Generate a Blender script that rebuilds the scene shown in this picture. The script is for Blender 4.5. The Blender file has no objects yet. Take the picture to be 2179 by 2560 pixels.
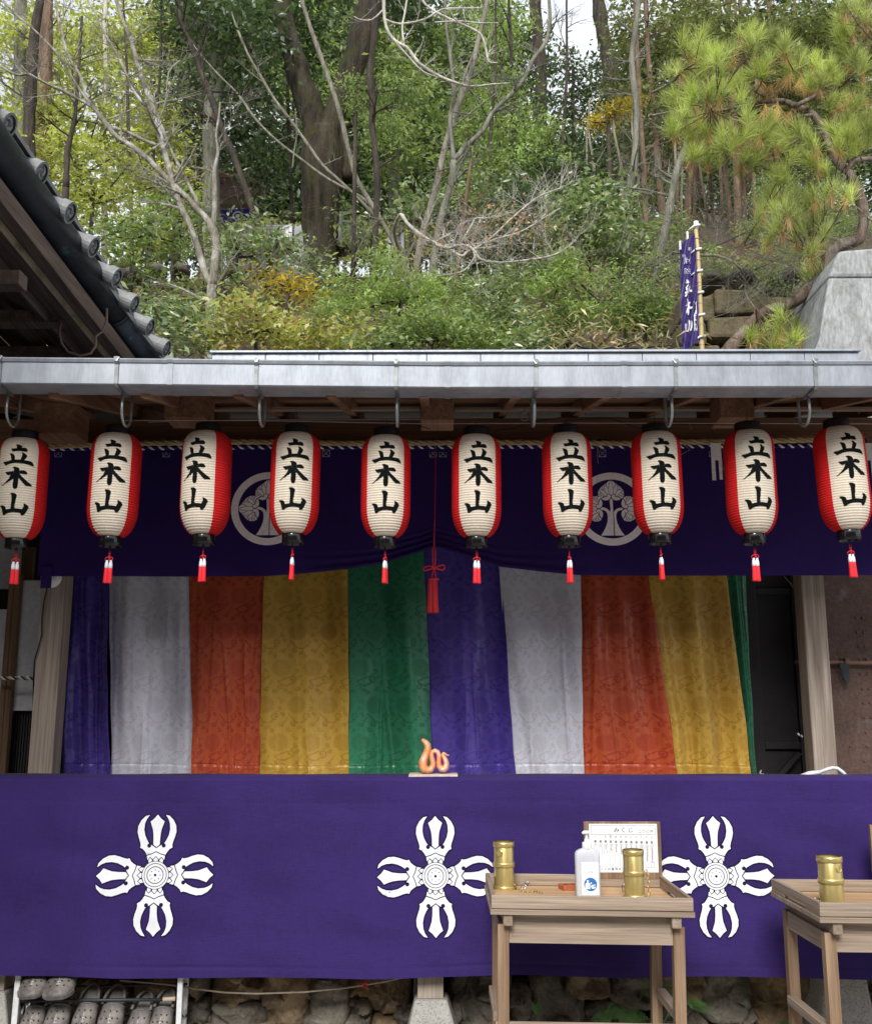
import bpy, math, random
import numpy as np
from mathutils import Vector, Matrix, noise as mnoise
from mathutils.geometry import delaunay_2d_cdt
random.seed(7); np.random.seed(7)
rad = math.radians
sc = bpy.context.scene
C = sc.collection
# ---------------------------------------------------------------- camera
F = 2550.0; PITCH = rad(11.3); YAW = rad(0.42); EYE = 1.55
cd = bpy.data.cameras.new('camera'); cam = bpy.data.objects.new('camera', cd); C.objects.link(cam)
cd.sensor_fit = 'HORIZONTAL'; cd.sensor_width = 36.0; cd.lens = 36.0 * F / 2179.0
cd.clip_start = 0.05; cd.clip_end = 500
cam.location = (0, 0, EYE); cam.rotation_euler = (math.pi/2 + PITCH, 0, YAW)
sc.camera = cam
# ---------------------------------------------------------------- sky, sun, exposure
SUN_EL = rad(38); SUN_AZ = rad(-9)          # the sun stands behind the viewer
world = bpy.data.worlds.new('World'); sc.world = world; world.use_nodes = True
wn = world.node_tree.nodes; wl = world.node_tree.links; wn.clear()
wo = wn.new('ShaderNodeOutputWorld'); bg = wn.new('ShaderNodeBackground')
sky = wn.new('ShaderNodeTexSky'); sky.sky_type = 'NISHITA'; sky.sun_disc = False
sky.sun_elevation = SUN_EL; sky.sun_rotation = math.pi + SUN_AZ
sky.air_density = 1.0; sky.dust_density = 4.0; sky.ozone_density = 1.0
tc = wn.new('ShaderNodeTexCoord'); cn = wn.new('ShaderNodeTexNoise')
cn.inputs['Scale'].default_value = 3.0; cn.inputs['Detail'].default_value = 6
cr = wn.new('ShaderNodeMapRange'); cr.inputs[1].default_value = 0.3; cr.inputs[2].default_value = 0.62
cr.inputs[3].default_value = 0.62; cr.inputs[4].default_value = 0.95
cm = wn.new('ShaderNodeMix'); cm.data_type = 'RGBA'; cm.inputs[7].default_value = (8.0, 8.3, 9.0, 1)
wl.new(tc.outputs['Generated'], cn.inputs['Vector']); wl.new(cn.outputs['Fac'], cr.inputs[0])
wl.new(cr.outputs[0], cm.inputs[0]); wl.new(sky.outputs[0], cm.inputs[6])
wl.new(cm.outputs[2], bg.inputs['Color']); bg.inputs['Strength'].default_value = 0.09
wl.new(bg.outputs[0], wo.inputs['Surface'])
sl = bpy.data.lights.new('sun', 'SUN'); sun = bpy.data.objects.new('sun', sl); C.objects.link(sun)
sl.energy = 2.6; sl.angle = rad(20); sl.color = (1.0, 0.965, 0.91)
sd = Vector((math.sin(SUN_AZ)*math.cos(SUN_EL), -math.cos(SUN_AZ)*math.cos(SUN_EL), math.sin(SUN_EL)))
sun.rotation_euler = sd.to_track_quat('Z', 'Y').to_euler()
sc.view_settings.view_transform = 'Standard'; sc.view_settings.look = 'None'
sc.view_settings.gamma = 1; sc.view_settings.use_curve_mapping = False
sc.view_settings.exposure = 0.6
sc.render.engine = 'CYCLES'
sc.cycles.max_bounces = 6; sc.cycles.diffuse_bounces = 3; sc.cycles.glossy_bounces = 2
sc.cycles.transmission_bounces = 4; sc.cycles.transparent_max_bounces = 4
sc.cycles.caustics_reflective = False; sc.cycles.caustics_refractive = False
# ---------------------------------------------------------------- picture point -> place
_cp, _sp, _cy, _sy = math.cos(PITCH), math.sin(PITCH), math.cos(YAW), math.sin(YAW)
def ray(x, y):
    a = (x - 1089.5)/F; b = (1280.0 - y)/F
    dx, dy, dz = a, _cp - b*_sp, _sp + b*_cp
    return dx*_cy - dy*_sy, dx*_sy + dy*_cy, dz
def P(x, y, Y):
    r = ray(x, y); t = Y/r[1]
    return Vector((r[0]*t, Y, EYE + r[2]*t))
def Gz(x, y, z):
    r = ray(x, y); t = (z - EYE)/r[2]
    return Vector((r[0]*t, r[1]*t, z))
SV = 2179.0/1764.0
def V(x, y, Y): return P(x*SV, y*SV, Y)
def mpp(x, y, Y):            # metres per full-size pixel at that depth
    return (P(x+1, y, Y) - P(x, y, Y)).length
# ---------------------------------------------------------------- mesh helpers
class MB:
    def __init__(s): s.v = []; s.f = []; s.m = []; s.cur = 0
    def add(s, vs, fs):
        n = len(s.v); s.v.extend([tuple(p) for p in vs])
        s.f.extend([tuple(i+n for i in f) for f in fs]); s.m.extend([s.cur]*len(fs)); return s
    def box(s, a, b, j=0.0):
        x0,y0,z0 = a; x1,y1,z1 = b
        vs = [(x,y,z) for z in (z0,z1) for y in (y0,y1) for x in (x0,x1)]
        if j: vs = [tuple(c + random.uniform(-j,j) for c in p) for p in vs]
        return s.add(vs, [(0,2,3,1),(4,5,7,6),(0,1,5,4),(2,6,7,3),(0,4,6,2),(1,3,7,5)])
    def hexa(s, p):          # 8 points ordered like box()
        return s.add(p, [(0,2,3,1),(4,5,7,6),(0,1,5,4),(2,6,7,3),(0,4,6,2),(1,3,7,5)])
    def tube(s, pts, r, n=8, cap=True, flat=1.0, up=None):
        pts = [Vector(p) for p in pts]; k = len(pts)
        if not hasattr(r, '__len__'): r = [r]*k
        vs = []; u = None
        for i, p in enumerate(pts):
            t = (pts[min(i+1,k-1)] - pts[max(i-1,0)])
            if t.length < 1e-9: t = Vector((0,0,1))
            t.normalize()
            if u is None:
                u = Vector(up) if up else (Vector((0,1,0)) if abs(t.y) < .9 else Vector((1,0,0)))
            u = (u - t*u.dot(t)); u = u.normalized() if u.length > 1e-6 else t.orthogonal().normalized()
            w = t.cross(u)
            for a in range(n):
                th = 2*math.pi*a/n
                vs.append(p + (u*math.cos(th)*flat + w*math.sin(th))*r[i])
        fs = [(i*n+a, i*n+(a+1)%n, (i+1)*n+(a+1)%n, (i+1)*n+a) for i in range(k-1) for a in range(n)]
        if cap: fs += [tuple(range(n-1,-1,-1)), tuple((k-1)*n+a for a in range(n))]
        return s.add(vs, fs)
    def lathe(s, prof, n=24, c=(0,0,0), cap=True, sx=1, sy=1):
        vs = [(c[0]+r*math.cos(2*math.pi*a/n)*sx, c[1]+r*math.sin(2*math.pi*a/n)*sy, c[2]+z) for r, z in prof for a in range(n)]
        k = len(prof)
        fs = [(i*n+a, i*n+(a+1)%n, (i+1)*n+(a+1)%n, (i+1)*n+a) for i in range(k-1) for a in range(n)]
        if cap: fs += [tuple(range(n-1,-1,-1)), tuple((k-1)*n+a for a in range(n))]
        return s.add(vs, fs)
    def extrude_x(s, prof, x0, x1):   # profile (y,z)
        n = len(prof)
        vs = [(x0,y,z) for y,z in prof] + [(x1,y,z) for y,z in prof]
        fs = [(i,(i+1)%n,n+(i+1)%n,n+i) for i in range(n)] + [tuple(range(n-1,-1,-1)), tuple(range(n,2*n))]
        return s.add(vs, fs)
    def prism_y(s, poly, y0, y1):     # polygon (x,z) extruded in depth
        n = len(poly)
        vs = [(x,y0,z) for x,z in poly] + [(x,y1,z) for x,z in poly]
        fs = [(i,(i+1)%n,n+(i+1)%n,n+i) for i in range(n)] + [tuple(range(n-1,-1,-1)), tuple(range(n,2*n))]
        return s.add(vs, fs)
    def build(s, name, mats, parent=None, smooth=False, bevel=0, origin=None, auto=None):
        o3 = ORG.get(parent.name, Vector((0,0,0))) if parent else Vector(origin or (0,0,0))
        me = bpy.data.meshes.new(name)
        me.from_pydata([(p[0]-o3[0], p[1]-o3[1], p[2]-o3[2]) for p in s.v], [], s.f)
        ms = mats if isinstance(mats, (list, tuple)) else [mats]
        for m in ms: me.materials.append(m)
        if len(ms) > 1: me.polygons.foreach_set('material_index', s.m)
        if smooth: me.polygons.foreach_set('use_smooth', [True]*len(me.polygons))
        me.update(); me.validate()
        o = bpy.data.objects.new(name, me); C.objects.link(o)
        if parent: o.parent = parent
        else: o.location = o3
        ORG[o.name] = o3
        if bevel:
            b = o.modifiers.new('bevel', 'BEVEL'); b.width = bevel; b.segments = 2; b.limit_method = 'ANGLE'
        return o
ORG = {}
def npmesh(name, verts, faces, mat, parent=None, smooth=False, origin=(0,0,0)):
    verts = np.asarray(verts, dtype=np.float32).reshape(-1,3); faces = np.asarray(faces, dtype=np.int32)
    o3 = np.array(ORG.get(parent.name, origin) if parent else origin, dtype=np.float32)
    verts = verts - o3
    k = faces.shape[1]
    me = bpy.data.meshes.new(name)
    me.vertices.add(len(verts)); me.vertices.foreach_set('co', verts.ravel())
    me.loops.add(faces.size); me.loops.foreach_set('vertex_index', faces.ravel())
    me.polygons.add(len(faces)); me.polygons.foreach_set('loop_start', np.arange(0, faces.size, k, dtype=np.int32))
    me.polygons.foreach_set('loop_total', np.full(len(faces), k, dtype=np.int32))
    if smooth: me.polygons.foreach_set('use_smooth', np.ones(len(faces), dtype=bool))
    me.materials.append(mat); me.update(calc_edges=True)
    o = bpy.data.objects.new(name, me); C.objects.link(o)
    if parent: o.parent = parent
    else: o.location = tuple(float(c) for c in o3)
    ORG[o.name] = Vector([float(c) for c in o3])
    return o
def tag(o, label=None, cat=None, group=None, kind=None):
    if label: o['label'] = label
    if cat: o['category'] = cat
    if group: o['group'] = group
    if kind: o['kind'] = kind
    return o
def thing(name, label, cat, loc=(0,0,0), group=None):
    o = bpy.data.objects.new(name, None); C.objects.link(o); o.location = loc
    o.empty_display_size = .1; ORG[o.name] = Vector(loc)
    return tag(o, label, cat, group)
KIDS = {}
def copy_tree(o, parent=None):
    c = o.copy(); C.objects.link(c)
    if parent: c.parent = parent
    for ch in [x for x in C.objects if x.parent == o]: copy_tree(ch, c)
    return c
# ---------------------------------------------------------------- materials
def newmat(name):
    m = bpy.data.materials.new(name); m.use_nodes = True; nt = m.node_tree; nt.nodes.clear()
    out = nt.nodes.new('ShaderNodeOutputMaterial'); b = nt.nodes.new('ShaderNodeBsdfPrincipled')
    nt.links.new(b.outputs[0], out.inputs[0]); return m, nt, b, out
def ramp(nt, fac, cols):
    r = nt.nodes.new('ShaderNodeValToRGB'); nt.links.new(fac, r.inputs[0])
    el = r.color_ramp.elements
    while len(el) < len(cols): el.new(0.5)
    for i, c in enumerate(cols):
        p, col = c if isinstance(c[0], (int, float)) and hasattr(c[1], '__len__') else (i/(len(cols)-1), c)
        el[i].position = p; el[i].color = (*col[:3], 1)
    return r.outputs[0]
def nz(nt, scale, detail=4, stretch=(1,1,1), rough=.55, src='Object', dist=0, off=(0,0,0)):
    t = nt.nodes.new('ShaderNodeTexCoord'); mp = nt.nodes.new('ShaderNodeMapping')
    mp.inputs['Scale'].default_value = stretch; mp.inputs['Location'].default_value = off
    n = nt.nodes.new('ShaderNodeTexNoise'); n.inputs['Scale'].default_value = scale
    n.inputs['Detail'].default_value = detail; n.inputs['Roughness'].default_value = rough
    n.inputs['Distortion'].default_value = dist
    nt.links.new(t.outputs[src], mp.inputs[0]); nt.links.new(mp.outputs[0], n.inputs['Vector'])
    return n.outputs['Fac']
def mixc(nt, fac, a, b, mode='MIX'):
    m = nt.nodes.new('ShaderNodeMix'); m.data_type = 'RGBA'; m.blend_type = mode
    for s, i in ((fac,0),(a,6),(b,7)):
        if hasattr(s, 'is_linked') or hasattr(s, 'node'): nt.links.new(s, m.inputs[i])
        elif i == 0: m.inputs[0].default_value = s
        else: m.inputs[i].default_value = (*s[:3], 1)
    return m.outputs[2]
def mrange(nt, fac, a, b, c, d):
    m = nt.nodes.new('ShaderNodeMapRange'); nt.links.new(fac, m.inputs[0])
    for i, v in enumerate((a,b,c,d)): m.inputs[i+1].default_value = v
    return m.outputs[0]
def bumpit(nt, b, h, strength=.3, dist=.01):
    bp = nt.nodes.new('ShaderNodeBump'); bp.inputs['Strength'].default_value = strength
    bp.inputs['Distance'].default_value = dist
    nt.links.new(h, bp.inputs['Height']); nt.links.new(bp.outputs[0], b.inputs['Normal'])
def simple(name, col, rough=.6, metal=0, var=.2, scale=6, stretch=(1,1,1), bump=0, bscale=60, bstretch=(1,1,1), bd=.004, col2=None, spec=.5, fine=.12, spots=None):
    m, nt, b, out = newmat(name)
    lo = tuple(c*(1-var) for c in col); hi = col2 or tuple(min(1, c*(1+var)) for c in col)
    c = ramp(nt, nz(nt, scale, 5, stretch), [(.3, lo), (.7, hi)])
    if fine:
        f = mrange(nt, nz(nt, scale*9, 4, stretch), .3, .7, 1-fine, 1+fine)
        c = mixc(nt, 1.0, c, f, 'MULTIPLY')
    if spots:      # (colour, scale, lo, hi)
        f = mrange(nt, nz(nt, spots[1], 6, (1,1,1), .65), spots[2], spots[3], 0, 1)
        c = mixc(nt, f, c, spots[0])
    nt.links.new(c, b.inputs['Base Color'])
    r = mrange(nt, nz(nt, scale*3, 3, stretch), .3, .7, max(.03, rough-.08), min(1, rough+.08)); nt.links.new(r, b.inputs['Roughness'])
    b.inputs['Metallic'].default_value = metal; b.inputs['Specular IOR Level'].default_value = spec
    if bump: bumpit(nt, b, nz(nt, bscale, 5, bstretch), bump, bd)
    return m
def wood(name, dark, light, axis='x', rough=.75, grain=28, bump=.35, grey=None):
    st = {'x': (.05,1,1), 'y': (1,.05,1), 'z': (1,1,.05)}[axis]
    m, nt, b, out = newmat(name)
    g = nz(nt, grain, 6, st, .6, dist=.4)
    c = ramp(nt, g, [(.25, dark), (.5, tuple((a+b2)/2 for a, b2 in zip(dark, light))), (.72, light)])
    w = nz(nt, grain*5, 5, tuple(v if v == 1 else .02 for v in st), .5)
    c = mixc(nt, 1.0, c, mrange(nt, w, .3, .7, .68, 1.22), 'MULTIPLY')
    big = mrange(nt, nz(nt, 2.6, 4, st if axis else (1,1,1)), .35, .7, 0, 1)
    c = mixc(nt, mrange(nt, big, 0, 1, 0, .55), c, grey or tuple(x*.55 for x in dark))
    oi = nt.nodes.new('ShaderNodeObjectInfo')
    c = mixc(nt, 1.0, c, mrange(nt, oi.outputs['Random'], 0, 1, .86, 1.1), 'MULTIPLY')
    nt.links.new(c, b.inputs['Base Color']); b.inputs['Roughness'].default_value = rough
    b.inputs['Specular IOR Level'].default_value = .3
    bumpit(nt, b, w, bump, .003)
    return m
def cloth(name, col, rough=.85, var=.12, weave=900, sheen=.3, spec=.2, bump=.15, fold=0):
    m, nt, b, out = newmat(name)
    c = ramp(nt, nz(nt, 2.2, 4), [(.3, tuple(x*(1-var) for x in col)), (.7, tuple(min(1, x*(1+var)) for x in col))])
    t1 = nz(nt, weave, 2, (1,1,.05)); t2 = nz(nt, weave, 2, (.05,.05,1))
    a = nt.nodes.new('ShaderNodeMath'); a.operation = 'ADD'; nt.links.new(t1, a.inputs[0]); nt.links.new(t2, a.inputs[1])
    c = mixc(nt, 1.0, c, mrange(nt, a.outputs[0], .7, 1.3, .80, 1.20), 'MULTIPLY')
    c = mixc(nt, mrange(nt, nz(nt, 38, 5, (1,1,1), .7), .715, .76, 0, .35), c, tuple(min(.8, x*3+.12) for x in col))
    nt.links.new(c, b.inputs['Base Color']); b.inputs['Roughness'].default_value = rough
    b.inputs['Specular IOR Level'].default_value = spec; b.inputs['Sheen Weight'].default_value = sheen
    b.inputs['Sheen Roughness'].default_value = .4
    bumpit(nt, b, a.outputs[0], bump, .001)
    return m
# ---------------------------------------------------------------- flat shapes laid on surfaces
def chaikin(p, it=1):
    for _ in range(it):
        q = []; n = len(p)
        for i in range(n):
            a, b = p[i], p[(i+1) % n]
            q += [(a[0]*.75+b[0]*.25, a[1]*.75+b[1]*.25), (a[0]*.25+b[0]*.75, a[1]*.25+b[1]*.75)]
        p = q
    return p
def inside(px, py, poly):
    x = np.array([p[0] for p in poly]); y = np.array([p[1] for p in poly])
    x2 = np.roll(x, -1); y2 = np.roll(y, -1); r = np.zeros(len(px), bool)
    for i in range(len(x)):
        if y[i] == y2[i]: continue
        c = ((y[i] > py) != (y2[i] > py)) & (px < (x2[i]-x[i])*(py-y[i])/(y2[i]-y[i]) + x[i])
        r ^= c
    return r
def flat_tris(pos, neg=(), step=None):
    vs = []; es = []
    for poly in list(pos) + list(neg):
        n = len(vs); k = len(poly); vs += [Vector(p) for p in poly]
        es += [(n+i, n+(i+1) % k) for i in range(k)]
    if step:
        xs = [v[0] for v in vs]; ys = [v[1] for v in vs]
        gx = np.arange(min(xs)+step/2, max(xs), step); gy = np.arange(min(ys)+step/2, max(ys), step)
        for i, a in enumerate(gx):
            for b in gy: vs.append(Vector((a + step*.013*math.sin(b*9e3), b + step*.011*math.cos(a*7e3))))
    r = delaunay_2d_cdt(vs, es, [], 0, 1e-7)
    V2 = np.array([(v[0], v[1]) for v in r[0]]); T = np.array([f for f in r[2] if len(f) == 3])
    c = V2[T].mean(axis=1); m = np.zeros(len(T), bool)
    for p in pos: m |= inside(c[:,0], c[:,1], p)
    for p in neg: m &= ~inside(c[:,0], c[:,1], p)
    return V2, T[m]
def decal(name, pos, neg, surf, mat, parent, step=None):
    V2, T = flat_tris(pos, neg, step)
    used = np.unique(T); idx = -np.ones(len(V2), int); idx[used] = np.arange(len(used))
    v3 = [surf(float(a), float(b)) for a, b in V2[used]]
    return npmesh(name, v3, idx[T], mat, parent)
def circ(cx, cy, r, n=24): return [(cx + r*math.cos(2*math.pi*i/n), cy + r*math.sin(2*math.pi*i/n)) for i in range(n)]
def line(pts, w):
    L = []; R = []; n = len(pts)
    for i, p in enumerate(pts):
        a = pts[max(0,i-1)]; b = pts[min(n-1,i+1)]; dx, dy = b[0]-a[0], b[1]-a[1]; l = math.hypot(dx,dy) or 1
        L.append((p[0]-dy/l*w/2, p[1]+dx/l*w/2)); R.append((p[0]+dy/l*w/2, p[1]-dx/l*w/2))
    return L + R[::-1]
_txt = {}
def text_tris(s):
    if s not in _txt:
        cu = bpy.data.curves.new('t', 'FONT'); cu.body = s; cu.resolution_u = 3; cu.align_x = 'CENTER'; cu.align_y = 'CENTER'
        o = bpy.data.objects.new('t', cu); C.objects.link(o)
        dg = bpy.context.evaluated_depsgraph_get(); me = bpy.data.meshes.new_from_object(o.evaluated_get(dg))
        me.calc_loop_triangles()
        v = np.array([x.co[:2] for x in me.vertices]) if len(me.vertices) else np.zeros((0,2))
        t = np.array([x.vertices[:] for x in me.loop_triangles]).reshape(-1,3)
        bpy.data.objects.remove(o); bpy.data.curves.remove(cu); bpy.data.meshes.remove(me)
        _txt[s] = (v, t)
    return _txt[s]
def text_at(acc, s, cx, cy, size, bold=0):        # acc = (verts2d list, tris list)
    v, t = text_tris(s)
    for dx in ((0,) if not bold else (0, bold)):
        n = len(acc[0]); acc[0].extend([(cx+dx+a*size, cy+b*size) for a, b in v]); acc[1].extend([tuple(i+n for i in q) for q in t.tolist()])
# ================================================================ materials in use
M = {}
M['post'] = wood('weathered_post_wood', (.20,.155,.12), (.47,.405,.345), 'z', .7, 26, .35, (.27,.22,.18))
M['dark_wood_x'] = wood('old_beam_wood', (.20,.10,.055), (.44,.26,.155), 'x', .8, 20)
M['dark_wood_y'] = wood('old_rafter_wood', (.22,.11,.06), (.44,.27,.165), 'y', .8, 20)
M['dark_wood_z'] = wood('old_upright_wood', (.12,.07,.04), (.24,.15,.09), 'z', .8, 20)
M['table_x'] = wood('table_wood_lengthwise', (.16,.112,.078), (.48,.385,.30), 'x', .7, 30, .35, (.30,.24,.19))
M['table_z'] = wood('table_wood_upright', (.12,.068,.038), (.40,.28,.185), 'z', .7, 30, .5, (.19,.12,.075))
M['table_y'] = wood('table_wood_crosswise', (.20,.14,.10), (.43,.35,.275), 'y', .7, 30, .35, (.25,.19,.14))
M['tray'] = wood('tray_floor_wood', (.42,.24,.11), (.62,.42,.24), 'x', .6, 14, .2, (.50,.36,.24))
M['hall_wood'] = wood('eave_wood', (.085,.06,.048), (.32,.235,.185), 'y', .85, 16)
M['hall_fascia'] = simple('mossy_fascia', (.26,.20,.13), .85, var=.4, scale=4, stretch=(1,.2,1), bump=.3, bscale=40, spots=((.10,.11,.04), 7, .5, .66))
M['galv'] = simple('galvanised_steel', (.34,.37,.42), .48, .55, var=.16, scale=16, stretch=(1,1,.16), bump=.05, bscale=25, spots=((.44,.47,.53), 5, .5, .8), fine=.10)
M['steel'] = simple('steel_bracket', (.30,.33,.34), .38, .7, var=.2, scale=20)
M['copper'] = simple('dark_copper', (.030,.038,.048), .42, .45, var=.4, scale=5, bump=.1, bscale=30, spots=((.09,.20,.17), 9, .62, .72))
M['tile'] = simple('roof_tile', (.20,.21,.215), .6, var=.25, scale=9, bump=.35, bscale=60, spots=((.33,.34,.33), 25, .55, .7))
M['front_cloth'] = cloth('purple_cotton', (.032,.017,.112), .9, .16, 500, .04)
M['upper_cloth'] = cloth('dark_purple_cotton', (.024,.010,.10), .9, .14, 500, .03)
M['print_white'] = simple('white_dye', (.78,.80,.85), .85, var=.04, scale=3, fine=.03, spec=.2)
M['print_grey'] = cloth('pale_dye', (.85,.81,.85), .85, .08, 500, .1)
M['thread'] = simple('pale_thread', (.45,.47,.6), .8)
M['straw'] = simple('rice_straw', (.42,.32,.17), .85, var=.4, scale=60, stretch=(.2,1,1))
M['red_cord'] = simple('red_cord', (.62,.02,.03), .7, var=.2, scale=80)
M['red_tassel'] = simple('red_tassel_thread', (.78,.018,.03), .75, var=.25, scale=260, stretch=(1,1,.04), bump=.6, bscale=400, bstretch=(1,1,.03), bd=.003)
M['big_tassel'] = simple('crimson_tassel_thread', (.42,.012,.02), .75, var=.3, scale=200, stretch=(1,1,.03), bump=.7, bscale=300, bstretch=(1,1,.03), bd=.004)
M['white_thread'] = simple('white_tassel_thread', (.75,.76,.82), .75, var=.08, scale=200, stretch=(1,1,.05))
M['black_lacquer'] = simple('black_lacquer', (.006,.006,.007), .16, var=.3, bump=.12, bscale=22, bstretch=(3,3,.3), bd=.003, spec=.6)
M['black_matt'] = simple('black_rim', (.006,.006,.007), .7, var=.3)
M['ink'] = simple('black_ink', (.004,.006,.006), .9, var=.2, spec=.1)
M['white_paper'] = simple('white_paper', (.78,.78,.78), .85, var=.04)
M['granite'] = simple('granite', (.36,.35,.33), .75, var=.12, scale=8, bump=.25, bscale=120, spots=((.14,.14,.14), 130, .53, .62))
M['concrete'] = simple('stained_concrete', (.33,.345,.35), .9, var=.2, scale=5, stretch=(1,1,.3), bump=.6, bscale=55, spots=((.15,.145,.135), 5, .5, .75), fine=.3)
M['white_metal'] = simple('white_painted_metal', (.68,.70,.72), .45, var=.06)
M['iron'] = simple('dark_iron', (.035,.045,.05), .5, .5, var=.3)
M['wire'] = simple('white_wire', (.6,.6,.6), .5)
M['black_cable'] = simple('black_cable', (.012,.012,.012), .5)
def paper_mat(name, col, tcol, tr):
    m, nt, b, out = newmat(name)
    c = ramp(nt, nz(nt, 9, 4), [(.3, tuple(x*.93 for x in col)), (.7, col)])
    b.inputs['Roughness'].default_value = .8; b.inputs['Specular IOR Level'].default_value = .2
    f = mrange(nt, nz(nt, 220, 3, (1,1,.1)), .3, .7, .9, 1.08)
    c = mixc(nt, 1, c, f, 'MULTIPLY')
    oi = nt.nodes.new('ShaderNodeObjectInfo'); c = mixc(nt, 1, c, mrange(nt, oi.outputs['Random'], 0, 1, .90, 1.03), 'MULTIPLY')
    nt.links.new(c, b.inputs['Base Color'])
    t = nt.nodes.new('ShaderNodeBsdfTranslucent'); t.inputs[0].default_value = (*tcol, 1)
    mx = nt.nodes.new('ShaderNodeMixShader'); mx.inputs[0].default_value = tr
    nt.links.new(b.outputs[0], mx.inputs[1]); nt.links.new(t.outputs[0], mx.inputs[2]); nt.links.new(mx.outputs[0], out.inputs[0])
    return m
M['lantern_paper'] = paper_mat('lantern_paper', (.86,.78,.65), (.8,.7,.5), .22)
M['lantern_red'] = paper_mat('lantern_red_paper', (.70,.018,.02), (.7,.02,.02), .18)

# ================================================================ counter cloth
YC = 5.10
ZC = P(1090, 1951, YC).z
YB = Gz(1090, 1941, ZC).y
ZCB = P(1090, 2444, YC).z
XL, XR = P(-260, 2200, YC).x, P(2460, 2200, YC).x
def wr(x, z):
    n = mnoise.noise(Vector((x*1.1, z*.45, 3.3)))*.024 + mnoise.noise(Vector((x*3.1, z*.8, 1.3)))*.016
    k = max(0, min(1, (-1.55 - x)/.6))
    n += k*.03*math.sin(9*(x - .8*z)) * max(0, 1-(z-ZCB)/.9)
    g = mnoise.noise(Vector((x*5+z*3, z*7, 9.1)))*.0045
    for xs in (-1.78, -1.42, .66, .98, -.25): n += .006*math.exp(-((x-xs-.01*math.sin(z*6))/.009)**2)
    g += (.0025+.002*math.sin(x*4))*math.exp(-((z-ZCB-.045-.004*math.sin(x*3))/.007)**2) + .0012*math.exp(-((z-ZC+.10-.006*math.sin(x*2))/.01)**2)
    g += .006*max(0, mnoise.noise(Vector((x*1.7+z*2.6, z*4.5-x*.8, 5))))**1.5*4
    return (n + g)*min(1, (ZC - z)/.12 + .05)
def front_surf(x, z, off=0.0): return (x, YC + wr(x, z) - off, z)
nx, nzv = 420, 150
zs = np.linspace(ZCB, ZC, nzv); xs = np.linspace(XL, XR, nx)
vv = []
for j, z in enumerate(zs):
    for x in xs:
        y = front_surf(x, z)
        dz = (.006*math.sin(x*2.1) + .004*math.sin(x*5.3)) * (1 - (z-ZCB)/(ZC-ZCB))
        vv.append((y[0], y[1], z + dz))
rows = nzv
for k, (dy, dzz) in enumerate(((.006,.010), (.02,.014), (.10,.012), (.3,.010), (YB-YC,.012), (YB-YC+.02,-.02), (YB-YC+.025,-.3))):
    for x in xs: vv.append((x, YC+dy, ZC + dzz + .002*math.sin(x*7+k)))
    rows += 1
fc = [(j*nx+i, j*nx+i+1, (j+1)*nx+i+1, (j+1)*nx+i) for j in range(rows-1) for i in range(nx-1)]
counter_cloth = npmesh('counter_cloth', vv, fc, M['front_cloth'], smooth=True)
tag(counter_cloth, 'long purple cotton cloth with white crossed emblems draped over the counter front', 'cloth')
# crossed thunderbolt emblem
half = [(112,795),(165,782),(222,725),(260,650),(266,570),(248,500),(225,435),(216,390),(223,362),(185,343),(152,303),(130,266),(65,285),(0,315),
        (0,355),(40,383),(72,398),(100,415),(130,455),(162,520),(178,600),(172,680),(150,740)]
body = half[:13] + [(-x,y) for x,y in half[:13]][::-1] + [(-x,y) for x,y in half[15:]][::-1][0:0]
def arm():
    r = [(112,795),(165,782),(222,725),(260,650),(266,570),(248,500),(225,435),(216,390),(223,362),(185,343),(152,303),(130,266),(65,285),(0,315)]
    inn = [(0,352),(40,380),(72,398),(104,415),(130,455),(162,520),(178,600),(172,680),(150,740)]
    outer = r + [(-x,y) for x,y in r[:-1]][::-1] + [(-x,y) for x,y in inn[1:]][::-1] + inn
    prong_r = [(0,800),(48,745),(97,707),(76,650),(56,590),(46,500),(44,402),(0,367)]
    prong = prong_r + [(-x,y) for x,y in prong_r[1:-1]][::-1]
    col = [(0,303),(62,273),(126,254),(116,199),(106,206),(80,240),(42,208),(0,250)]
    collar = col + [(-x,y) for x,y in col[1:-1]][::-1]
    p1 = [(0,238),(-32,204),(-28,186),(28,186),(32,204)]
    p2 = [(80,228),(52,200),(48,186),(96,160),(101,198)]
    return [outer, prong, collar, p1, p2, [(-x,y) for x,y in p2]], [circ(100,388,28,14), circ(-100,388,28,14)]
def emblem():
    pos, neg = [], []
    pa, na = arm()
    for k in range(4):
        a = k*math.pi/2 + .008; c, s = math.cos(a), math.sin(a)
        rt = lambda p: (p[0]*c - p[1]*s, p[0]*s + p[1]*c)
        pos += [[rt(q) for q in p] for p in pa]; neg += [[rt(q) for q in p] for p in na]
    pos.append(circ(0,0,180,48))
    neg_r = [circ(0,0,18,12)] + [circ(68*math.cos(i*math.pi/4), 68*math.sin(i*math.pi/4), 8, 6) for i in range(8)]
    for r, w in ((152,9),(110,10)):
        neg_r.append(circ(0,0,r+w/2,40) + circ(0,0,r-w/2,40)[::-1])
    return pos, neg + neg_r
ep, en = emblem()
eo = []
for _p in ep[:-1]:
    eo.append(_p)
    for _a, _b in zip(_p, _p[1:]+_p[:1]):
        if math.dist(_a, _b) > 1: eo.append(line([_a, _b], 38))
    for _a in _p: eo.append(circ(_a[0]+.3, _a[1]+.2, 18.6, 8))
eo.append(circ(0,0,198,40))
M['dark_edge'] = cloth('dark_emblem_edge', (.013,.008,.045), .9, .1, 500, .02)  # darker outline drawn round each emblem
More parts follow.
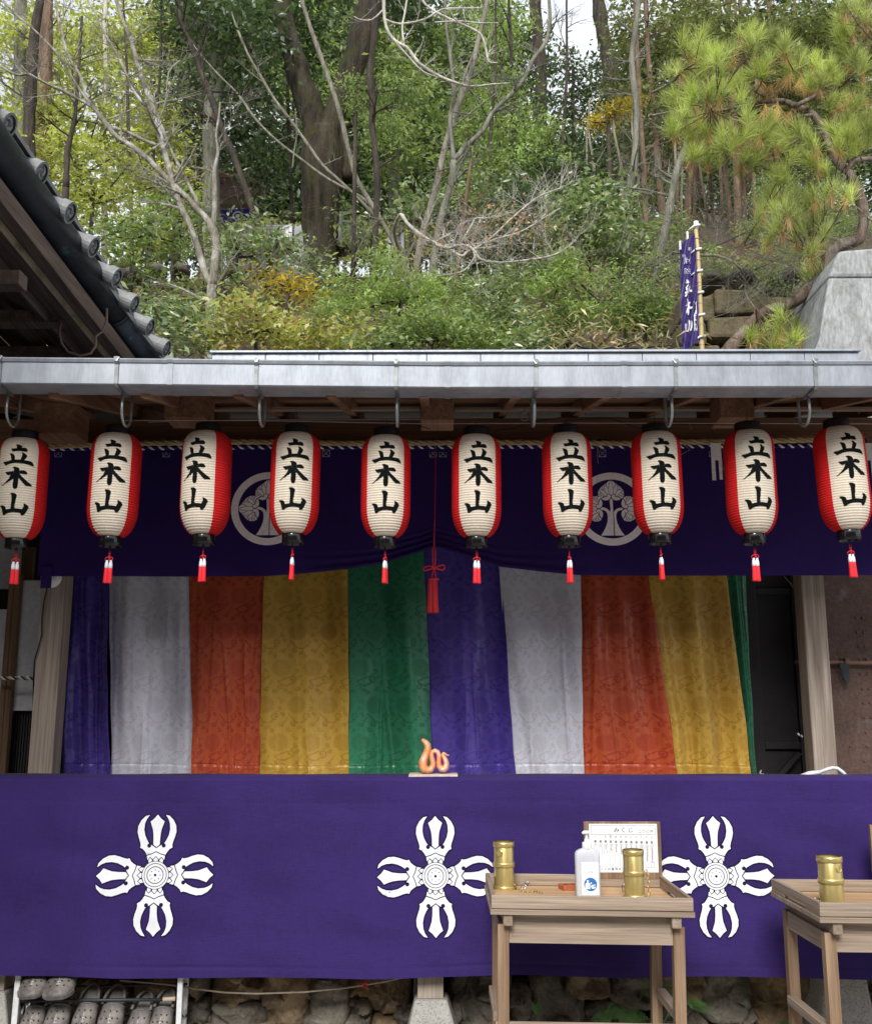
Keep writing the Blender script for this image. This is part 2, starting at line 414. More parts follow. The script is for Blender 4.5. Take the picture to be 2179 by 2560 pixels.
# the thin rings are cut as two circles each (even-odd)
def ring(cx, cy, ro, ri, n=40):
    a = circ(cx,cy,ro,n); b = circ(cx,cy,ri,n)
    return a + [a[0]] + [b[0]] + b[::-1]
en = [p for p in en if len(p) != 80] + [ring(0,0,156.5,147.5), ring(0,0,115,105)]
def snap(polys, step):
    return [[(round(a*8)/8, round(b*8)/8) for a, b in p] for p in polys]
for cx, cy in ((315,1771),(881,1774),(1449,1774)):
    c0 = V(cx, cy, YC); k = mpp(cx*SV, cy*SV, YC)/5.5125
    decal('emblem_outline', eo, [], lambda a, b: front_surf(c0.x + a*k, c0.z + b*k, .0020), M['dark_edge'], counter_cloth, 32)
    decal('emblem', ep, en, lambda a, b: front_surf(c0.x + a*k, c0.z + b*k, .0042), M['print_white'], counter_cloth, 32)

# counter carcass under the cloth, stone wall and posts below
cb = MB(); cb.box((XL, YC+.035, ZCB+.05), (XR, YB-.03, ZC-.02))
counter = cb.build('counter', M['dark_wood_x']); tag(counter, 'plain wooden counter hidden under the long purple cloth', 'counter')

# ================================================================ brocade panels
PX = [ # colour, top x (at v-row 1165), bottom x (at v-row 1570)
 ('blue',146,221,126,222), ('grey',221,384,222,393), ('orange',384,538,392,523), ('yellow',538,702,521,707), ('green',702,857,707,876),
 ('blue',857,1012,868,1042), ('grey',1012,1172,1042,1179), ('orange',1172,1312,1175,1367), ('yellow',1312,1467,1369,1518), ('green',1467,1508,1512,1531)]
PCOL = {'blue':((.040,.020,.22),(.078,.050,.32)), 'grey':((.49,.49,.55),(.60,.61,.69)), 'orange':((.34,.027,.008),(.47,.082,.028)),
        'yellow':((.40,.215,.018),(.53,.33,.055)), 'green':((.006,.11,.045),(.025,.185,.095))}
def brocade(name, dk, lt):
    m, nt, b, out = newmat(name)
    a = nt.nodes.new('ShaderNodeAttribute'); a.attribute_name = 'weave'
    c = mixc(nt, a.outputs['Fac'], lt, dk)
    t1 = nz(nt, 500, 2, (1,1,.06)); c = mixc(nt, 1, c, mrange(nt, t1, .3, .7, .9, 1.1), 'MULTIPLY')
    nt.links.new(c, b.inputs['Base Color'])
    nt.links.new(mrange(nt, a.outputs['Fac'], 0, 1, .34, .6), b.inputs['Roughness'])
    b.inputs['Specular IOR Level'].default_value = .45; b.inputs['Sheen Weight'].default_value = .15
    bumpit(nt, b, t1, .15, .001)
    return m
for k, (d, l) in PCOL.items(): M['br_'+k] = brocade('brocade_'+k, d, l)
# one repeat of the woven pattern, 0.16 m x 0.42 m
BW, BH, BN = .165, .42, 250
gx, gy = np.meshgrid((np.arange(BN)+.5)/BN*BW, (np.arange(int(BN*BH/BW))+.5)/int(BN*BH/BW)*BH)
pat = np.zeros_like(gx)
def wrapd(cx, cy):
    dx = (gx-cx+BW/2) % BW - BW/2; dy = (gy-cy+BH/2) % BH - BH/2; return dx, dy
def flower(cx, cy, R):
    dx, dy = wrapd(cx, cy); r = np.hypot(dx, dy); t = np.arctan2(dy, dx)
    e = R*(.86 + .14*np.abs(np.cos(t*8)))
    m = r < e
    fine = (np.abs(np.sin(t*8)) < .18) & (r > .3*R) | (np.abs(r-.33*R) < .0016)
    pat[m] = .6; pat[m & fine] = .25
def stroke(pts, w):
    for (x0,y0),(x1,y1) in zip(pts[:-1], pts[1:]):
        dx, dy = wrapd(x0, y0); ex, ey = x1-x0, y1-y0; L = ex*ex+ey*ey+1e-12
        t = np.clip((dx*ex+dy*ey)/L, 0, 1); d = np.hypot(dx-t*ex, dy-t*ey); pat[d < w/2] = 1
def spiral(cx, cy, r, a0, turns, sgn):
    return [(cx + r*(1-i/22)*math.cos(a0+sgn*i/20*turns*6.28), cy + r*(1-i/22)*math.sin(a0+sgn*i/20*turns*6.28)) for i in range(21)]
def leaf2(cx, cy, ang, L, W):
    dx, dy = wrapd(cx, cy); u = dx*math.cos(ang)+dy*math.sin(ang); v = -dx*math.sin(ang)+dy*math.cos(ang)
    m = (np.abs(u) < L) & (np.abs(v) < W*(1-(u/L)**2)); pat[m] = .9; pat[m & (np.abs(v) < .0012)] = .3
flower(.045, .07, .052); flower(.045+BW/2, .07+BH/2, .052)
for oy, ox, s in ((0,0,1),(BH/2,BW/2,-1)):
    stroke([(ox+.045-s*.04, oy+.12), (ox+.03, oy+.145), (ox+.045, oy+.165), (ox+.075, oy+.17), (ox+.105, oy+.15)], .0085)
    stroke(spiral(ox+.105, oy+.132, .022, 1.5, 1.3, s), .0075)
    stroke(spiral(ox+.035, oy+.178, .017, -1.4, 1.2, -s), .0075)
    stroke(spiral(ox+.135, oy+.185, .014, 3.0, 1.2, s), .007)
    stroke(spiral(ox+.01, oy+.205, .015, .5, 1.1, s), .0065); stroke(spiral(ox+.09, oy+.21, .013, 2.2, 1.1, -s), .006)
    stroke([(ox+.135, oy+.185), (ox+.155, oy+.16), (ox+.165, oy+.14)], .006); stroke(spiral(ox+.128, oy+.085, .012, 1.0, 1.1, s), .006); stroke([(ox+.105, oy+.11), (ox+.12, oy+.10), (ox+.14, oy+.095)], .005)
    leaf2(ox+.14, oy+.12, .8*s, .019, .010); leaf2(ox+.068, oy+.195, -.5*s, .018, .010)
    leaf2(ox+.128, oy+.05, 1.2, .018, .0045); leaf2(ox+.142, oy+.045, 1.0, .015, .0035)
    stroke([(ox+.118, oy+.02), (ox+.124, oy+.03), (ox+.118, oy+.04), (ox+.112, oy+.03), (ox+.118, oy+.02)], .003)
YP = 5.95
def brocade_panel(i, col, tx0, tx1, bx0, bx1):
    ytop, ybot = 1085, 1612
    ex = lambda a, b, y: a + (b-a)*(y-1165)/(1570-1165)
    y0 = YP + (.004 if i % 2 else -.004) + (.02 if i == 9 else 0)
    tl = V(ex(tx0,bx0,ytop)-(2 if i else 0), ytop, y0); tr = V(ex(tx1,bx1,ytop)+3, ytop, y0)
    bl = V(ex(tx0,bx0,ybot), ybot, y0); br = V(ex(tx1,bx1,ybot), ybot, y0)
    nu, nv = 96, 290
    U, W = np.meshgrid(np.linspace(0,1,nu), np.linspace(0,1,nv))
    rnd = random.Random(i*7+3)
    edge = .004*np.sin(W*9+i)*W + .003*np.sin(W*23+2*i)*W
    X = (tl.x*(1-U)+tr.x*U)*(1-W) + (bl.x*(1-U)+br.x*U)*W + edge*(1-np.abs(2*U-1)*.0)
    Z = tl.z*(1-W) + bl.z*W
    Y = np.full_like(X, y0)
    for k in range(4):
        f = rnd.uniform(.8,2.6); ph = rnd.uniform(0,6.28); sl = rnd.uniform(-1.2,1.2); am = rnd.uniform(.013,.028)
        s = np.sin((U*f + sl*W*.5)*6.28 + ph)
        Y = Y + am*np.sign(s)*np.abs(s)**1.4*(.25+.9*W)
    for k in range(3):               # sharper creases
        u0 = rnd.uniform(.15,.85); sl = rnd.uniform(-.25,.25); w0 = rnd.uniform(.3,.8)
        d = (U - u0 - sl*(W-w0))/.022
        Y = Y - .014*np.exp(-d*d)*np.clip((W-w0)*4, 0, 1)
    nn = np.array([[mnoise.noise(Vector((a*3+i*5, b*4, 2.2))) for a in np.linspace(0,1,24)] for b in np.linspace(0,1,40)])
    iu = np.clip((U*23).astype(int), 0, 22); iw = np.clip((W*39).astype(int), 0, 38); fu = U*23-iu; fw = W*39-iw
    Y = Y + .012*((nn[iw,iu]*(1-fu)+nn[iw,iu+1]*fu)*(1-fw) + (nn[iw+1,iu]*(1-fu)+nn[iw+1,iu+1]*fu)*fw)
    # hem: the stitched line near the bottom stands a little proud
    hz = tl.z*(1-.885) + bl.z*.885
    d = (Z - hz - .006*np.sin(U*3+i))/.004
    Y = Y + .006*np.exp(-d*d) - .004*(Z < hz)
    vx = np.stack([X,Y,Z], -1).reshape(-1,3)
    f = (np.arange(nv-1)[:,None]*nu + np.arange(nu-1)[None,:]).ravel()
    F4 = np.stack([f, f+1, f+nu+1, f+nu], 1)
    o = npmesh('brocade_curtain', vx, F4, M['br_'+col], smooth=True, origin=(float(tl.x+tr.x)/2, y0, float(bl.z)))
    su = (U-.5)*(tr.x-tl.x)*.96 + .03*i; sv = Z.copy(); sv = np.where(Z < hz, sv+.11, sv); su = np.where(Z < hz, su+.05, su)
    px = ((su % BW)/BW*BN).astype(int) % BN; py = ((-sv % BH)/BH*pat.shape[0]).astype(int) % pat.shape[0]
    at = o.data.attributes.new('weave', 'FLOAT', 'POINT'); at.data.foreach_set('value', pat[py,px].astype(np.float32).ravel())
    return o
LB = ['narrow violet blue brocade curtain panel beside the left post', 'pale grey brocade curtain panel between the leftmost blue and orange panels',
 'orange red brocade curtain panel on the left, between grey and yellow', 'golden yellow brocade curtain panel left of the wide green panel',
 'wide green brocade curtain panel in the middle, left of the central cord', 'violet blue brocade curtain panel behind the snake figurine and central tassel',
 'pale grey brocade curtain panel right of the centre, between blue and orange', 'orange red brocade curtain panel on the right, leaning at its foot',
 'golden yellow brocade curtain panel slanting towards the dark doorway', 'narrow dark green strip of brocade at the right end of the curtains']
for i, p in enumerate(PX):
    tag(brocade_panel(i, *p), LB[i], 'curtain', 'five-coloured brocade curtains behind the counter')

# ================================================================ upper purple curtain
YU = 5.46
UXL, UXR = V(88, 1000, YU).x, V(1880, 1000, YU).x
ZUT = V(880, 908, YU).z
cordx = V(879, 1112, YU).x
bot = [(88,1166),(300,1167),(540,1166),(620,1161),(700,1153),(780,1140),(850,1119),(879,1108),(905,1115),(940,1126),(1012,1148),(1100,1158),(1170,1164),(1310,1165),(1560,1165),(1880,1164)]
bx = [V(a, b, YU).x for a, b in bot]; bz = [V(a, b, YU).z for a, b in bot]
def upper_surf(x, z, off=0.0):
    zb = float(np.interp(x, bx, bz)); zt = ZUT
    t = (zt - z)/(zt - zb)
    d = abs(x - cordx); lift = max(0, 1 - d/1.0)
    y = YU + .008*mnoise.noise(Vector((x*2.4, z*1.1, 7))) + .004*math.sin(x*11+z*2)*t
    # gathered folds sweeping up to the cord
    ph = (z - zb)*(1 + 2.2*lift) + .16*(d**1.3)*0
    y += -.016*lift*math.sin(ph*62)*max(0, 1-(z-zb)/.13)*(d > .01)
    y -= .03*lift*t*t
    return (x, y - off, z)
uv = []; nu, nv = 420, 110
for x in np.linspace(UXL, UXR, nu):
    zb = float(np.interp(x, bx, bz))
    for t in np.linspace(0, 1, nv): uv.append(upper_surf(float(x), ZUT + (zb-ZUT)*t))
ff = [(i*nv+j, i*nv+j+1, (i+1)*nv+j+1, (i+1)*nv+j) for i in range(nu-1) for j in range(nv-1)]
upper = npmesh('hanging_curtain', uv, ff, M['upper_cloth'], smooth=True, origin=(0,YU,ZUT))
tag(upper, 'dark purple curtain with pale tree crests, pulled up in the middle by red cord', 'curtain')
# tree crest
def mir(p, c): return [(2*c-x, y) for x, y in p]
def leafset():
    up = [(822,288),(870,310),(930,355),(1000,410),(1070,470),(1115,530),(1138,590),(1138,660),(1115,725),(1085,746),(1020,702),(960,687),(937,685),(926,648),(885,624),(845,636),(822,662)]
    leaf = up + mir(up[1:-1], 822)[::-1]
    lobe = [(1066,754),(1010,785),(940,795),(880,777),(842,735),(832,690),(845,655),(880,638),(910,652),(922,680),(912,712),(935,703),(1000,716)]
    pos = [leaf, lobe, mir(lobe, 822)]
    ln = [[(872,636),(880,520),(865,400),(832,290)], [(925,650),(970,560),(990,470),(985,400)], [(960,684),(1040,630),(1090,570),(1112,528)],
          [(1005,698),(1080,652),(1140,640)], [(880,490),(930,430),(925,352)], [(978,550),(1050,508),(1080,478)], [(958,436),(1012,425)],
          [(1060,615),(1140,605)], [(905,462),(960,375)], [(1010,530),(1035,440)], [(1050,672),(1125,700)], [(912,640),(900,560),(915,500)][:0] or [(1020,520),(1100,540)]]
    neg = []
    for l in ln: neg += [line(l, 11), mir(line(l, 11), 822)]
    f = lambda ps: [[((x-822), -(y-700)) for x, y in p] for p in ps]
    return f(pos), f(neg)
lp, ln_ = leafset()
def crest():
    pos = [ring(0,0,912,737,72)]; neg = []
    o = lambda p: [(x-838, -(y-1004)) for x, y in p]
    tl = [(785,800),(800,765),(820,745),(845,765),(858,800),(862,1000),(864,1668),(550,1668),(620,1560),(680,1440),(715,1340),(728,1200),(715,1110),(680,1060),(630,1035),(575,1025),(545,1005),(590,965),(640,968),(700,990),(750,1030),(790,1085),(800,1000)]
    tr = [(888,1668),(1130,1668),(1060,1580),(1000,1470),(950,1340),(932,1220),(935,1140),(965,1080),(1010,1050),(1075,1035),(1112,1003),(1060,975),(1000,985),(940,1010),(890,1060),(878,1090)]
    pos += [o(tl), o(tr)]
    for (cx, cy, a) in ((-16,304,0),(-322,4,math.pi/2*1.02),(322,1,-math.pi/2*1.02)):
        c, s = math.cos(a), math.sin(a)
        tf = lambda ps: [[(cx+x*c-y*s, cy+x*s+y*c) for x, y in p] for p in ps]
        pos += tf(lp); neg += tf(ln_)
    return pos, neg
cp_, cn_ = crest()
for cx, cy in ((543,1029),(1238,1030)):
    c0 = V(cx, cy, YU); k = mpp(cx*SV, cy*SV, YU)/9.8
    decal('crest', cp_, cn_, lambda a, b: upper_surf(c0.x + a*k, c0.z + b*k, .003), M['print_grey'], upper, 120)
for cx in (118,337,660,876,896,1218,1441,1745):
    c0 = V(cx, 918, YU); s = .019
    sq = MB()
    for a, b in (((-s,-s),(s,-s)),((s,-s),(s,s)),((s,s),(-s,s)),((-s,s),(-s,-s)),((-s,-s),(s,s)),((-s,s),(s,-s))):
        pa = upper_surf(c0.x+a[0], c0.z+a[1], .003); pb = upper_surf(c0.x+b[0], c0.z+b[1], .003)
        sq.tube([pa, pb], .0011, 4)
    sq.build('loop_stitching', M['thread'], upper)
    lt = MB(); lt.box((c0.x-.028, YU-.006, ZUT-.02), (c0.x+.028, YU+.004, ZUT+.052)); lt.build('hanging_loop', M['upper_cloth'], upper)
# striped cord behind the straw rope, straw rope
def twisted(name, y, pts, r, mats, strands, pitch, seg, n=6, rs=.55):
    res = []
    L = [0]
    for a, b in zip(pts[:-1], pts[1:]): L.append(L[-1] + (Vector(b)-Vector(a)).length)
    def at(s):
        for i in range(len(pts)-1):
            if s <= L[i+1] or i == len(pts)-2:
                t = (s-L[i])/(L[i+1]-L[i]); return Vector(pts[i]).lerp(Vector(pts[i+1]), t)
    N = int(L[-1]/seg)
    for k in range(strands):
        mb = MB(); pp = []
        for i in range(N+1):
            c = at(L[-1]*i/N); a = L[-1]*i/N/pitch*6.283 + k*6.283/strands
            pp.append(c + Vector((0, math.cos(a), math.sin(a)))*r*(1-rs*.5))
        mb.tube(pp, [r*rs*random.uniform(.88,1.12) for _ in pp], n)
        res.append((mb, mats[k % len(mats)]))
    return res
yr = 5.40
rp = [V(100, 903, yr), V(300, 897, yr), V(500,894,yr), V(700, 897, yr), V(1000, 895, yr), V(1250, 897, yr), V(1480, 893, yr), V(1655, 890, yr)]
straw = thing('straw_rope', 'twisted golden straw rope strung above the dark purple curtain', 'rope', rp[0])
for mb, m in twisted('straw', yr, rp, .013, [M['straw']], 3, .16, .012, rs=.62): mb.build('strand', m, straw, smooth=True)
wisps = MB()
for i in range(120):
    s = random.random(); k = int(s*(len(rp)-1)); c = rp[k].lerp(rp[k+1], s*(len(rp)-1)-k)
    a = random.uniform(-1,1); l = random.uniform(.02,.06)
    d = Vector((math.cos(a)*random.choice((-1,1)), -.25, math.sin(a)*(.7 if a > 0 else 1)))
    wisps.tube([c, c + d*l*.5 + Vector((0,0,.006)), c + d*l], [.0011,.001,.0005], 3)
for cx, l in ((1455,.25),(1462,.3),(1470,.18),(1218-8,.12),(1380,.07),(955,.1)):
    c = V(cx, 897, yr-.02); wisps.tube([c, c+Vector((random.uniform(-.02,.06),-.02,-l*.6)), c+Vector((random.uniform(-.03,.09),-.02,-l))], [.0018,.0015,.001], 4)
wisps.build('loose_straw', M['straw'], straw)['kind'] = 'stuff'
yk = 5.44
kp = [V(100, 908, yk), V(500, 905, yk), V(1000, 904, yk), V(1700, 902, yk)]
kc = thing('striped_cord', 'thin purple and white twisted cord carrying the dark purple curtain', 'cord', kp[0])
for mb, m in twisted('cord', yk, kp, .010, [M['upper_cloth'], M['white_thread'], M['upper_cloth']], 3, .055, .008, rs=.6): mb.build('strand', m, kc, smooth=True)
# paper strips
for cx, lab in ((1449,'white folded paper strip hanging from the rope left of the ninth lantern'), (1757,'white folded paper strip at the right edge behind the last lantern')):
    a = V(cx-12, 897, 5.34); b = V(cx+13, 972, 5.34); w = b.x-a.x
    s = MB(); s.box((a.x, 5.338, a.z-.095), (b.x, 5.340, a.z)); s.box((a.x, 5.338, b.z), (a.x+w*.36, 5.340, a.z-.095)); s.box((b.x-w*.3, 5.338, b.z+.004), (b.x, 5.340, a.z-.095))
    tag(s.build('paper_streamer', M['white_paper'], origin=tuple(a)), lab, 'paper streamer', 'white paper streamers on the straw rope')
# red cord with its big tassel
yd = 5.36
def pt(zx, zy, y=yd): return P(960+zx/6.3, 1340+zy/6.3, y)
bt = thing('pull_cord', 'thin crimson cord ending in a bow and one large dark red tassel', 'tassel', tuple(pt(770,1210)))
c1 = MB(); c1.tube([V(881.5, 905, 5.40), pt(795,-200), pt(788,0), pt(786,180)], .0028, 6); c1.build('cord', M['red_cord'], bt, smooth=True)
kn = MB()
kn.tube([pt(770,500), pt(765,300), pt(768,200), pt(786,175), pt(806,200), pt(810,300), pt(795,500)], .0042, 6)
kn.tube([pt(790,500), pt(700,470), pt(640,490), pt(615,530), pt(640,550), pt(700,530), pt(770,510), pt(850,480), pt(910,455), pt(950,470), pt(955,510), pt(920,535), pt(860,525), pt(790,505)], .0045, 6)
kn.tube([pt(745,520), pt(760,480), pt(800,470), pt(815,500), pt(790,530), pt(760,520)], .006, 6)
kn.tube([pt(775,540), pt(760,600), pt(750,670)], .0038, 6); kn.tube([pt(795,540), pt(805,600), pt(815,670)], .0038, 6)
kn.build('bow', M['red_cord'], bt, smooth=True)
for x0, x1 in ((700,672),(820,850)):
    b0 = pt((x0+760)/2+5, 668); b1 = pt((x1+765)/2, 1215); R = mpp(1090,1500,yd)*46/6.3
    t = MB(); n = 14
    prof = [(.72,0),(.80,.03),(.78,.055),(.95,.09),(1.0,.3),(1.04,.7),(1.12,.97),(1.05,1.0)]
    t.tube([b0.lerp(b1, z) for _, z in prof], [r*R*1.02 for r, _ in prof], n)
    t.build('tassel', M['big_tassel'], bt, smooth=True)
br_ = MB(); br_.tube([pt(700,683,yd-.012), pt(860,683,yd-.012)], .006, 8); br_.build('binding', M['red_cord'], bt, smooth=True)
# ================================================================ paper lanterns
LH = .468; LR = .1175; NR = 41
def lr(t, ribs=True):                  # t: 0 top .. 1 bottom
    if t < .17: s = t/.17; r = .53 + .47*math.sqrt(max(0, 1-(1-s)**2))
    elif t > .70: s = (1-t)/.30; r = .46 + .54*max(0, 1-(1-s)**2.3)**.62
    else: r = 1
    r *= LR
    if ribs: r -= .0040*(1-abs(math.sin(math.pi*NR*t))**.7)
    return r
def lsurf(zx, zy, off=.0013):
    s = max(-1, min(1, (zx-852)/712)); ph = math.asin(s); t = (zy-350)/(2862+31)
    r = lr(max(0,min(1,t))) + off
    return (r*math.sin(ph), -r*math.cos(ph), LH*(1-t))
def make_lantern():
    root = thing('paper_lantern', 'x', 'lantern', (0,0,0))
    rows = NR*4; cols = 96; w0 = rad(47)
    angs = np.linspace(-w0, w0, 33).tolist() + np.linspace(w0, 2*math.pi-w0, 65).tolist()[1:-1]
    nc = len(angs); mb = MB()
    vs = []
    for j in range(rows+1):
        t = j/rows; r = lr(t)
        for a in angs: vs.append((r*math.sin(a), -r*math.cos(a), LH*(1-t)))
    white = [(j*nc+i, j*nc+i+1, (j+1)*nc+i+1, (j+1)*nc+i) for j in range(rows) for i in range(32)]
    red = [(j*nc+i, j*nc+(i+1)%nc, (j+1)*nc+(i+1)%nc, (j+1)*nc+i) for j in range(rows) for i in range(32, nc)]
    npmesh('paper_body', vs, [f[::-1] for f in white+red], M['lantern_paper'], root, smooth=True)
    me = [c for c in C.objects if c.parent == root][0].data
    me.materials.append(M['lantern_red']); me.polygons.foreach_set('material_index', [0]*len(white)+[1]*len(red)); me.update()
    o2 = 1843
    K = {}
    K['a'] = [[(785,635),(860,640),(930,665),(968,690),(955,730),(950,765),(830,780),(822,710),(800,665)],
      [(660,762),(700,768),(780,760),(830,752),(950,745),(1000,735),(1050,735),(1095,755),(1118,810),(1105,840),(1060,845),(980,835),(880,833),(800,842),(740,858),(715,850),(690,815)],
      [(635,905),(690,905),(740,925),(780,955),(795,1010),(800,1115),(700,1120),(690,1040),(665,960)],
      [(968,880),(985,868),(1010,880),(1060,905),(1100,940),(1112,970),(1090,1020),(1035,1110),(940,1110),(960,1040),(985,960),(985,920)],
      [(460,1150),(500,1148),(600,1130),(690,1105),(800,1088),(950,1083),(1050,1095),(1150,1098),(1210,1105),(1250,1130),(1280,1200),(1285,1225),(1270,1242),(1220,1232),(1100,1200),(1000,1185),(900,1180),(800,1183),(700,1203),(600,1240),(550,1258),(520,1230)]]
    K['b'] = [[(750,1305),(800,1290),(860,1300),(920,1325),(945,1360),(945,1440),(935,1560),(932,1700),(930,1830),(915,1900),(890,1932),(835,1932),(805,1900),(790,1830),(795,1640),(795,1500),(798,1400),(785,1345)],
      [(555,1440),(640,1440),(720,1430),(800,1415),(945,1405),(1000,1390),(1060,1385),(1100,1395),(1140,1440),(1150,1475),(1130,1500),(1070,1500),(990,1490),(940,1495),(800,1510),(700,1525),(650,1545),(610,1520),(570,1480)],
      [(820,1480),(720,1515),(690,1600),(620,1700),(550,1770),(465,1840),(480,1845),(560,1795),(700,1710),(820,1625)],
      [(900,1480),(955,1495),(1020,1570),(1100,1640),(1180,1710),(1250,1760),(1280,1810),(1260,1822),(1190,1822),(1130,1825),(1090,1790),(1030,1720),(970,1650),(900,1590)]]
    K['c'] = [[(745,215),(790,200),(850,205),(905,235),(932,275),(915,330),(905,420),(895,520),(895,660),(880,720),(800,720),(785,690),(788,560),(790,440),(790,340),(775,265)],
      [(475,570),(500,555),(560,558),(630,590),(650,640),(660,680),(740,660),(790,655),(900,640),(1000,645),(1090,655),(1105,700),(1065,762),(980,755),(880,745),(800,755),(700,785),(640,815),(600,840),(570,825),(555,780),(545,700),(520,620)],
      [(1100,495),(1120,485),(1170,505),(1220,540),(1245,590),(1215,660),(1180,750),(1150,805),(1100,832),(1065,820),(1050,790),(1040,735),(1080,655),(1110,590),(1120,540)]]
    K['c'] = [[(x, y+o2) for x, y in p] for p in K['c']]
    for k in 'abc': decal('character', [chaikin(p) for p in K[k]], [], lsurf, M['ink'], root, 27)
    cap = MB(); r = LR*.515
    cap.lathe([(r*.93,LH-.004),(r*.985,LH),(r,LH+.002),(r,LH+.040),(r*.96,LH+.042),(r*.93,LH+.042),(r*.93,LH+.004)], 40, cap=False)
    cap.build('top_rim', M['black_matt'], root, smooth=True)
    cap = MB(); r = LR*.445
    cap.lathe([(r*.9,.002),(r*.98,.001),(r,-.001),(r,-.043),(r*.97,-.045),(r*.9,-.044),(r*.9,-.034),(.002,-.034)], 40, cap=False)
    cap.build('bottom_rim', M['black_lacquer'], root, smooth=True)
    hk = MB(); hk.tube([(0,0,LH+.03),(0,0,LH+.07),(.004,0,LH+.083),(0,0,LH+.09)], .0014, 5)
    hk.tube([(-r*.0-.055,0,LH+.038),(0,0,LH+.045),(.055,0,LH+.038)], .0012, 5); hk.build('hanger', M['iron'], root)
    zz = -.034
    ts = MB(); ts.tube([(0,0,zz),(0,0,zz-.016)], .0014, 5)
    rr = [(0+.006*math.sin(a), 0, zz-.022+.006*math.cos(a)) for a in [i*math.pi/5 for i in range(11)]]; ts.tube(rr, .0012, 5, cap=False)
    ts.build('hook', M['iron'], root)
    ta = MB(); z0 = zz-.027
    ta.tube([(.002,0,z0),(.003,-.002,z0-.015),(.001,0,z0-.034)], .0022, 6); ta.tube([(-.002,0,z0),(-.003,.002,z0-.015),(-.001,0,z0-.034)], .0022, 6)
    ta.tube([(0,0,z0-.034),(.008,-.002,z0-.030),(.016,-.001,z0-.034),(.017,0,z0-.042),(.012,0,z0-.044),(0,0,z0-.036),(-.008,-.002,z0-.031),(-.016,0,z0-.036),(-.019,0,z0-.045)], .0021, 6)
    ta.tube([(-.003,0,z0-.034),(0,-.004,z0-.031),(.003,0,z0-.034),(0,.004,z0-.038)], .004, 6)
    ta.tube([(0,0,z0-.036),(.004,0,z0-.046)], .0016, 5); ta.tube([(0,0,z0-.036),(-.004,0,z0-.046)], .0016, 5)
    cordo = ta.build('tassel_cord', M['red_cord'], root, smooth=True)
    for s in (-1, 1):
        x = s*.0088; z1 = z0-.045
        t = MB(); t.lathe([(.0035,0),(.006,-.003),(.0056,-.007),(.0078,-.012),(.0090,-.026),(.0088,-.037)], 12, (x, s*.001, z1)); a = t.build('tassel_head', M['white_thread'], root, smooth=True)
        t = MB(); t.lathe([(.0090,-.036),(.0098,-.056),(.0108,-.080),(.0122,-.100),(.0112,-.103)], 12, (x, s*.001, z1)); t.build('tassel', M['red_tassel'], root, smooth=True)
    return root
lan0 = make_lantern()
LX = [43,230.5,417,596,780.5,963.5,1148,1330.5,1518.5,1708]
LT = [892,882,877,880,886,884.5,881,878.5,875,868]
LBm = [1091,1086.5,1083,1081.5,1088,1087.5,1086,1081,1081.5,1074]
LPHI = [9,6,-14,3,2,1,1,-1,-1,-2]
WH = ['first from the left, cut by the picture edge', 'second from the left, above the left post', 'third from the left, writing turned left',
 'fourth from left, covering part of the left crest', 'fifth from the left, left of the red cord', 'sixth from the left, right of the red cord',
 'seventh from left, touching the right crest', 'eighth from the left, right of the right crest',
 'ninth from the left, beside the paper strip', 'tenth and rightmost, at the picture edge']
YLN = 4.70
for i in range(10):
    l = lan0 if i == 0 else copy_tree(lan0)
    cx = LX[i]; zb = V(cx, LBm[i], YLN).z; x = V(cx, (LT[i]+LBm[i])/2, YLN).x
    l.location = (x, YLN, zb); l.rotation_euler = (rad(random.uniform(-.8,.8)), rad([0,.6,-.3,.5,0,.2,-.2,-.4,.2,-1.8][i]), rad(LPHI[i]))
    zt = V(cx, LT[i], YLN).z; s = (zt-zb)/LH; l.scale = (1, 1, s)
    l['label'] = 'red and white paper lantern, ' + WH[i]; l['group'] = 'row of paper lanterns under the eave'
    for ch in [c for c in C.objects if c.parent == l and c.name.startswith('tassel')]:
        ch.rotation_euler = (0, 0, rad([20,0,-15,80,65,25,-75,85,10,15][i]))

# ================================================================ the open pavilion: posts, beam, rafters, roof edge, gutter
pav = thing('open_pavilion', 'wooden pavilion with metal gutter sheltering the counter', 'pavilion', (0, 5.7, 0))
YPO = 5.66
def vpost(x0t, x0b, x1t, x1b, depth, yt=1160, yb=1570):
    a0 = V(x0b, yb, YPO); b0 = V(x0t, yt, YPO); x0 = (a0.x+b0.x)/2
    a1 = V(x1b, yb, YPO); b1 = V(x1t, yt, YPO); x1 = (a1.x+b1.x)/2
    m = MB(); m.box((x0, YPO, .12), (x1, YPO+depth, 3.06)); return m.build('post', M['post'], pav, bevel=.007)
vpost(85, 55, 133, 103, .135)
vpost(1621, 1647, 1667, 1695, .135)
b = MB(); b.box((V(-120,900,5.56).x, 5.57, V(880,906,5.57).z), (V(2000,900,5.56).x, 5.70, V(880,846,5.57).z)); b.build('beam', M['dark_wood_x'], pav, bevel=.004)
SL = math.tan(rad(12.4)); ZE = V(880, 812, 4.50).z + .012
for k in range(9):
    y0 = 4.36 + k*.20; y1 = y0+.196
    m = MB(); xa, xb = V(-250,900,5).x, V(2050,900,5).x
    zf = lambda y: ZE + .075 + (y-4.5)*SL
    m.hexa([(xa,y0,zf(y0)),(xb,y0,zf(y0)),(xa,y1,zf(y1)),(xb,y1,zf(y1)),(xa,y0,zf(y0)+.015),(xb,y0,zf(y0)+.015),(xa,y1,zf(y1)+.015),(xb,y1,zf(y1)+.015)])
    m.build('soffit_board', M['dark_wood_y'] if False else M['dark_wood_x'], pav)
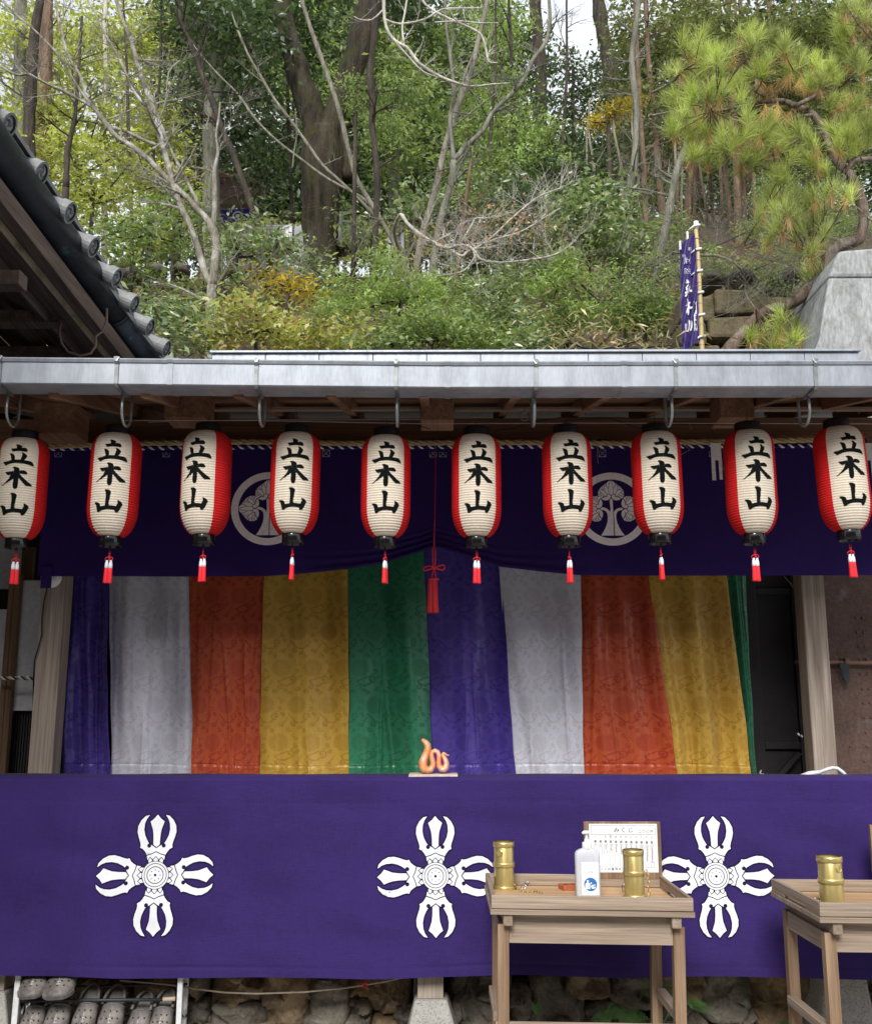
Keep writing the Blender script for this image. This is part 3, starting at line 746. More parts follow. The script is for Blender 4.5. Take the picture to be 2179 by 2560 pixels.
for k in range(12):
    x = V(130,800,4.55).x + (k-1)*.42
    m = MB(); w = .045; y0, y1 = 4.42, 6.1
    z0, z1 = ZE+.0+(y0-4.5)*SL, ZE+.0+(y1-4.5)*SL
    m.hexa([(x-w/2,y0,z0),(x+w/2,y0,z0),(x-w/2,y1,z1),(x+w/2,y1,z1),(x-w/2,y0,z0+.073),(x+w/2,y0,z0+.073),(x-w/2,y1,z1+.073),(x+w/2,y1,z1+.073)])
    m.build('rafter', M['dark_wood_y'], pav, bevel=.003)
for x0, x1, yb_, yy in ((65,150,877,4.86),(331,415,845,4.92),(850,918,850,4.92),(1458,1527,845,4.92),(1990,2060,845,4.92),(-240,-160,877,4.86)):
    zb = V(x0, yb_, yy).z; m = MB(); m.box((V(x0,yb_,yy).x, yy, zb), (V(x1,yb_,yy).x, yy+.2, zb+.16)); m.build('crossbeam', M['dark_wood_y'], pav, bevel=.004)
for a, b_, yv, yy, h in ((418,848,829,5.16,.014),(920,1455,829,5.16,.014),(1529,1960,829,5.16,.014)):
    p = V(a, yv, yy); q = V(b_, yv, yy); m = MB(); m.box((p.x, yy, p.z), (q.x, yy+.04, p.z+h)); m.build('batten', M['table_x'], pav)
# roof sheet and back slope (blocks the sky from above)
m = MB(); xa, xb = V(-250,900,5).x, V(2060,900,5).x
zr = lambda y: ZE + .105 + (y-4.5)*SL
m.hexa([(xa,4.34,zr(4.34)),(xb,4.34,zr(4.34)),(xa,7.1,zr(7.1)),(xb,7.1,zr(7.1)),(xa,4.34,zr(4.34)+.006),(xb,4.34,zr(4.34)+.006),(xa,7.1,zr(7.1)+.006),(xb,7.1,zr(7.1)+.006)])
m.build('roof_sheet', M['galv'], pav)
# flashing strip above the gutter
yf = 4.62; fa = P(530,872,yf); fb = P(2145,880,yf); nseg = 12
for k in range(nseg):
    xa = fa.x + (fb.x-fa.x)*k/nseg + .0008; xb = fa.x + (fb.x-fa.x)*(k+1)/nseg - .001
    zt = fa.z*.5+fb.z*.5
    m = MB(); m.box((xa, yf, zt-.085), (xb, yf+.14, zt-.012)); m.build('flashing_panel', M['galv'], pav, bevel=.002)
m = MB(); m.box((fa.x-.008, yf-.014, (fa.z+fb.z)/2-.011), (fb.x+.008, yf+.16, (fa.z+fb.z)/2)); m.build('flashing_cap', M['galv'], pav, bevel=.002)
# gutter
yg = 4.30
zt_, zl_, zb_ = P(1090,904,yg).z, P(1090,914,yg).z, P(1090,968,yg).z
ybk = Gz(1090, 997, zb_-.004).y
prof = [(yg-.006,zt_),(yg-.010,zt_-.006),(yg-.006,zl_),(yg,zl_-.002),(yg+.004,zb_+.004),(yg+.012,zb_-.001),(ybk-.012,zb_-.005),(ybk,zb_),(ybk+.004,zt_+.01),
        (ybk+.001,zt_+.01),(ybk-.003,zb_+.004),(yg+.014,zb_+.003),(yg+.007,zb_+.006),(yg+.003,zl_-.002),(yg+.001,zt_)]
def gsag(x): return max(0.0, -x)*.0125
def gutter_len(x0, x1):
    m = MB(); m.extrude_x(prof, x0, x1)
    m.v = [(x, y, z + gsag(x)) for x, y, z in m.v]; return m
g0, g1 = P(-160,930,yg).x, P(2330,930,yg).x
cuts = [g0, P(425,930,yg).x, 0.02, P(1560,930,yg).x, g1]
gut = gutter_len(cuts[0], cuts[1]).build('gutter', M['galv'], pav)
for a, b_ in zip(cuts[1:-1], cuts[2:]): gutter_len(a+.0015, b_).build('gutter_length', M['galv'], gut)
for c in cuts[1:-1]:
    m = MB(); m.extrude_x([(y-.0022 if y < 4.4 else y+.002, z-.0022 if z < (zt_+zb_)/2 else z+.001) for y, z in prof], c-.012, c+.012)
    m.v = [(x, y, z+gsag(x)) for x, y, z in m.v]; m.build('gutter_joint', M['galv'], gut)
for k in range(8):
    xv = -52 + 284*k if k else -6
    c = V(xv+1, 800, yg); x = c.x; dz = gsag(x)
    m = MB(); w = .0085
    path = [(yg+.05,zt_+.012),(yg-.014,zt_+.004),(yg-.016,zl_),(yg-.004,zl_-.012),(yg-.003,zb_),(yg+.010,zb_-.008),(ybk,zb_-.010)]
    for (ya, za), (yb2, zb2) in zip(path[:-1], path[1:]):
        n = Vector((yb2-ya, zb2-za)).normalized().orthogonal()*-.0025 if False else Vector((0,0))
        m.hexa([(x-w,ya,za-.0025+dz),(x+w,ya,za-.0025+dz),(x-w,yb2,zb2-.0025+dz),(x+w,yb2,zb2-.0025+dz),(x-w,ya-.003,za+.0015+dz),(x+w,ya-.003,za+.0015+dz),(x-w,yb2,zb2+.0015+dz),(x+w,yb2,zb2+.0015+dz)])
    for s in (-1,1): m.tube([(x, yg-.018, zl_+.002+dz), (x+s*.012, yg-.013, zt_+.003+dz)], .0022, 5)
    m.build('gutter_strap', M['steel'], gut)
    zbot = V(xv+10, 866, yg+.2).z
    ya, yb2 = yg+.10, yg+.235; r = (yb2-ya)/2; ym = (ya+yb2)/2
    pts = [(x, ya+.005, zb_+dz-.006), (x, ya, zb_-.05)] + [(x, ym-r*math.cos(a), zbot+r*.9-r*.9*math.sin(a)) for a in [i*math.pi/10 for i in range(11)]] + [(x, yb2, zbot+.12), (x, yb2+.005, zb_+.14)]
    m = MB(); m.tube(pts, .0070, 8, flat=.7); m.build('gutter_hook', M['steel'], gut, smooth=True)
# thin wires, cables, small hooks below the beam
m = MB(); m.tube([V(250,851,4.95), V(520,851,4.9), V(870,857.5,4.9), V(1200,856,4.9), V(1900,858,4.9)], .0016, 5)
m.tube([V(300,854,5.0), V(480,850,5.0), V(860,849,5.0)], .0014, 5)
tag(m.build('hanging_wire', M['wire'], origin=tuple(V(250,851,4.95))), 'thin pale wire strung tight behind the tops of the lanterns', 'wire')
m = MB()
m.tube([V(1000,872,4.98),V(1040,866,4.98),V(1075,854,4.98),V(1130,845,4.98),V(1260,845,4.98),V(1295,848,4.98)], .0025, 5)
m.tube([V(1110,868,4.98),V(1150,850,4.98),V(1235,846,4.98),V(1290,866,4.98),V(1330,868,4.98),V(1345,858,4.98),V(1500,860,4.98)], .0025, 5)
m.tube([V(780,872,4.98),V(806,856,4.98),V(840,859,4.98),V(870,868,4.98)], .0022, 5)
tag(m.build('power_cable', M['black_cable'], origin=tuple(V(1000,872,4.98))), 'slack black cable looping between the lantern tops in front of the beam', 'cable')
for cx, cy, lab in ((1061,843,'large iron ring hung from the batten left of the middle gutter hook'), (33,850,'iron ring behind the leftmost gutter hook')):
    r = .022 if cx > 100 else .018; c = V(cx, cy, 5.0); m = MB()
    m.tube([(c.x+r*math.cos(a), c.y+.004*math.sin(a), c.z+r*math.sin(a)) for a in [i*math.pi/12 for i in range(25)]], .003, 6, cap=False)
    m.tube([(c.x, c.y, c.z+r), (c.x, c.y, c.z+r+.02)], .003, 5); m.tube([(c.x-.015, c.y, c.z+r+.02), (c.x+.015, c.y, c.z+r+.02)], .003, 5)
    tag(m.build('iron_ring', M['steel'], origin=tuple(c)), lab, 'ring', 'iron rings under the eave')
for k, (cx, cy) in enumerate(((597,842),(822,838),(945,842),(1184,840),(1309,846),(1396,868),(1444,868),(1546,842),(1637,842),(1735,836))):
    c = V(cx, cy, 4.97); m = MB(); L = .028 if cx in (1396,1444) else .014
    m.tube([c+Vector((0,0,L)), c+Vector((0,0,.004)), c+Vector((.005,0,-.004)), c+Vector((.011,0,.001)), c+Vector((.010,0,.008))], .0017, 5)
    o = m.build('screw_hook', M['steel'], origin=tuple(c)); tag(o, 'small metal screw hook under the eave, %s from the left' % ('first','second','third','fourth','fifth','sixth','seventh','eighth','ninth','tenth')[k], 'hook', 'small hooks in the beam')
# round white fitting and cable by the left post
c = P(108, 1437, 5.40)
m = MB(); pr = [(0,-.022),(.03,-.02),(.048,-.013),(.056,0),(.056,.012),(0,.012)]
m.lathe([(max(r,.0005), z) for r, z in pr], 24, cap=False)
o = m.build('round_lamp', M['white_metal'], smooth=True); o.location = (c.x, 5.52, c.z); o.rotation_euler = (rad(90), 0, 0)
tag(o, 'round white fitting half hidden behind the left end of the dark purple curtain', 'lamp')
m = MB(); a = P(103,1425,5.44); b_ = P(126,1470,5.44); m.box((a.x,5.445,b_.z),(b_.x,5.449,a.z+.02)); m.build('corner_flap', M['upper_cloth'], upper)
def z4(x, y, Y): return P(x/3.455, 1350+y/3.455, Y)
m = MB(); m.tube([z4(408,410,5.6), z4(378,540,5.645), z4(362,690,5.645), z4(360,820,5.645), z4(325,950,5.645), z4(298,1040,5.645), z4(290,1200,5.7), z4(287,1500,5.8)], .0042, 7)
tag(m.build('post_cable', M['black_cable'], smooth=True), 'black cable running down the face of the left post', 'cable')

# ================================================================ dim space behind: left screens, right rusty door
M['screen'] = simple('white_screen_paper', (.50,.50,.53), .9, var=.08, scale=4, bump=.2, bscale=12, bstretch=(1,1,.3), bd=.01)
M['dark_wall'] = simple('dark_inner_wall', (.016,.013,.012), .9, var=.3)
M['rust'] = simple('rusty_iron_door', (.105,.060,.048), .75, var=.3, scale=5, bump=.5, bscale=45, bd=.006, spots=((.18,.15,.14), 8, .56, .74), fine=.3)
M['dark_panel'] = simple('dark_door_panel', (.014,.011,.013), .6, var=.3)
ys = 6.05
def zp(x, y, Y=ys): return P(x/3.455, 1350+y/3.455, Y)
rm = MB(); rm.box((-4.6, 7.3, -.5), (4.8, 7.4, 3.6)); o = rm.build('back_wall', M['dark_wall']); tag(o, 'dark back wall deep behind the brocade curtains', 'wall')
for x0, x1, yt, ybt, lab in ((-130,58,600,1468,'white paper screen panel at the left picture edge behind the thin upright'), (158,352,350,1475,'white paper screen panel between the thin upright and the left post')):
    a = zp(x0, yt); b_ = zp(x1, ybt); m = MB(); m.box((a.x, ys, b_.z), (b_.x, ys+.02, a.z)); o = m.build('paper_screen', M['screen'], origin=(a.x, ys, b_.z)); tag(o, lab, 'screen', 'white paper screens on the left')
up = thing('thin_upright', 'thin brown wooden upright between the two white paper screens', 'post', tuple(zp(90, 2030, ys-.05)))
a = zp(35, 2040, ys-.05); b_ = zp(132, 300, ys-.05)
ux = (zp(50,1100).x + zp(147,1100).x)/2
for x0, x1 in ((ux-.034, ux-.002), (ux+.001, ux+.034)):
    m = MB(); m.box((x0, ys-.05-(x0 > ux)*.004, .8), (x1, ys-.006, b_.z)); m.build('upright_half', M['dark_wood_z'], up, bevel=.003)
m = MB(); a = zp(-150, -200, ys+.3); b_ = zp(190, 420, ys+.3); m.box((a.x, ys+.3, b_.z), (b_.x, ys+.33, a.z)); o = m.build('grey_board', M['screen'], origin=tuple(a)); tag(o, 'grey shaded board above the white screens at the upper left', 'board')
m = MB(); a = zp(195, 60, ys+.2); b_ = zp(265, 420, ys+.2); m.box((a.x, ys+.2, b_.z), (b_.x, ys+.24, a.z)); o = m.build('red_brown_strip', M['dark_wood_z'], origin=tuple(a)); tag(o, 'dark red brown wooden strip behind the first lantern tassel', 'strip')
rp2 = [zp(-60,1190,5.9), zp(60,1195,5.9), zp(160,1190,5.9), zp(290,1200,5.9)]
sr = thing('black_white_rope', 'thin black and white twisted rope across the left screens', 'rope', tuple(rp2[0]))
for mb, mm in twisted('r', 5.9, rp2, .009, [M['black_cable'], M['white_thread'], M['straw']], 3, .05, .007, rs=.6): mb.build('strand', mm, sr, smooth=True)
low = thing('slatted_door', 'dark slatted door below the white screens at far left', 'door', tuple(zp(150,2030,6.1)))
x0 = zp(-150,1500,6.15).x; x1 = zp(352,1500,6.15).x; n = 22
for k in range(n):
    xa = x0 + (x1-x0)*k/n; m = MB(); m.box((xa, 6.1, .6), (xa+(x1-x0)/n*.6, 6.13, zp(0,1490,6.1).z)); m.build('slat', M['dark_panel'], low)
m = MB(); m.box((x0, 6.135, .6), (x1, 6.15, zp(0,1490,6.1).z)); m.build('backing', M['dark_wall'], low)
# rusty iron door on the right
def z5(x, y, Y): return P(1820+x/3.638, 1400+y/3.638, Y)
yr_ = 6.15
door = thing('iron_door', 'rusty brown riveted iron door with a sliding bolt at the right', 'door', tuple(z5(1100,1990,yr_)))
a = z5(885,-80,yr_); m = MB(); m.box((a.x-.12, yr_, .5), (a.x+1.3, yr_+.03, z5(900,-80,yr_).z)); m.build('door_leaf', M['rust'], door)
RV = [(1185,790),(1243,790),(1196,905),(1254,905),(1205,1042),(1265,1040),(1217,1175),(1275,1173),(1229,1303),(1288,1302),(1241,1436),(1299,1434),(1251,1570),(1262,1697),(1110,1694),(1241,1832),(1152,1960),(1163,530),(1221,530),(1172,660),(1232,660)]
rv0 = None
for x, y in RV:
    c = z5(x, y, yr_)
    if rv0 is None:
        m = MB(); m.lathe([(.0085,0),(.0075,.003),(.004,.006),(.0005,.0068)], 10, cap=False)
        m.v = [(x2, -z2, y2) for x2, y2, z2 in m.v]
        me = bpy.data.meshes.new('rivet'); me.from_pydata(m.v, [], m.f); me.materials.append(M['rust']); rv0 = me
    o = bpy.data.objects.new('rivet', rv0); C.objects.link(o); o.parent = door; o.location = c - Vector(ORG[door.name]) - Vector((0,.0005,0))
m = MB(); m.tube([z5(600,930,yr_-.035), z5(930,934,yr_-.035), z5(1420,940,yr_-.035)], .013, 10); bolt = m.build('bolt', simple('rusty_bolt', (.16,.085,.05), .6, .2, var=.3, scale=20), door, smooth=True)
m = MB(); a = z5(1034,880,yr_-.04); b_ = z5(1118,955,yr_-.04); m.box((a.x+.012, yr_-.055, b_.z), (b_.x-.012, yr_-.001, a.z-.01)); m.box((a.x, yr_-.008, a.z-.02), (b_.x, yr_-.0015, a.z)); m.build('bolt_keeper', M['rust'], door, bevel=.003)
hp = [z5(x,y,yr_) for x,y in ((976,942),(1068,950),(1068,975),(1058,1000),(1070,1060),(1055,1130),(1040,1130),(1005,1060),(988,1000),(976,965))]
m = MB(); m.prism_y([(p.x,p.z) for p in hp], yr_-.062, yr_-.052); m.build('hasp', M['iron'], door)
m = MB(); c = z5(1034,1018,yr_-.064); m.prism_y([(c.x+a, c.z+b2) for a, b2 in ((-.006,-.02),(.006,-.02),(.008,0),(.006,.02),(-.006,.02),(-.008,0))], yr_-.066, yr_-.0625); m.build('hasp_slot', M['black_matt'], door)
# dark cabinet door between curtains and right post
cab = thing('dark_cabinet', 'nearly black panelled cabinet between the green curtain strip and right post', 'cabinet', tuple(z5(420,1990,6.3)))
a = z5(140,-60,6.3); b_ = z5(690,-60,6.3); zq = z5(0,1660,6.3).z; zt2 = z5(0,270,6.3).z
m = MB(); m.box((a.x-.15, 6.33, .5), (b_.x+.15, 6.36, 3.1)); m.build('carcass', M['dark_panel'], cab)
for x0, x1 in ((a.x-.02, a.x+.06), (b_.x-.10, b_.x-.02)):
    m = MB(); m.box((x0, 6.30, .5), (x1, 6.329, 3.1)); m.build('stile', M['dark_panel'], cab, bevel=.003)
for z in (zq-.04, zt2-.03):
    m = MB(); m.box((a.x+.061, 6.303, z), (b_.x-.101, 6.329, z+.04)); m.build('rail', M['dark_panel'], cab, bevel=.003)
m = MB(); p, q = z5(440,1990,6.28), z5(640,1760,6.28); m.hexa([(p.x-.02,6.27,p.z),(p.x+.02,6.27,p.z),(p.x-.02,6.29,p.z),(p.x+.02,6.29,p.z),(q.x-.02,6.27,q.z),(q.x+.02,6.27,q.z),(q.x-.02,6.29,q.z),(q.x+.02,6.29,q.z)]); m.build('brace', M['dark_panel'], cab)
m = MB(); m.tube([z5(505,145,5.8), z5(545,190,5.8), z5(590,245,5.8)], .002, 5); tag(m.build('loose_string', M['straw'], smooth=True), 'short loose string beside the top of the right post', 'string')
m = MB(); c = z5(650,1590,6.0); m.tube([c+Vector((-.012,0,.008)), c+Vector((-.004,0,-.006))], .006, 6); m.tube([c+Vector((.006,0,-.004)), c+Vector((.012,0,-.014))], .006, 6)
tag(m.build('white_clip', M['white_paper'], smooth=True, origin=tuple(c)), 'tiny white clip glinting left of the right post', 'clip')
# white tube arm lying on the counter by the right post
m = MB(); m.tube([z5(640,1990,5.45), z5(660,1975,5.45), z5(735,1945,5.45), z5(828,1932,5.45)], [.009,.013,.013,.012], 10, flat=1.6)
m.tube([z5(820,1935,5.45), z5(900,1905,5.45), z5(945,1893,5.45), z5(990,1896,5.45), z5(1035,1928,5.45), z5(1088,1985,5.45)], .0095, 10)
tag(m.build('white_tube_handle', M['white_metal'], smooth=True, origin=tuple(z5(700,1985,5.45))), 'bent white tube handle lying on the counter by the right post', 'handle')
m = MB(); c = z5(300,1985,5.5); m.tube([c, c+Vector((0,0,.02)), c+Vector((-.006,0,.028)), c+Vector((.003,0,.04))], [.011,.009,.004,.003], 6); m.tube([c+Vector((0,0,.008)), c+Vector((.014,0,.022))], .004, 5)
tag(m.build('small_ornament', simple('grey_plaster', (.3,.28,.26), .8), smooth=True, origin=tuple(c)), 'tiny grey ornament on the counter near the green curtain strip', 'ornament')
# ================================================================ tiled hall eave at the upper left
hall = thing('tiled_hall', 'old temple hall with grey tiled roof and dark copper gutter at upper left', 'temple hall', (-3.4, 6, 0))
def unit(v): v = Vector(v); return v.normalized()
HD = unit(ray(1171, 2004)); Y0 = 4.7
def hz_(x, yk):                     # cross-section point whose receding line passes picture point (0, yk)
    n = Vector(ray(0, yk)).cross(HD)
    return (x, EYE - (n.x*x + n.y*Y0)/n.z)
def hl(c, t): return Vector((c[0] + HD.x*t, Y0 + HD.y*t, c[1] + HD.z*t))
T0, T1 = -3.4, 4.2
A0 = P(0,306,Y0); xA = A0.x
top = (A0.x, A0.z); lowp = hz_(xA-.035, 429)
gc = ((top[0]+lowp[0])/2 - .02, (top[1]+lowp[1])/2); gr = math.hypot(top[0]-lowp[0], top[1]-lowp[1])/2
def gut_arc(t0, t1, r):
    m = MB(); n = 18; a0 = math.atan2(top[1]-gc[1], top[0]-gc[0])
    vs = []
    for t in (t0, t1):
        for rr in (r, r-.004):
            for i in range(n+1):
                a = a0 - math.pi*1.02*i/n; p = hl((gc[0]+rr*math.cos(a), gc[1]+rr*math.sin(a)), t); vs.append(p)
    N = n+1; fs = []
    for i in range(n):
        fs += [(i,i+1,2*N+i+1,2*N+i), (N+i,3*N+i,3*N+i+1,N+i+1), (i,N+i,N+i+1,i+1), (2*N+i,2*N+i+1,3*N+i+1,3*N+i)]
    fs += [(0,2*N,3*N,N),(n,N+n,3*N+n,2*N+n)]
    m.add(vs, fs); return m
hg = None
def tpix(x, y):                     # distance along the eave for a picture point on the gutter lip
    best = min(((abs((lambda w: (w.x*_cy+w.y*_sy)/( (w.y*_cy - w.x*_sy)*_cp + (w.z-EYE)*_sp)*F + 1089.5)(hl(top, t)) - x), t) for t in np.linspace(T0, T1, 700))); return best[1]
tj = tpix(305, 760)
hg = gut_arc(T0, tj, gr).build('copper_gutter', M['copper'], hall, smooth=True)
gut_arc(tj-.03, T1, gr*1.02).build('gutter_length', M['copper'], hg, smooth=True)
gut_arc(tj-.05, tj-.01, gr*1.05).build('gutter_band', M['copper'], hg, smooth=True)
lipt = MB(); lipt.tube([hl((top[0]+.002, top[1]+.002), t) for t in np.linspace(T0, T1, 8)], .006, 6); lipt.build('gutter_lip', M['steel'], hg, smooth=True)
sect = [(lowp, 'hall_fascia'), (hz_(xA-.03, 442), 'hall_fascia'), (hz_(xA-.05, 500), 'hall_wood'), (hz_(xA-.14, 545), 'hall_wood'), (hz_(xA-.16, 575), 'hall_fascia'), (hz_(xA-.36, 640), 'hall_wood'), (hz_(xA-.38, 672), 'hall_wood'),
        (hz_(xA-.72, 735), 'hall_wood'), (hz_(xA-.75, 775), 'hall_wood'), (hz_(xA-1.3, 840), 'hall_wood'), (hz_(xA-1.33, 885), 'hall_wood'), (hz_(xA-2.4, 960), 'hall_wood')]
for (c0, m0), (c1, m1) in zip(sect[1:-1], sect[2:]):
    m = MB(); q = []
    for t in (T0, T1):
        a = hl(c0, t); b_ = hl(c1, t); nrm = Vector((b_.z-a.z, 0, -(b_.x-a.x))).normalized()
        if nrm.z < 0 and abs(nrm.z) > .2: nrm = -nrm
        if abs(nrm.z) <= .2 and nrm.x > 0: nrm = -nrm
        q.append((a, b_, a + nrm*.03, b_ + nrm*.03))
    m.hexa([q[0][0], q[0][1], q[1][0], q[1][1], q[0][2], q[0][3], q[1][2], q[1][3]])
    m.build('eave_board', M[m1], hall, bevel=.004)
m = MB(); q0, q1 = hl((top[0]+.02, top[1]+.03), -5.2), hl((top[0]+.02, top[1]+.03), T1)
m.hexa([q0+Vector((-2.2,0,1.0)), q0, q1+Vector((-2.2,0,1.0)), q1, q0+Vector((-2.2,0,1.05)), q0+Vector((0,0,.03)), q1+Vector((-2.2,0,1.05)), q1+Vector((0,0,.03))]); m.build('roof_deck', M['tile'], hall)  # deck runs on unseen toward the viewer to shade the cloth's left end
m = MB(); m.box((-3.8,1.9,0),(-3.7,9.8,4.6)); m.build('hall_wall', M['dark_wall'], hall)
m = MB(); a = hl(sect[-1][0], T0); b_ = hl(sect[-1][0], T1)
m.box((-8.5, 1.9, a.z-.45), (a.x+.3, 9.8, a.z-.40)); m.build('inner_ceiling', M['dark_wall'], hall)
# projecting bracket blocks and cross poles under the eave
def z1(x, y, Y): return P(x/3.188, 250+y/3.188, Y)
m = MB(); p = z1(150,1465,5.25); m.box((p.x-.9, 5.25, p.z), (p.x, 5.36, p.z+.085)); m.build('bracket_arm', M['hall_wood'], hall, bevel=.004)
m = MB(); p = z1(480,1690,6.3); m.box((p.x-2, 6.3, p.z-.07), (p.x, 6.42, p.z+.02)); m.build('bracket_arm', M['hall_wood'], hall, bevel=.004)
m = MB(); p = z1(785,2030,6.9); m.box((p.x-3, 6.9, p.z-.1), (p.x, 7.02, p.z+.07)); m.build('bracket_arm', M['hall_wood'], hall, bevel=.004)
m = MB(); m.tube([z1(x,y,6.25) for x, y in ((850,1660),(850,1760),(822,1840),(765,1880),(762,1960),(722,2020),(640,2040),(540,2008),(490,1940),(470,1850),(490,1760),(480,1700),(400,1690))], .0085, 8)
m.build('bent_rod', simple('rusty_rod', (.17,.11,.08), .7, .2), hall, smooth=True)
# tiles
disc = None
DC = [(-38,190),(23.5,313),(105,433.5),(177,532),(235,618.6),(293,695),(337,761),(376,818),(417,872),(452,921),(484,966)]
for i, (x, y) in enumerate(DC):
    D = 4.7*math.hypot(1171-23.5, 2004-313)/math.hypot(1171-x, 2004-y)
    c = P(x, y, D)
    tl = bpy.data.objects.new('round_tile', None)
    m = MB(); n = 20; R = .066; ang = rad(24)
    ax = Vector((-math.cos(ang), 0, math.sin(ang))); up_ = Vector((math.sin(ang), 0, math.cos(ang))); sd_ = Vector((0,1,0))
    vs = []; 
    for s, r in ((0,R*.80),(0,R),(.055,R),(.058,R*.86),(1.9,R*.86)):
        for k in range(n): a = 2*math.pi*k/n; vs.append(c + ax*s + up_*math.cos(a)*r + sd_*math.sin(a)*r)
    fs = [(j*n+k, j*n+(k+1)%n, (j+1)*n+(k+1)%n, (j+1)*n+k) for j in range(4) for k in range(n)]
    m.add(vs, fs)
    o = m.build('round_tile', M['tile'], hall, smooth=False)
    m = MB(); vs = [c + ax*.014 + up_*math.cos(a)*R*.81 + sd_*math.sin(a)*R*.81 for a in [2*math.pi*k/n for k in range(n)]]
    m.add(vs, [tuple(range(n))])
    for q in range(3):             # swirl relief
        a0 = q*2.094 + i; pts = []
        for k in range(7):
            a = a0 + k*.36; r = R*(.62 - .07*k); pts.append(c + ax*.010 + up_*math.cos(a)*r + sd_*math.sin(a)*r)
        m.tube(pts, [R*.07,R*.11,R*.14,R*.16,R*.17,R*.15,R*.1], 6)
    m.build('tile_face', M['tile'], o, smooth=False)
    if i < len(DC)-1:
        x2, y2 = DC[i+1]; D2 = 4.7*math.hypot(1171-23.5, 2004-313)/math.hypot(1171-x2, 2004-y2); c2 = P(x2, y2, D2)
        m = MB(); dn = Vector((0,0,-.075))
        q = [c + ax*.09 + up_*-.01, c2 + ax*.09 + up_*-.01]
        m.hexa([q[0]+dn*.5, q[0]+ax*1.9+dn*.5, q[1]+dn*.5, q[1]+ax*1.9+dn*.5, q[0], q[0]+ax*1.9, q[1], q[1]+ax*1.9])
        m.build('pan_tile', M['tile'], hall)

# ================================================================ stone wall under the counter
def fieldstone(name, x0, y0, x1, y1, Y, mat, seed, depth=.22, poly=None):
    r = random.Random(seed)
    a = P(x0, y1, Y); b_ = P(x1, y0, Y); cx, cz = (a.x+b_.x)/2, (a.z+b_.z)/2; hx, hz = (b_.x-a.x)/2, (b_.z-a.z)/2
    n = 36; rings_ = [(0,.0),(.2,.0),(.4,.004),(.58,.008),(.74,.014),(.86,.026),(.94,.045),(1.0,.085),(1.02,depth)]
    corners = sorted(r.uniform(0,1)*.12 + k/6 for k in range(6)); cr_ = [1 + r.uniform(-.16,.14) for _ in range(6)]
    rr = [float(np.interp(k/n, corners + [corners[0]+1], cr_ + [cr_[0]], left=cr_[-1]))*(1+r.uniform(-.02,.02)) for k in range(n)]
    sh = [abs(math.cos(a_))**4 + abs(math.sin(a_))**4 for a_ in [2*math.pi*k/n for k in range(n)]]
    tw = r.uniform(-.2,.2); tx, tz = r.uniform(-.25,.25), r.uniform(-.35,.1)
    fac = [(r.uniform(-1,1), r.uniform(-1,1), r.uniform(-.05,.02)) for _ in range(7)]
    def face_(x, z):
        u, v = (x-cx)/hx, (z-cz)/hz
        y = min(((u-a_)**2+(v-b2)**2, c_ + (u-a_)*tx*.12*(1 if i_ % 2 else -1.3) + (v-b2)*.07*(1 if i_ % 3 else -1)) for i_, (a_, b2, c_) in enumerate(fac))[1]
        y += mnoise.noise(Vector((x*9+seed, z*9, seed*1.7)))*.022 + abs(mnoise.noise(Vector((x*26+z*9, z*24+seed, 3))))*.016 + mnoise.noise(Vector((x*70, z*55+seed, 8)))*.004
        return y
    vs = [(cx, Y + face_(cx, cz), cz)]; fs = []
    for j, (s, dy) in enumerate(rings_[1:]):
        for k in range(n):
            a_ = 2*math.pi*k/n; q = s*rr[k]/(sh[k]**.25)
            x = cx + hx*q*math.cos(a_); z = cz + hz*q*math.sin(a_) + tw*hx*.25*q*math.cos(a_)
            vs.append((x, Y + dy + face_(x, z)*(1 if j < 6 else .6), z))
    for k in range(n): fs.append((0, 1+(k+1)%n, 1+k))
    for j in range(len(rings_)-2):
        for k in range(n): fs.append((1+j*n+k, 1+j*n+(k+1)%n, 1+(j+1)*n+(k+1)%n, 1+(j+1)*n+k))
    m = MB(); m.add(vs, fs); return m
def rockmat(name, col, spot):
    return simple(name, col, .88, var=.35, scale=5, bump=.9, bscale=28, bd=.02, spots=(spot, 7, .5, .7), fine=.3)
RM = [rockmat('brown_fieldstone', (.19,.14,.09), (.28,.21,.12)), rockmat('grey_fieldstone', (.155,.14,.115), (.09,.085,.065)), rockmat('ochre_fieldstone', (.23,.16,.085), (.11,.085,.06)), rockmat('dark_fieldstone', (.10,.09,.075), (.17,.145,.11))]
sw = thing('stone_wall', 'low dry wall of rough brown fieldstones below the counter cloth', 'stone wall', (0, 5.4, 0))
Q7 = lambda x, y: (480 + x/2.321, 2440 + y/2.321); Q8 = lambda x, y: (1220 + x/1.839, 2440 + y/1.839)
ST = []
for x0,y0,x1,y1,m_ in ((85,-30,420,200,0),(378,-30,712,330,0),(690,35,915,340,1),(880,-40,1062,136,2),(1010,-20,1285,250,0),(95,172,410,420,1),(-30,120,118,330,1),(690,-60,880,60,3),(-90,-60,92,130,3),(880,130,1030,330,3),(650,250,1010,420,1),(1500,-40,1760,330,3),(1180,180,1300,330,3)):
    a = Q7(x0,y0); b_ = Q7(x1,y1); ST.append((a[0],a[1],b_[0],b_[1],m_))
for x0,y0,x1,y1,m_ in ((-60,-30,110,120,3),(96,46,202,220,1),(190,-30,440,330,3),(350,-30,570,112,0),(428,144,665,330,1),(560,-30,760,160,1),(780,-30,1004,160,0),(780,140,960,330,3),(996,-30,1195,215,1),(1186,-40,1400,300,2),(1390,-40,1525,330,0),(1125,150,1240,330,1),(920,180,1010,330,3),(-40,110,100,330,3)):
    a = Q8(x0,y0); b_ = Q8(x1,y1); ST.append((a[0],a[1],b_[0],b_[1],m_))
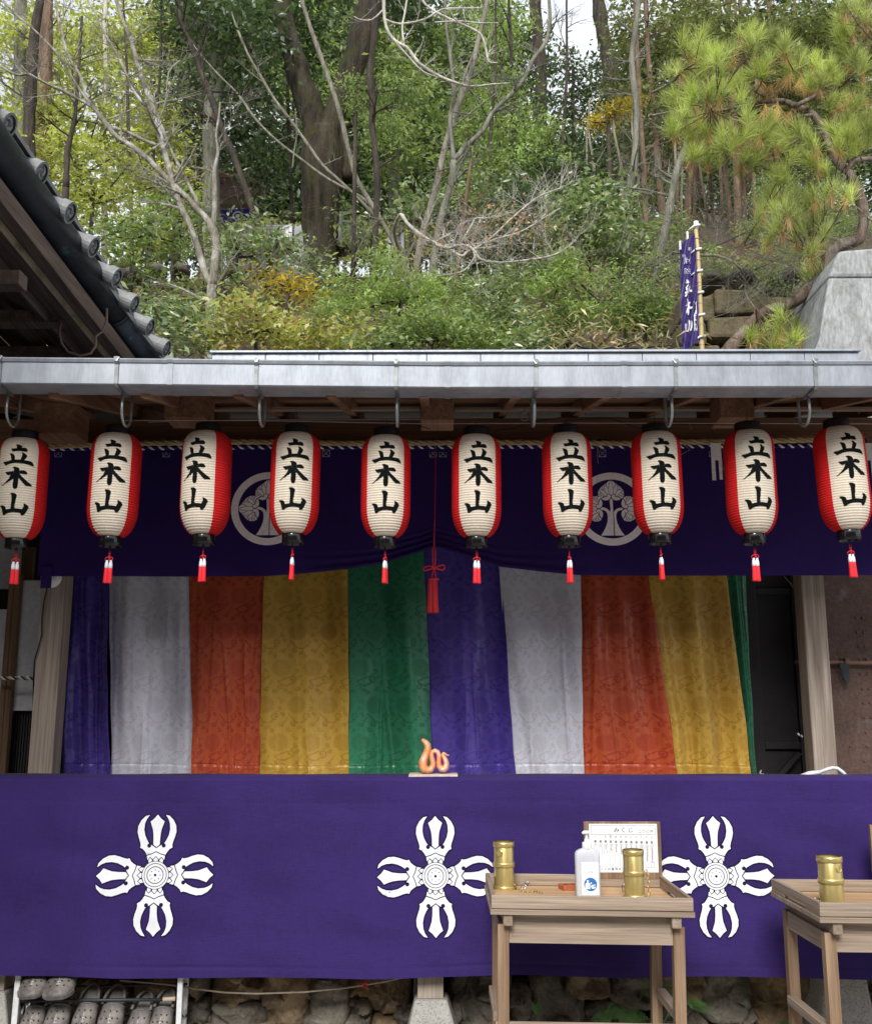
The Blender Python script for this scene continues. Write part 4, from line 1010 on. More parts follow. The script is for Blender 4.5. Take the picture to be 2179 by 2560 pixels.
for x0,y0,x1,y1,m_ in ((150,2430,250,2500,0),(245,2430,330,2480,3),(330,2430,445,2500,2),(160,2495,260,2580,3),(255,2480,350,2560,1),(345,2498,450,2580,0),(60,2430,150,2520,3),(440,2430,505,2500,0),(1035,2430,1075,2560,1),(1120,2430,1180,2560,3),(2080,2430,2190,2560,3),(2170,2430,2330,2570,1),(20,2500,150,2600,3),(-120,2430,60,2560,1),(450,2540,540,2620,1)):
    ST.append((x0,y0,x1,y1,m_))
for i, (x0,y0,x1,y1,m_) in enumerate(ST):
    fieldstone('s', x0-5, y0-8, x1+5, y1+6, 5.43+.03*math.sin(i*2.3), RM[m_], i+3).build('stone', RM[m_], sw, smooth=True)
m = MB(); m.box((XL, 5.60, -.1), (XR, 5.66, ZC-.3)); m.build('wall_core', M['dark_wall'], sw)
for i in range(16):
    x = -60 + i*150; fieldstone('s', x, 2535+(i*37)%22, x+160, 2660, 5.46, RM[(i*3)%4], i+90).build('stone', RM[(i*3)%4], sw, smooth=True)
# granite post footings with the short posts on them
def footing(name, lab, x0t, x1t, x0b, x1b, yt, Y, postx=None):
    t = thing('counter_support', lab, 'post footing', tuple(P((x0b+x1b)/2, 2600, Y)))
    a = P(x0t, yt, Y); b_ = P(x1t, yt, Y); c = P(x0b, 2560, Y); d = P(x1b, 2560, Y); k = a.z/(a.z-c.z)
    xl0 = a.x + (c.x-a.x)*k; xr0 = b_.x + (d.x-b_.x)*k; dp = b_.x-a.x; sp = (xr0-xl0-dp)/2
    m = MB(); m.hexa([(xl0,Y-sp,0),(xr0,Y-sp,0),(xl0,Y+dp+sp,0),(xr0,Y+dp+sp,0),(a.x,Y,a.z),(b_.x,Y,a.z),(a.x,Y+dp,a.z),(b_.x,Y+dp,a.z)]); m.build('granite_footing', M['granite'], t, bevel=.012)
    if postx:
        p = P(postx[0], yt, Y); q = P(postx[1], yt, Y); m = MB(); m.box((p.x, Y+.02, a.z), (q.x, Y+.14, ZC-.06)); m.build('short_post', M['post'], t, bevel=.004)
footing('f', 'short wooden post on a bright granite footing at the middle of the stone wall', 1036, 1118, 1022, 1136, 2501, 5.17, (1043,1108))
footing('f', 'dark granite footing at the right, seen behind the second table leg', 2062, 2152, 2045, 2182, 2380, 5.22, (2070,2140))
footing('f', 'granite footing at the left edge beside the shoe rack', -60, 12, -75, 24, 2481, 5.17, (-50,5))
m = MB(); m.tube([P(x,y,5.24) for x, y in ((300,2452),(420,2462),(490,2473),(560,2482),(640,2485),(760,2481),(860,2471),(960,2455),(1010,2444))], .0042, 7)
o = m.build('sagging_rope', simple('pale_rope', (.36,.30,.24), .8), smooth=True, origin=tuple(P(640,2485,5.24))); tag(o, 'thin pale rope sagging across the stones left of the granite footing', 'rope')
m = MB(); c = P(912, 2462, 5.225)
for a in ((-.02,.012),(.018,.014),(-.012,-.016),(.016,-.02),(0,.02)): m.tube([c, c+Vector((a[0]*.6,-.004,a[1]*.6)), c+Vector((a[0],0,a[1]))], [.004,.0035,.001], 5)
tag(m.build('red_tie', M['red_cord'], smooth=True, origin=tuple(c)), 'small frayed red tie knotted on the sagging rope', 'tie')

# ================================================================ shoe rack with clogs
YR = 5.135
rack = thing('shoe_rack', 'white metal shoe rack holding grey clogs under the cloth at left', 'shoe rack', tuple(P(250, 2620, YR)))
def R6(x, y, Y): return P(x/3.675, 2420+y/3.675, Y)
for (x0,x1,xb0,xb1,Y) in ((138,192,100,152,YR),(258,296,222,262,YR+.20),(1632,1680,1612,1662,YR),(1690,1732,1665,1705,YR+.20)):
    a = R6(x0,75,Y); b_ = R6(x1,75,Y); c = R6(xb0,514,Y); d = R6(xb1,514,Y); k = (a.z+.08)/(a.z-c.z)
    w = (b_.x-a.x); zt = a.z+.10; zb = .0
    cx = (a.x+b_.x)/2; dx = ((c.x+d.x)-(a.x+b_.x))/2; f = lambda z: cx + dx*(a.z-z)/(a.z-c.z)
    m = MB(); m.hexa([(f(zb)-w/2,Y,zb),(f(zb)+w/2,Y,zb),(f(zb)-w/2,Y+.02,zb),(f(zb)+w/2,Y+.02,zb),(f(zt)-w/2,Y,zt),(f(zt)+w/2,Y,zt),(f(zt)-w/2,Y+.02,zt),(f(zt)+w/2,Y+.02,zt)])
    m.build('leg', M['white_metal'], rack, bevel=.003)
for (p, q, r) in ((R6(170,182,YR+.18), R6(1720,152,YR+.18), .006), (R6(160,306,YR+.03), R6(1640,292,YR+.03), .008), (R6(100,560,YR+.03), R6(1640,560,YR+.03), .008), (R6(180,470,YR+.18), R6(1720,440,YR+.18), .006)):
    m = MB(); m.tube([p, q], r, 10); m.build('rail', M['iron'], rack, smooth=True)
m = MB(); m.tube([R6(1498,292,YR+.02), R6(1612,286,YR+.02)], .0095, 8); m.build('rail_sleeve', simple('tan_tape', (.45,.36,.28), .7), rack)
for xs in (150, 1650):
    m = MB(); m.tube([R6(xs,120,YR+.01), R6(xs+35,210,YR+.13), R6(xs+60,120,YR+.27)], .005, 6); m.tube([R6(xs-10,330,YR+.01), R6(xs+45,440,YR+.13), R6(xs+70,330,YR+.27)], .005, 6); m.build('side_brace', M['white_metal'], rack)
M['clog'] = simple('worn_grey_clog', (.115,.105,.10), .62, var=.3, scale=9, bump=.2, bscale=70, spots=((.36,.32,.28), 6, .55, .78), fine=.2)
M['clog_print'] = simple('clog_print', (.5,.5,.48), .8)
def clog(lab, toe, heel, w, up):
    toe = Vector(toe); heel = Vector(heel); L = (heel-toe).length; ax = (heel-toe).normalized()
    up = (Vector(up) - ax*Vector(up).dot(ax)).normalized(); sd_ = ax.cross(up)
    t = thing('clog', lab, 'clog', tuple((toe+heel)/2), 'worn clogs on the shoe rack')
    # cross sections from toe to heel: (position, half width, height)
    S = [(0,.05,.05),(.02,.34,.20),(.07,.66,.36),(.16,.90,.52),(.28,1.0,.66),(.40,.97,.80),(.50,.90,.92),(.56,.86,.95)]
    m = MB(); n = 20; vs = []
    for s, hw, h in S:
        for k in range(n):
            a = 2*math.pi*k/n; cx = math.copysign(abs(math.cos(a))**.75, math.cos(a)); sy = math.sin(a)
            y = (sy**.9 if sy > 0 else -abs(sy)**.5*.22)
            vs.append(toe + ax*(s*L) + sd_*(cx*hw*w/2) + up*((y*h*.38+.09)*w*.95 + .02*w))
    fs = [(j*n+k, j*n+(k+1)%n, (j+1)*n+(k+1)%n, (j+1)*n+k) for j in range(len(S)-1) for k in range(n)] + [tuple(range(n-1,-1,-1))]
    m.add(vs, fs); m.build('upper', M['clog'], t, smooth=True)
    m = MB(); vs = []; N = 26         # sole: outline ring, low rim at the heel
    def hwid(s): return w/2*(math.sqrt(max(0,1-((.25-s)/.27)**2)) if s < .25 else (1-.32*math.sin(min(1,(s-.25)/.35)*math.pi/2)+.1*max(0,(s-.6)/.3)) if s < .86 else .78*math.sqrt(max(0,1-((s-.86)/.14)**2)))
    for z in (0, .2):
        for k in range(N):
            a = 2*math.pi*k/N; s = .5-.5*math.cos(a); vs.append(toe + ax*(s*L*1.0) + sd_*(math.copysign(1, math.sin(a))*hwid(min(.999,max(.001,s)))*1.03) + up*(z*w*.7))
    fs = [(k,(k+1)%N,N+(k+1)%N,N+k) for k in range(N)] + [tuple(range(N-1,-1,-1)), tuple(range(N,2*N))]
    m.add(vs, fs); m.build('sole', M['clog'], t, smooth=False, bevel=.002)
    m = MB(); pts = []
    for k in range(13):
        a = math.pi*k/12; s = .58 + .40*math.sin(a); pts.append(toe + ax*(s*L) + sd_*(math.cos(a)*w*.40) + up*(w*(.40-.10*math.sin(a))))
    m.tube(pts, [.0075]*13, 8, flat=.6); m.build('heel_strap', M['clog'], t, smooth=True)
    m = MB(); pts = [toe + ax*(.565*L) + sd_*(math.cos(a)*w*.415) + up*((math.sin(a)*.93*.38+.09)*w*.95+.022*w) for a in [math.pi*k/12 for k in range(13)]]
    m.tube(pts, .0055, 8); m.build('collar', M['clog'], t, smooth=True)
    hs = MB()
    for s, cs in ((.20,(-.45,0,.45)),(.31,(-.62,-.22,.22,.62)),(.43,(-.5,0,.5))):
        for c in cs:
            hw, h = np.interp(s, [q[0] for q in S], [q[1] for q in S]), np.interp(s, [q[0] for q in S], [q[2] for q in S])
            y = math.sqrt(max(0,1-abs(c)**3.47))**.9
            p = toe + ax*(s*L) + sd_*(c*hw*w/2) + up*((y*h*.38+.09)*w*.95 + .0205*w)
            nrm = (up + sd_*c*.6 - ax*.35).normalized(); u = nrm.orthogonal().normalized(); v_ = nrm.cross(u)
            hs.add([p + nrm*.0016 + u*math.cos(a)*.0042 + v_*math.sin(a)*.0042 for a in [2*math.pi*k/8 for k in range(8)]], [tuple(range(8))])
    hs.build('vent_hole', M['black_matt'], t)
    pr = MB(); 
    for ds, dc, l, vert in ((.22,0,.10,1),(.24,-.10,.14,0),(.30,-.08,.12,0),(.335,0,.05,1)):
        pts = []
        for q in range(4):
            s = ds + (l*q/3 if vert else 0); c = dc + (0 if vert else l*2*q/3)
            hw, h = np.interp(s, [z[0] for z in S], [z[1] for z in S]), np.interp(s, [z[0] for z in S], [z[2] for z in S])
            y = math.sqrt(max(0,1-abs(c)**3.47))**.9
            pts.append(toe + ax*(s*L) + sd_*(c*hw*w/2) + up*((y*h*.38+.09)*w*.95 + .0215*w))
        pr.tube(pts, .0016, 4)
    pr.build('painted_mark', M['clog_print'], t)
    return t
K = 3.675
def clog_px(lab, tx, ty, hx, hy, wpx, Yt, Yh, upv):
    w = mpp(tx/K, 2420+ty/K, Yt)*wpx/K
    clog(lab, R6(tx,ty,Yt), R6(hx,hy,Yh), w, upv)
clog_px('worn grey clog with pale scuffed toe, left one of the pair on the top rail', 262,296,400,30,255,5.04,5.26,(0,-.75,.62))
clog_px('worn grey clog with pale scuffed toe, right one of the pair on the top rail', 505,304,640,36,290,5.04,5.26,(0,-.75,.62))
for i, (cx, ty, w, dx) in enumerate(((330,412,225,15),(566,398,240,0),(806,384,228,10),(1070,398,245,-20),(1275,452,225,30),(1500,424,215,10))):
    o = ['first','second','third','fourth','fifth','sixth'][i]
    wm = mpp(cx/K, 2420+ty/K, 5.0)*w/K
    hl_ = R6(cx+dx, ty-6, 5.20); tp = Vector((hl_.x-dx*.0003, 5.0, hl_.z-.20))
    ax = (hl_-tp); toe = hl_ - ax.normalized()*.26 + Vector((0,.0,0)) + ax.normalized()*.115; heel = toe + ax.normalized()*.26
    clog('grey clog standing toe down on the lower rail, %s from the left' % o, toe, heel, wm, (0,-.85,.55))

# ================================================================ tables
ZT = .83
FL = Gz(1220, 2238, ZT); FR = Gz(1731, 2247, ZT); BL = Gz(1206, 2183, ZT); BR = Gz(1653, 2189, ZT)
tw, td = 0.0, 0.0
x0, x1 = (FL.x+BL.x)/2, FR.x; y0, y1 = (FL.y+FR.y)/2, (BL.y+BR.y)/2
y1 = min(y1, YC-.06)
def make_table(x0, x1, y0, y1, lab, tilt):
    t = thing('offering_table', lab, 'table', ((x0+x1)/2, (y0+y1)/2, 0), 'weathered wooden tray tables in front of the counter')
    W = .016; H = .052; zf = ZT-H
    def bx(name, a, b_, mat, bev=.003): m = MB(); m.box(a, b_); return m.build(name, mat, t, bevel=bev)
    bx('base_board', (x0-.004,y0-.006,zf-.022), (x1+.004,y1+.004,zf-.002), M['table_x'], .002); bx('tray_floor', (x0+.0165,y0+.0165,zf-.0019), (x1-.0165,y1-.0165,zf), M['tray'], 0)
    bx('front_rim', (x0,y0,zf+.0003), (x1,y0+W,ZT), M['table_x']); bx('back_rim', (x0,y1-W,zf+.0003), (x1,y1,ZT), M['table_x'])
    for xa, xb in ((x0,x0+W),(x1-W,x1)):     # side rims with a long slot at the foot
        L = y1-y0-2*W
        m = MB(); ya, yb_ = y0+W+.0005, y1-W-.0005
        m.box((xa,ya,zf+.013),(xb,yb_,ZT-.0004)); m.box((xa,ya,zf+.0003),(xb,ya+L*.28,zf+.0128)); m.box((xa,yb_-L*.28,zf+.0003),(xb,yb_,zf+.0128))
        m.build('side_rim', M['table_y'], t)
    lw = .046; zl = zf-.0225
    for xa in (x0+.045, x1-.045-lw):
        m = MB(); m.box((xa+.004,y0+.005,zl-.044),(xa+.042,y1-.01,zl)); m.build('cross_rail', M['table_y'], t, bevel=.003)
    zr_ = zl-.0445
    for xa, sx in ((x0+.028,.002),(x1-.028-lw,-.008)):
        for ya, sy in ((y0+.045,-.01),(y1-.045-lw,.0)):
            m = MB(); zt = zr_ if True else 0
            m.hexa([(xa+sx,ya+sy,0),(xa+lw+sx,ya+sy,0),(xa+sx,ya+lw+sy,0),(xa+lw+sx,ya+lw+sy,0),(xa,ya,zt),(xa+lw,ya,zt),(xa,ya+lw,zt),(xa+lw,ya+lw,zt)])
            m.build('leg', M['table_z'], t, bevel=.003)
    za = zl-.001; zb = zl-.118
    bx('front_apron', (x0+.0285+lw,y0+.052,zb),(x1-.0285-lw,y0+.072,za), M['table_x']); bx('back_apron', (x0+.0285+lw,y1-.07,zb),(x1-.0285-lw,y1-.05,za), M['table_x'])
    for xa in (x0+.034, x1-.054): bx('side_apron', (xa,y0+.046+lw,zb),(xa+.02,y1-.0455-lw,zr_-.001), M['table_y'])
    bx('stretcher', (x0+.02,y0+.045,.305),(x1-.02,y0+.066,.340), M['table_x']); 
    for xa in (x0+.014, x1-.06): bx('stretcher', (xa,y0+.0935,.330),(xa+.04,y1-.09,.366), M['table_y'])
    return t
ta = make_table(x0, x1, y0, y1, 'weathered wooden tray table holding the sanitizer bottle and fortune sign', 0)
ta.rotation_euler = (0, rad(.8), 0)
A2 = Gz(2043, 2260, ZT); dx2 = A2.x - x0; dy2 = A2.y - y0
tb = copy_tree(ta); tb.location = (ta.location.x + dx2, ta.location.y + dy2, 0); tb.rotation_euler = (0, rad(.5), 0)
tb['label'] = 'weathered wooden tray table cut off by the right picture edge'
ZF = ZT-.052
# brass tubes
M['brass'] = simple('aged_brass', (.62,.50,.20), .34, .72, var=.06, scale=8, stretch=(1,1,.3), fine=.03)
M['chain_metal'] = simple('dark_chain', (.25,.22,.16), .35, .9, var=.3)
def tube_brass(lab, c, R, H, badge, foot=True):
    t = thing('brass_cylinder', lab, 'fortune cylinder', tuple(c), 'brass fortune stick cylinders')
    def L(name, prof, n=40): m = MB(); m.lathe(prof, n, c, cap=False); return m.build(name, M['brass'], t, smooth=True)
    L('barrel', [(R*.97,.002),(R*.95,.02),(R*.95,H-.01),(R*.90,H-.006),(R*.90,H-.03),(.001,H-.03)])
    for z, rr, h in ((H-.012,1.03,.012),(H*.53,1.04,.011)) + (((.010,1.06,.012),) if foot else ()):
        L('ring', [(R*.95,z-h),(R*rr*.985,z-h*.9),(R*rr,z-h*.3),(R*rr,z+h*.3),(R*rr*.985,z+h*.9),(R*.95,z+h)])
    if badge is not None:
        a = badge; m = MB(); q = Vector((math.sin(a), -math.cos(a), 0)); s = Vector((math.cos(a), math.sin(a), 0)); cc = Vector(c) + q*(R*.955) + Vector((0,0,H*.78))
        vs = []
        for rr, d in ((.0145,-.006),(.0145,.0025),(.0125,.0035),(.0115,.0022),(.0,.0022)):
            for k in range(20): th = 2*math.pi*k/20; vs.append(cc + q*d + s*math.cos(th)*rr + Vector((0,0,math.sin(th)*rr)))
        m.add(vs, [(j*20+k, j*20+(k+1)%20, (j+1)*20+(k+1)%20, (j+1)*20+k) for j in range(4) for k in range(20)])
        for k in range(5): th = k*1.257; m.tube([cc+q*.0025+s*math.cos(th)*.003+Vector((0,0,math.sin(th)*.003)), cc+q*.0025+s*math.cos(th)*.009+Vector((0,0,math.sin(th)*.009))], .0012, 4)
        m.build('badge', M['brass'], t, smooth=False)
    return t
def link_chain(name, lab, pts, mat, r=.0016, a=.0085, b_=.0048):
    t = thing(name, lab, 'chain', tuple(pts[0]))
    L = [0]
    for p, q in zip(pts[:-1], pts[1:]): L.append(L[-1]+(q-p).length)
    N = max(3, int(L[-1]/(a*1.55)))
    for i in range(N):
        s = L[-1]*(i+.5)/N; k = max(j for j in range(len(L)-1) if L[j] <= s); c = pts[k].lerp(pts[k+1], (s-L[k])/(L[k+1]-L[k])); d = (pts[k+1]-pts[k]).normalized()
        u = d.orthogonal().normalized(); w = d.cross(u)
        if i % 2: u, w = w, u
        m = MB(); m.tube([c + d*a*math.cos(th) + u*b_*math.sin(th) for th in [i2*math.pi/8 for i2 in range(17)]], r, 5, cap=False); m.build('link', mat, t, smooth=True)
    return t
def onfloor(x, y): return Gz(x, y, ZF)
b1 = onfloor(1260, 2226); R1 = mpp(1260,2200,b1.y)*26.0
H1 = P(1260, 2104, b1.y).z - ZF
tube_brass('brass fortune cylinder at the left end of the first tray, round badge facing front', (b1.x,b1.y,ZF), R1, H1, -.45)
b2 = onfloor(1586, 2249); H2 = P(1586, 2124, b2.y).z - ZF; R2 = mpp(1586,2200,b2.y)*26.3
tube_brass('brass fortune cylinder in front of the printed sign, chain on its right side', (b2.x,b2.y,ZF), R2, H2, None)
b3 = onfloor(2081, 2272); H3 = P(2081, 2140, b3.y).z - ZF; R3 = mpp(2081,2200,b3.y)*30.6
tube_brass('brass fortune cylinder on the right-hand table with a badge near its rim', (b3.x,b3.y,ZF), R3, H3, .42)
ZG = lambda x, y, h=.004: Gz(x, y, ZF+h)
link_chain('brass_chain', 'brass chain lying on the tray beside the left brass cylinder', [ZG(1286,2212,.03), ZG(1289,2222), ZG(1302,2229), ZG(1322,2233), ZG(1340,2229), ZG(1354,2236)], M['brass'], .0019, .0095, .005)
s = b2.x+R2*1.03; yq = b2.y-R2*.35
link_chain('brass_chain', 'brass chain hanging down the right side of the second brass cylinder', [Vector((s+.004,yq,ZF+H2*.60)), Vector((s+.012,yq,ZF+H2*.48)), Vector((s+.013,yq,ZF+H2*.2)), Vector((s+.014,yq-.004,ZF+.008)), Vector((s+.03,yq-.01,ZF+.004))], M['brass'], .0019, .0105, .0055)
m = MB()
for k, (sx, sy) in enumerate(((1305,2208),(1312,2202),(1318,2211),(1308,2216),(1322,2207))):
    c = ZG(sx, sy, .012); m.tube([c+Vector((.011*math.cos(a+k), .004*math.sin(a*2), .011*math.sin(a+k)*(.7+.1*k))) for a in [i*math.pi/6 for i in range(13)]], .0024, 5)
tag(m.build('key_ring', simple('chromed_steel', (.5,.5,.5), .18, 1.0), smooth=True, origin=tuple(ZG(1312,2215))), 'tangle of shiny silver rings lying near the left brass cylinder', 'key ring')
m = MB(); c = ZG(1560, 2222, .012)
m.tube([c+Vector((.009*math.cos(a),.0,.018*math.sin(a))) for a in [i*math.pi/8 for i in range(17)]], .003, 6)
tag(m.build('metal_shackle', simple('bright_shackle', (.5,.5,.5), .2, 1.0), smooth=True, origin=tuple(c)), 'small shiny metal shackle left of the second brass cylinder', 'shackle')
m = MB(); c = Gz(1931, 2235, ZF+.012)
m.tube([b3 + Vector((-R3-.008-.010*math.cos(a), -.03+.0, .018+.012*math.sin(a))) for a in [i*math.pi/8 for i in range(17)]], .003, 6)
m.tube([b3 + Vector((-R3-.002-.010*math.cos(a), .03, .03+.006*math.sin(a))) for a in [i*math.pi/8 for i in range(17)]], .002, 6)
tag(m.build('metal_shackle', simple('bright_shackle2', (.5,.5,.48), .2, 1.0), smooth=True, origin=tuple(b3)), 'small shiny metal rings left of the cylinder on the right-hand table', 'shackle')
# wooden plaques
M['plaque'] = simple('red_brown_plaque', (.42,.12,.045), .6, var=.2, scale=20, stretch=(.1,1,1))
def plaque(lab, p, ang, w=.10, d=.06, h=.018, txt='御'):
    t = thing('wooden_block', lab, 'block', tuple(p)); ca, sa = math.cos(ang), math.sin(ang)
    f = lambda x, y, z: (p.x + x*ca - y*sa, p.y + x*sa + y*ca, ZF + .0005 + z)
    m = MB(); m.hexa([f(x,y,z) for z in (0,h) for y in (0,d) for x in (0,w)]); m.build('block_body', M['plaque'], t, bevel=.002)
    acc = ([], []); 
    for k, ch in enumerate(txt): text_at(acc, ch, .025+.032*k, d/2, .026)
    if acc[1]: npmesh('carved_writing', [f(a, b_, h+.0006) for a, b_ in acc[0]], acc[1], M['ink'], t)
plaque('red brown wooden block with carved writing beside the sanitizer bottle', ZG(1409,2229,0), .25, .085, .075, .022, '御神籤')
plaque('red brown wooden block with carved writing on the right-hand table', ZG(2150,2224,0), -.55, .12, .07, .016, '御神籤')
# fortune sign
ys1 = y1 - .006; zsb = ZT+.001
sa_ = P(1459, 2053, ys1); sb_ = P(1651, 2180, ys1); sx0, sx1, sz1 = P(1459,2120,ys1).x, P(1651,2120,ys1).x, P(1550,2054,ys1).z
sg = thing('fortune_sign', 'white printed fortune price board in a brown wooden frame behind the bottle', 'sign', ((sx0+sx1)/2, ys1, ZT))
m = MB(); m.box((sx0,ys1-.012,zsb-.02),(sx1,ys1+.001,sz1)); m.build('backboard', M['table_z'], sg, bevel=.002)
sW, sH = sx1-sx0, sz1-zsb
def SG(px, py): return (sx0 + (px-150)/(1690-150)*sW, ys1-.0145, sz1 - (py-105)/(1190-105)*sH)
p0, p1 = SG(253,150), SG(1618,1145)
m = MB(); m.box((p0[0], ys1-.0135, p1[2]), (p1[0], ys1-.0121, p0[2])); m.build('printed_sheet', simple('sign_paper', (.80,.83,.86), .6, var=.02), sg)
acc = ([], [])
def rect(a, b_, w=3.2):
    for q in ((a[0],a[1],b_[0],a[1]+w),(a[0],b_[1]-w,b_[0],b_[1]),(a[0],a[1]+w,a[0]+w,b_[1]-w),(b_[0]-w,a[1]+w,b_[0],b_[1]-w)):
        n = len(acc[0]); acc[0].extend([(q[0],q[1]),(q[2],q[1]),(q[2],q[3]),(q[0],q[3])]); acc[1].extend([[n,n+1,n+2],[n,n+2,n+3]])
def tsg(s, x, y, size):
    v, t = text_tris(s); n = len(acc[0]); acc[0].extend([(x+a*size, y-b_*size) for a, b_ in v]); acc[1].extend([[i+n for i in q] for q in t.tolist()])
rect((293,185),(1585,370),5)
for ch, x in zip('みくじ', (806,940,1085)): tsg(ch, x, 282, 120)
for ch, x in zip('二〇〇円', (1270,1350,1430,1508)): tsg(ch, x, 315, 66)
for k, ch in enumerate(('一','二','三','四','五','六','七','八','九','十','十','十')):
    x = 376+102.5*k; yo = k*2.2; tsg(ch, x, 408+yo, 52)
    if k == 10: tsg('一', x, 470+yo, 40)
    if k == 11: tsg('二', x, 470+yo, 40)
    tsg('番', x, 512+yo*1.1, 58); rect((x-31,560+yo),(x+31,1025+yo), 4)
    for q in range(min(12, 1+k)): tsg('番', x, 592+yo+q*30, 27)
for k, ch in enumerate('くじの番号を受付へ'): tsg(ch, 490+72*k, 1080, 62)
npmesh('printed_writing', [SG(a, b_) for a, b_ in acc[0]], acc[1], simple('grey_ink', (.05,.055,.07), .7), sg)
m = MB(); q0 = P(2174,2125,ys1-.02); m.box((q0.x, ys1-.04, ZT-.0), (q0.x+.2, ys1-.02, P(2174,2062,ys1-.02).z)); o = m.build('fortune_sign', M['table_z'], origin=tuple(q0), bevel=.002); tag(o, 'edge of a brown wooden board at the right picture edge above the second table', 'sign')
# sanitizer bottle
bb = onfloor(1470, 2246); k = mpp(1470,2200,bb.y)/3.15
def BT(zx, zy): return (bb.x + (zx-848)*k, (655+0-zy)*k)
hb = P(1470, 2077, bb.y).z - ZF
kz = hb/(672-150)*1.0
M['bottle'] = paper_mat('milky_plastic', (.80,.83,.88), (.7,.8,.95), .35)
M['white_plastic'] = simple('white_plastic', (.84,.84,.84), .35, var=.02)
M['label_blue'] = simple('blue_print', (.02,.16,.50), .5, var=.03)
bo = thing('sanitizer_bottle', 'translucent pump bottle of hand sanitizer with white and blue label', 'bottle', (bb.x,bb.y,ZF))
def rrect(hw, hd, r, n=5):
    pts = []
    for cx, cy, a0 in ((hw-r,hd-r,0),(-hw+r,hd-r,90),(-hw+r,-hd+r,180),(hw-r,-hd+r,270)):
        for i in range(n+1): a = rad(a0+90*i/n); pts.append((cx+r*math.cos(a), cy+r*math.sin(a)))
    return pts
hw = 97*k; hd = .024
def bz(zy): return (672-zy)*kz
m = MB(); lay = [(668,.93,.93),(655,1,1),(360,1,1),(330,.985,.98),(312,.85,.9),(300,.62,.75),(292,.36,.5)]
vs = []; N = 24
for zy, s, sd_ in lay:
    rr = rrect(hw*s, hd*sd_, min(hw*s, hd*sd_)*.55)
    vs += [(bb.x+x, bb.y+y, ZF+.0008+bz(zy)+.002) for x, y in rr]
fs = [(j*N+i, j*N+(i+1)%N, (j+1)*N+(i+1)%N, (j+1)*N+i) for j in range(len(lay)-1) for i in range(N)] + [tuple(range(N-1,-1,-1)), tuple((len(lay)-1)*N+i for i in range(N))]
m.add(vs, fs); m.build('bottle_body', M['bottle'], bo, smooth=True)
m = MB(); m.lathe([(36*k,bz(294)),(38*k,bz(290)),(38*k,bz(245)),(34*k,bz(240)),(20*k,bz(236)),(17*k,bz(215)),(11*k,bz(212)),(11*k,bz(178)),(22*k,bz(176)),(22*k,bz(154)),(16*k,bz(150))], 20, (bb.x,bb.y,ZF))
m.tube([(bb.x,bb.y,ZF+bz(164)),(bb.x-22*k,bb.y-.004,ZF+bz(163)),(bb.x-34*k,bb.y-.006,ZF+bz(172))], [15*k,13*k,11*k], 8)
m.build('pump', M['white_plastic'], bo, smooth=True)
yl = bb.y-hd-.0006
m = MB(); a = (bb.x+(795-848)*k, ZF+bz(390)); b_ = (bb.x+(928-848)*k, ZF+bz(640)); m.box((a[0], yl-.0006, b_[1]), (b_[0], yl, a[1])); m.build('label', M['white_plastic'], bo)
lc = (bb.x+(863-848)*k, ZF+bz(560)); r = 51*k
V2, T = flat_tris([circ(lc[0], lc[1], r, 36)], []); npmesh('label_disc', [(p[0], yl-.0010, p[1]) for p in V2], T, M['label_blue'], bo)
q = lambda x, y: (bb.x+(795-848)*k + (x-105)/(435-105)*133*k, ZF+bz(390) - (y-920)/(1530-920)*250*kz)
ic = [[(168,1330),(180,1310),(205,1300),(205,1275),(195,1260),(215,1252),(245,1265),(248,1278),(225,1275),(228,1300),(255,1312),(265,1330),(265,1420),(168,1420)],
      [(270,1300),(285,1290),(298,1310),(288,1330),(272,1325)], [(278,1370),(300,1345),(370,1335),(372,1350),(320,1365),(330,1380),(375,1375),(372,1395),(330,1415),(295,1412)]]
V2, T = flat_tris([[q(*p) for p in pl] for pl in ic], []); npmesh('label_icon', [(p[0], yl-.0014, p[1]) for p in V2], T, M['white_plastic'], bo)
acc2 = ([], [])
for i, ch in enumerate('アルコール'): text_at(acc2, ch, *q(170+50*i, 1010), .0075)
npmesh('label_writing', [(p[0], yl-.0010, p[1]) for p in acc2[0]], acc2[1], simple('pale_grey_print', (.45,.5,.5), .6), bo)
acc2 = ([], [])
for i, ch in enumerate('消毒'): text_at(acc2, ch, *q(245+60*i, 1110), .0085)
npmesh('label_writing', [(p[0], yl-.0010, p[1]) for p in acc2[0]], acc2[1], simple('blue_grey_print', (.25,.35,.45), .6), bo)
# snake figurine on its little board
yq = 5.22; fz = ZC+.0125
def S7(x, y, Y=yq): return P(1010+x/11.025, 1830+y/11.025, Y)
zo = fz + .0125 - S7(700,1205).z
sn = thing('snake_figurine', 'orange ceramic snake figurine with looped body on the counter', 'figurine', tuple(S7(700,1200)))
m = MB(); px = mpp(1090,1890,yq)/11.025
path = [(486,262,28),(530,300,46),(590,350,62),(640,420,72),(652,500,74),(630,600,76),(590,700,80),(550,800,88),(520,900,96),(520,1000,98),(570,1085,90),(650,1115,80),(735,1085,72),(790,1000,66),(795,900,60),(765,790,56),(755,690,54),(785,610,52),(850,580,52),(915,612,52),(955,690,52),(960,790,52),(950,900,56),(965,1000,62),(1020,1075,70),(1090,1085,74),(1150,1030,70),(1165,930,62),(1135,830,54),(1085,740,46),(1065,680,40),(1085,650,34),(1120,660,28),(1160,690,22),(1205,710,16),(1240,690,8)]
pts = [S7(x,y)+Vector((0,0,zo)) for x, y, r in path]
m.tube(pts, [r*px*1.32 for _,_,r in path], 14, flat=2.2, up=(0,1,0))
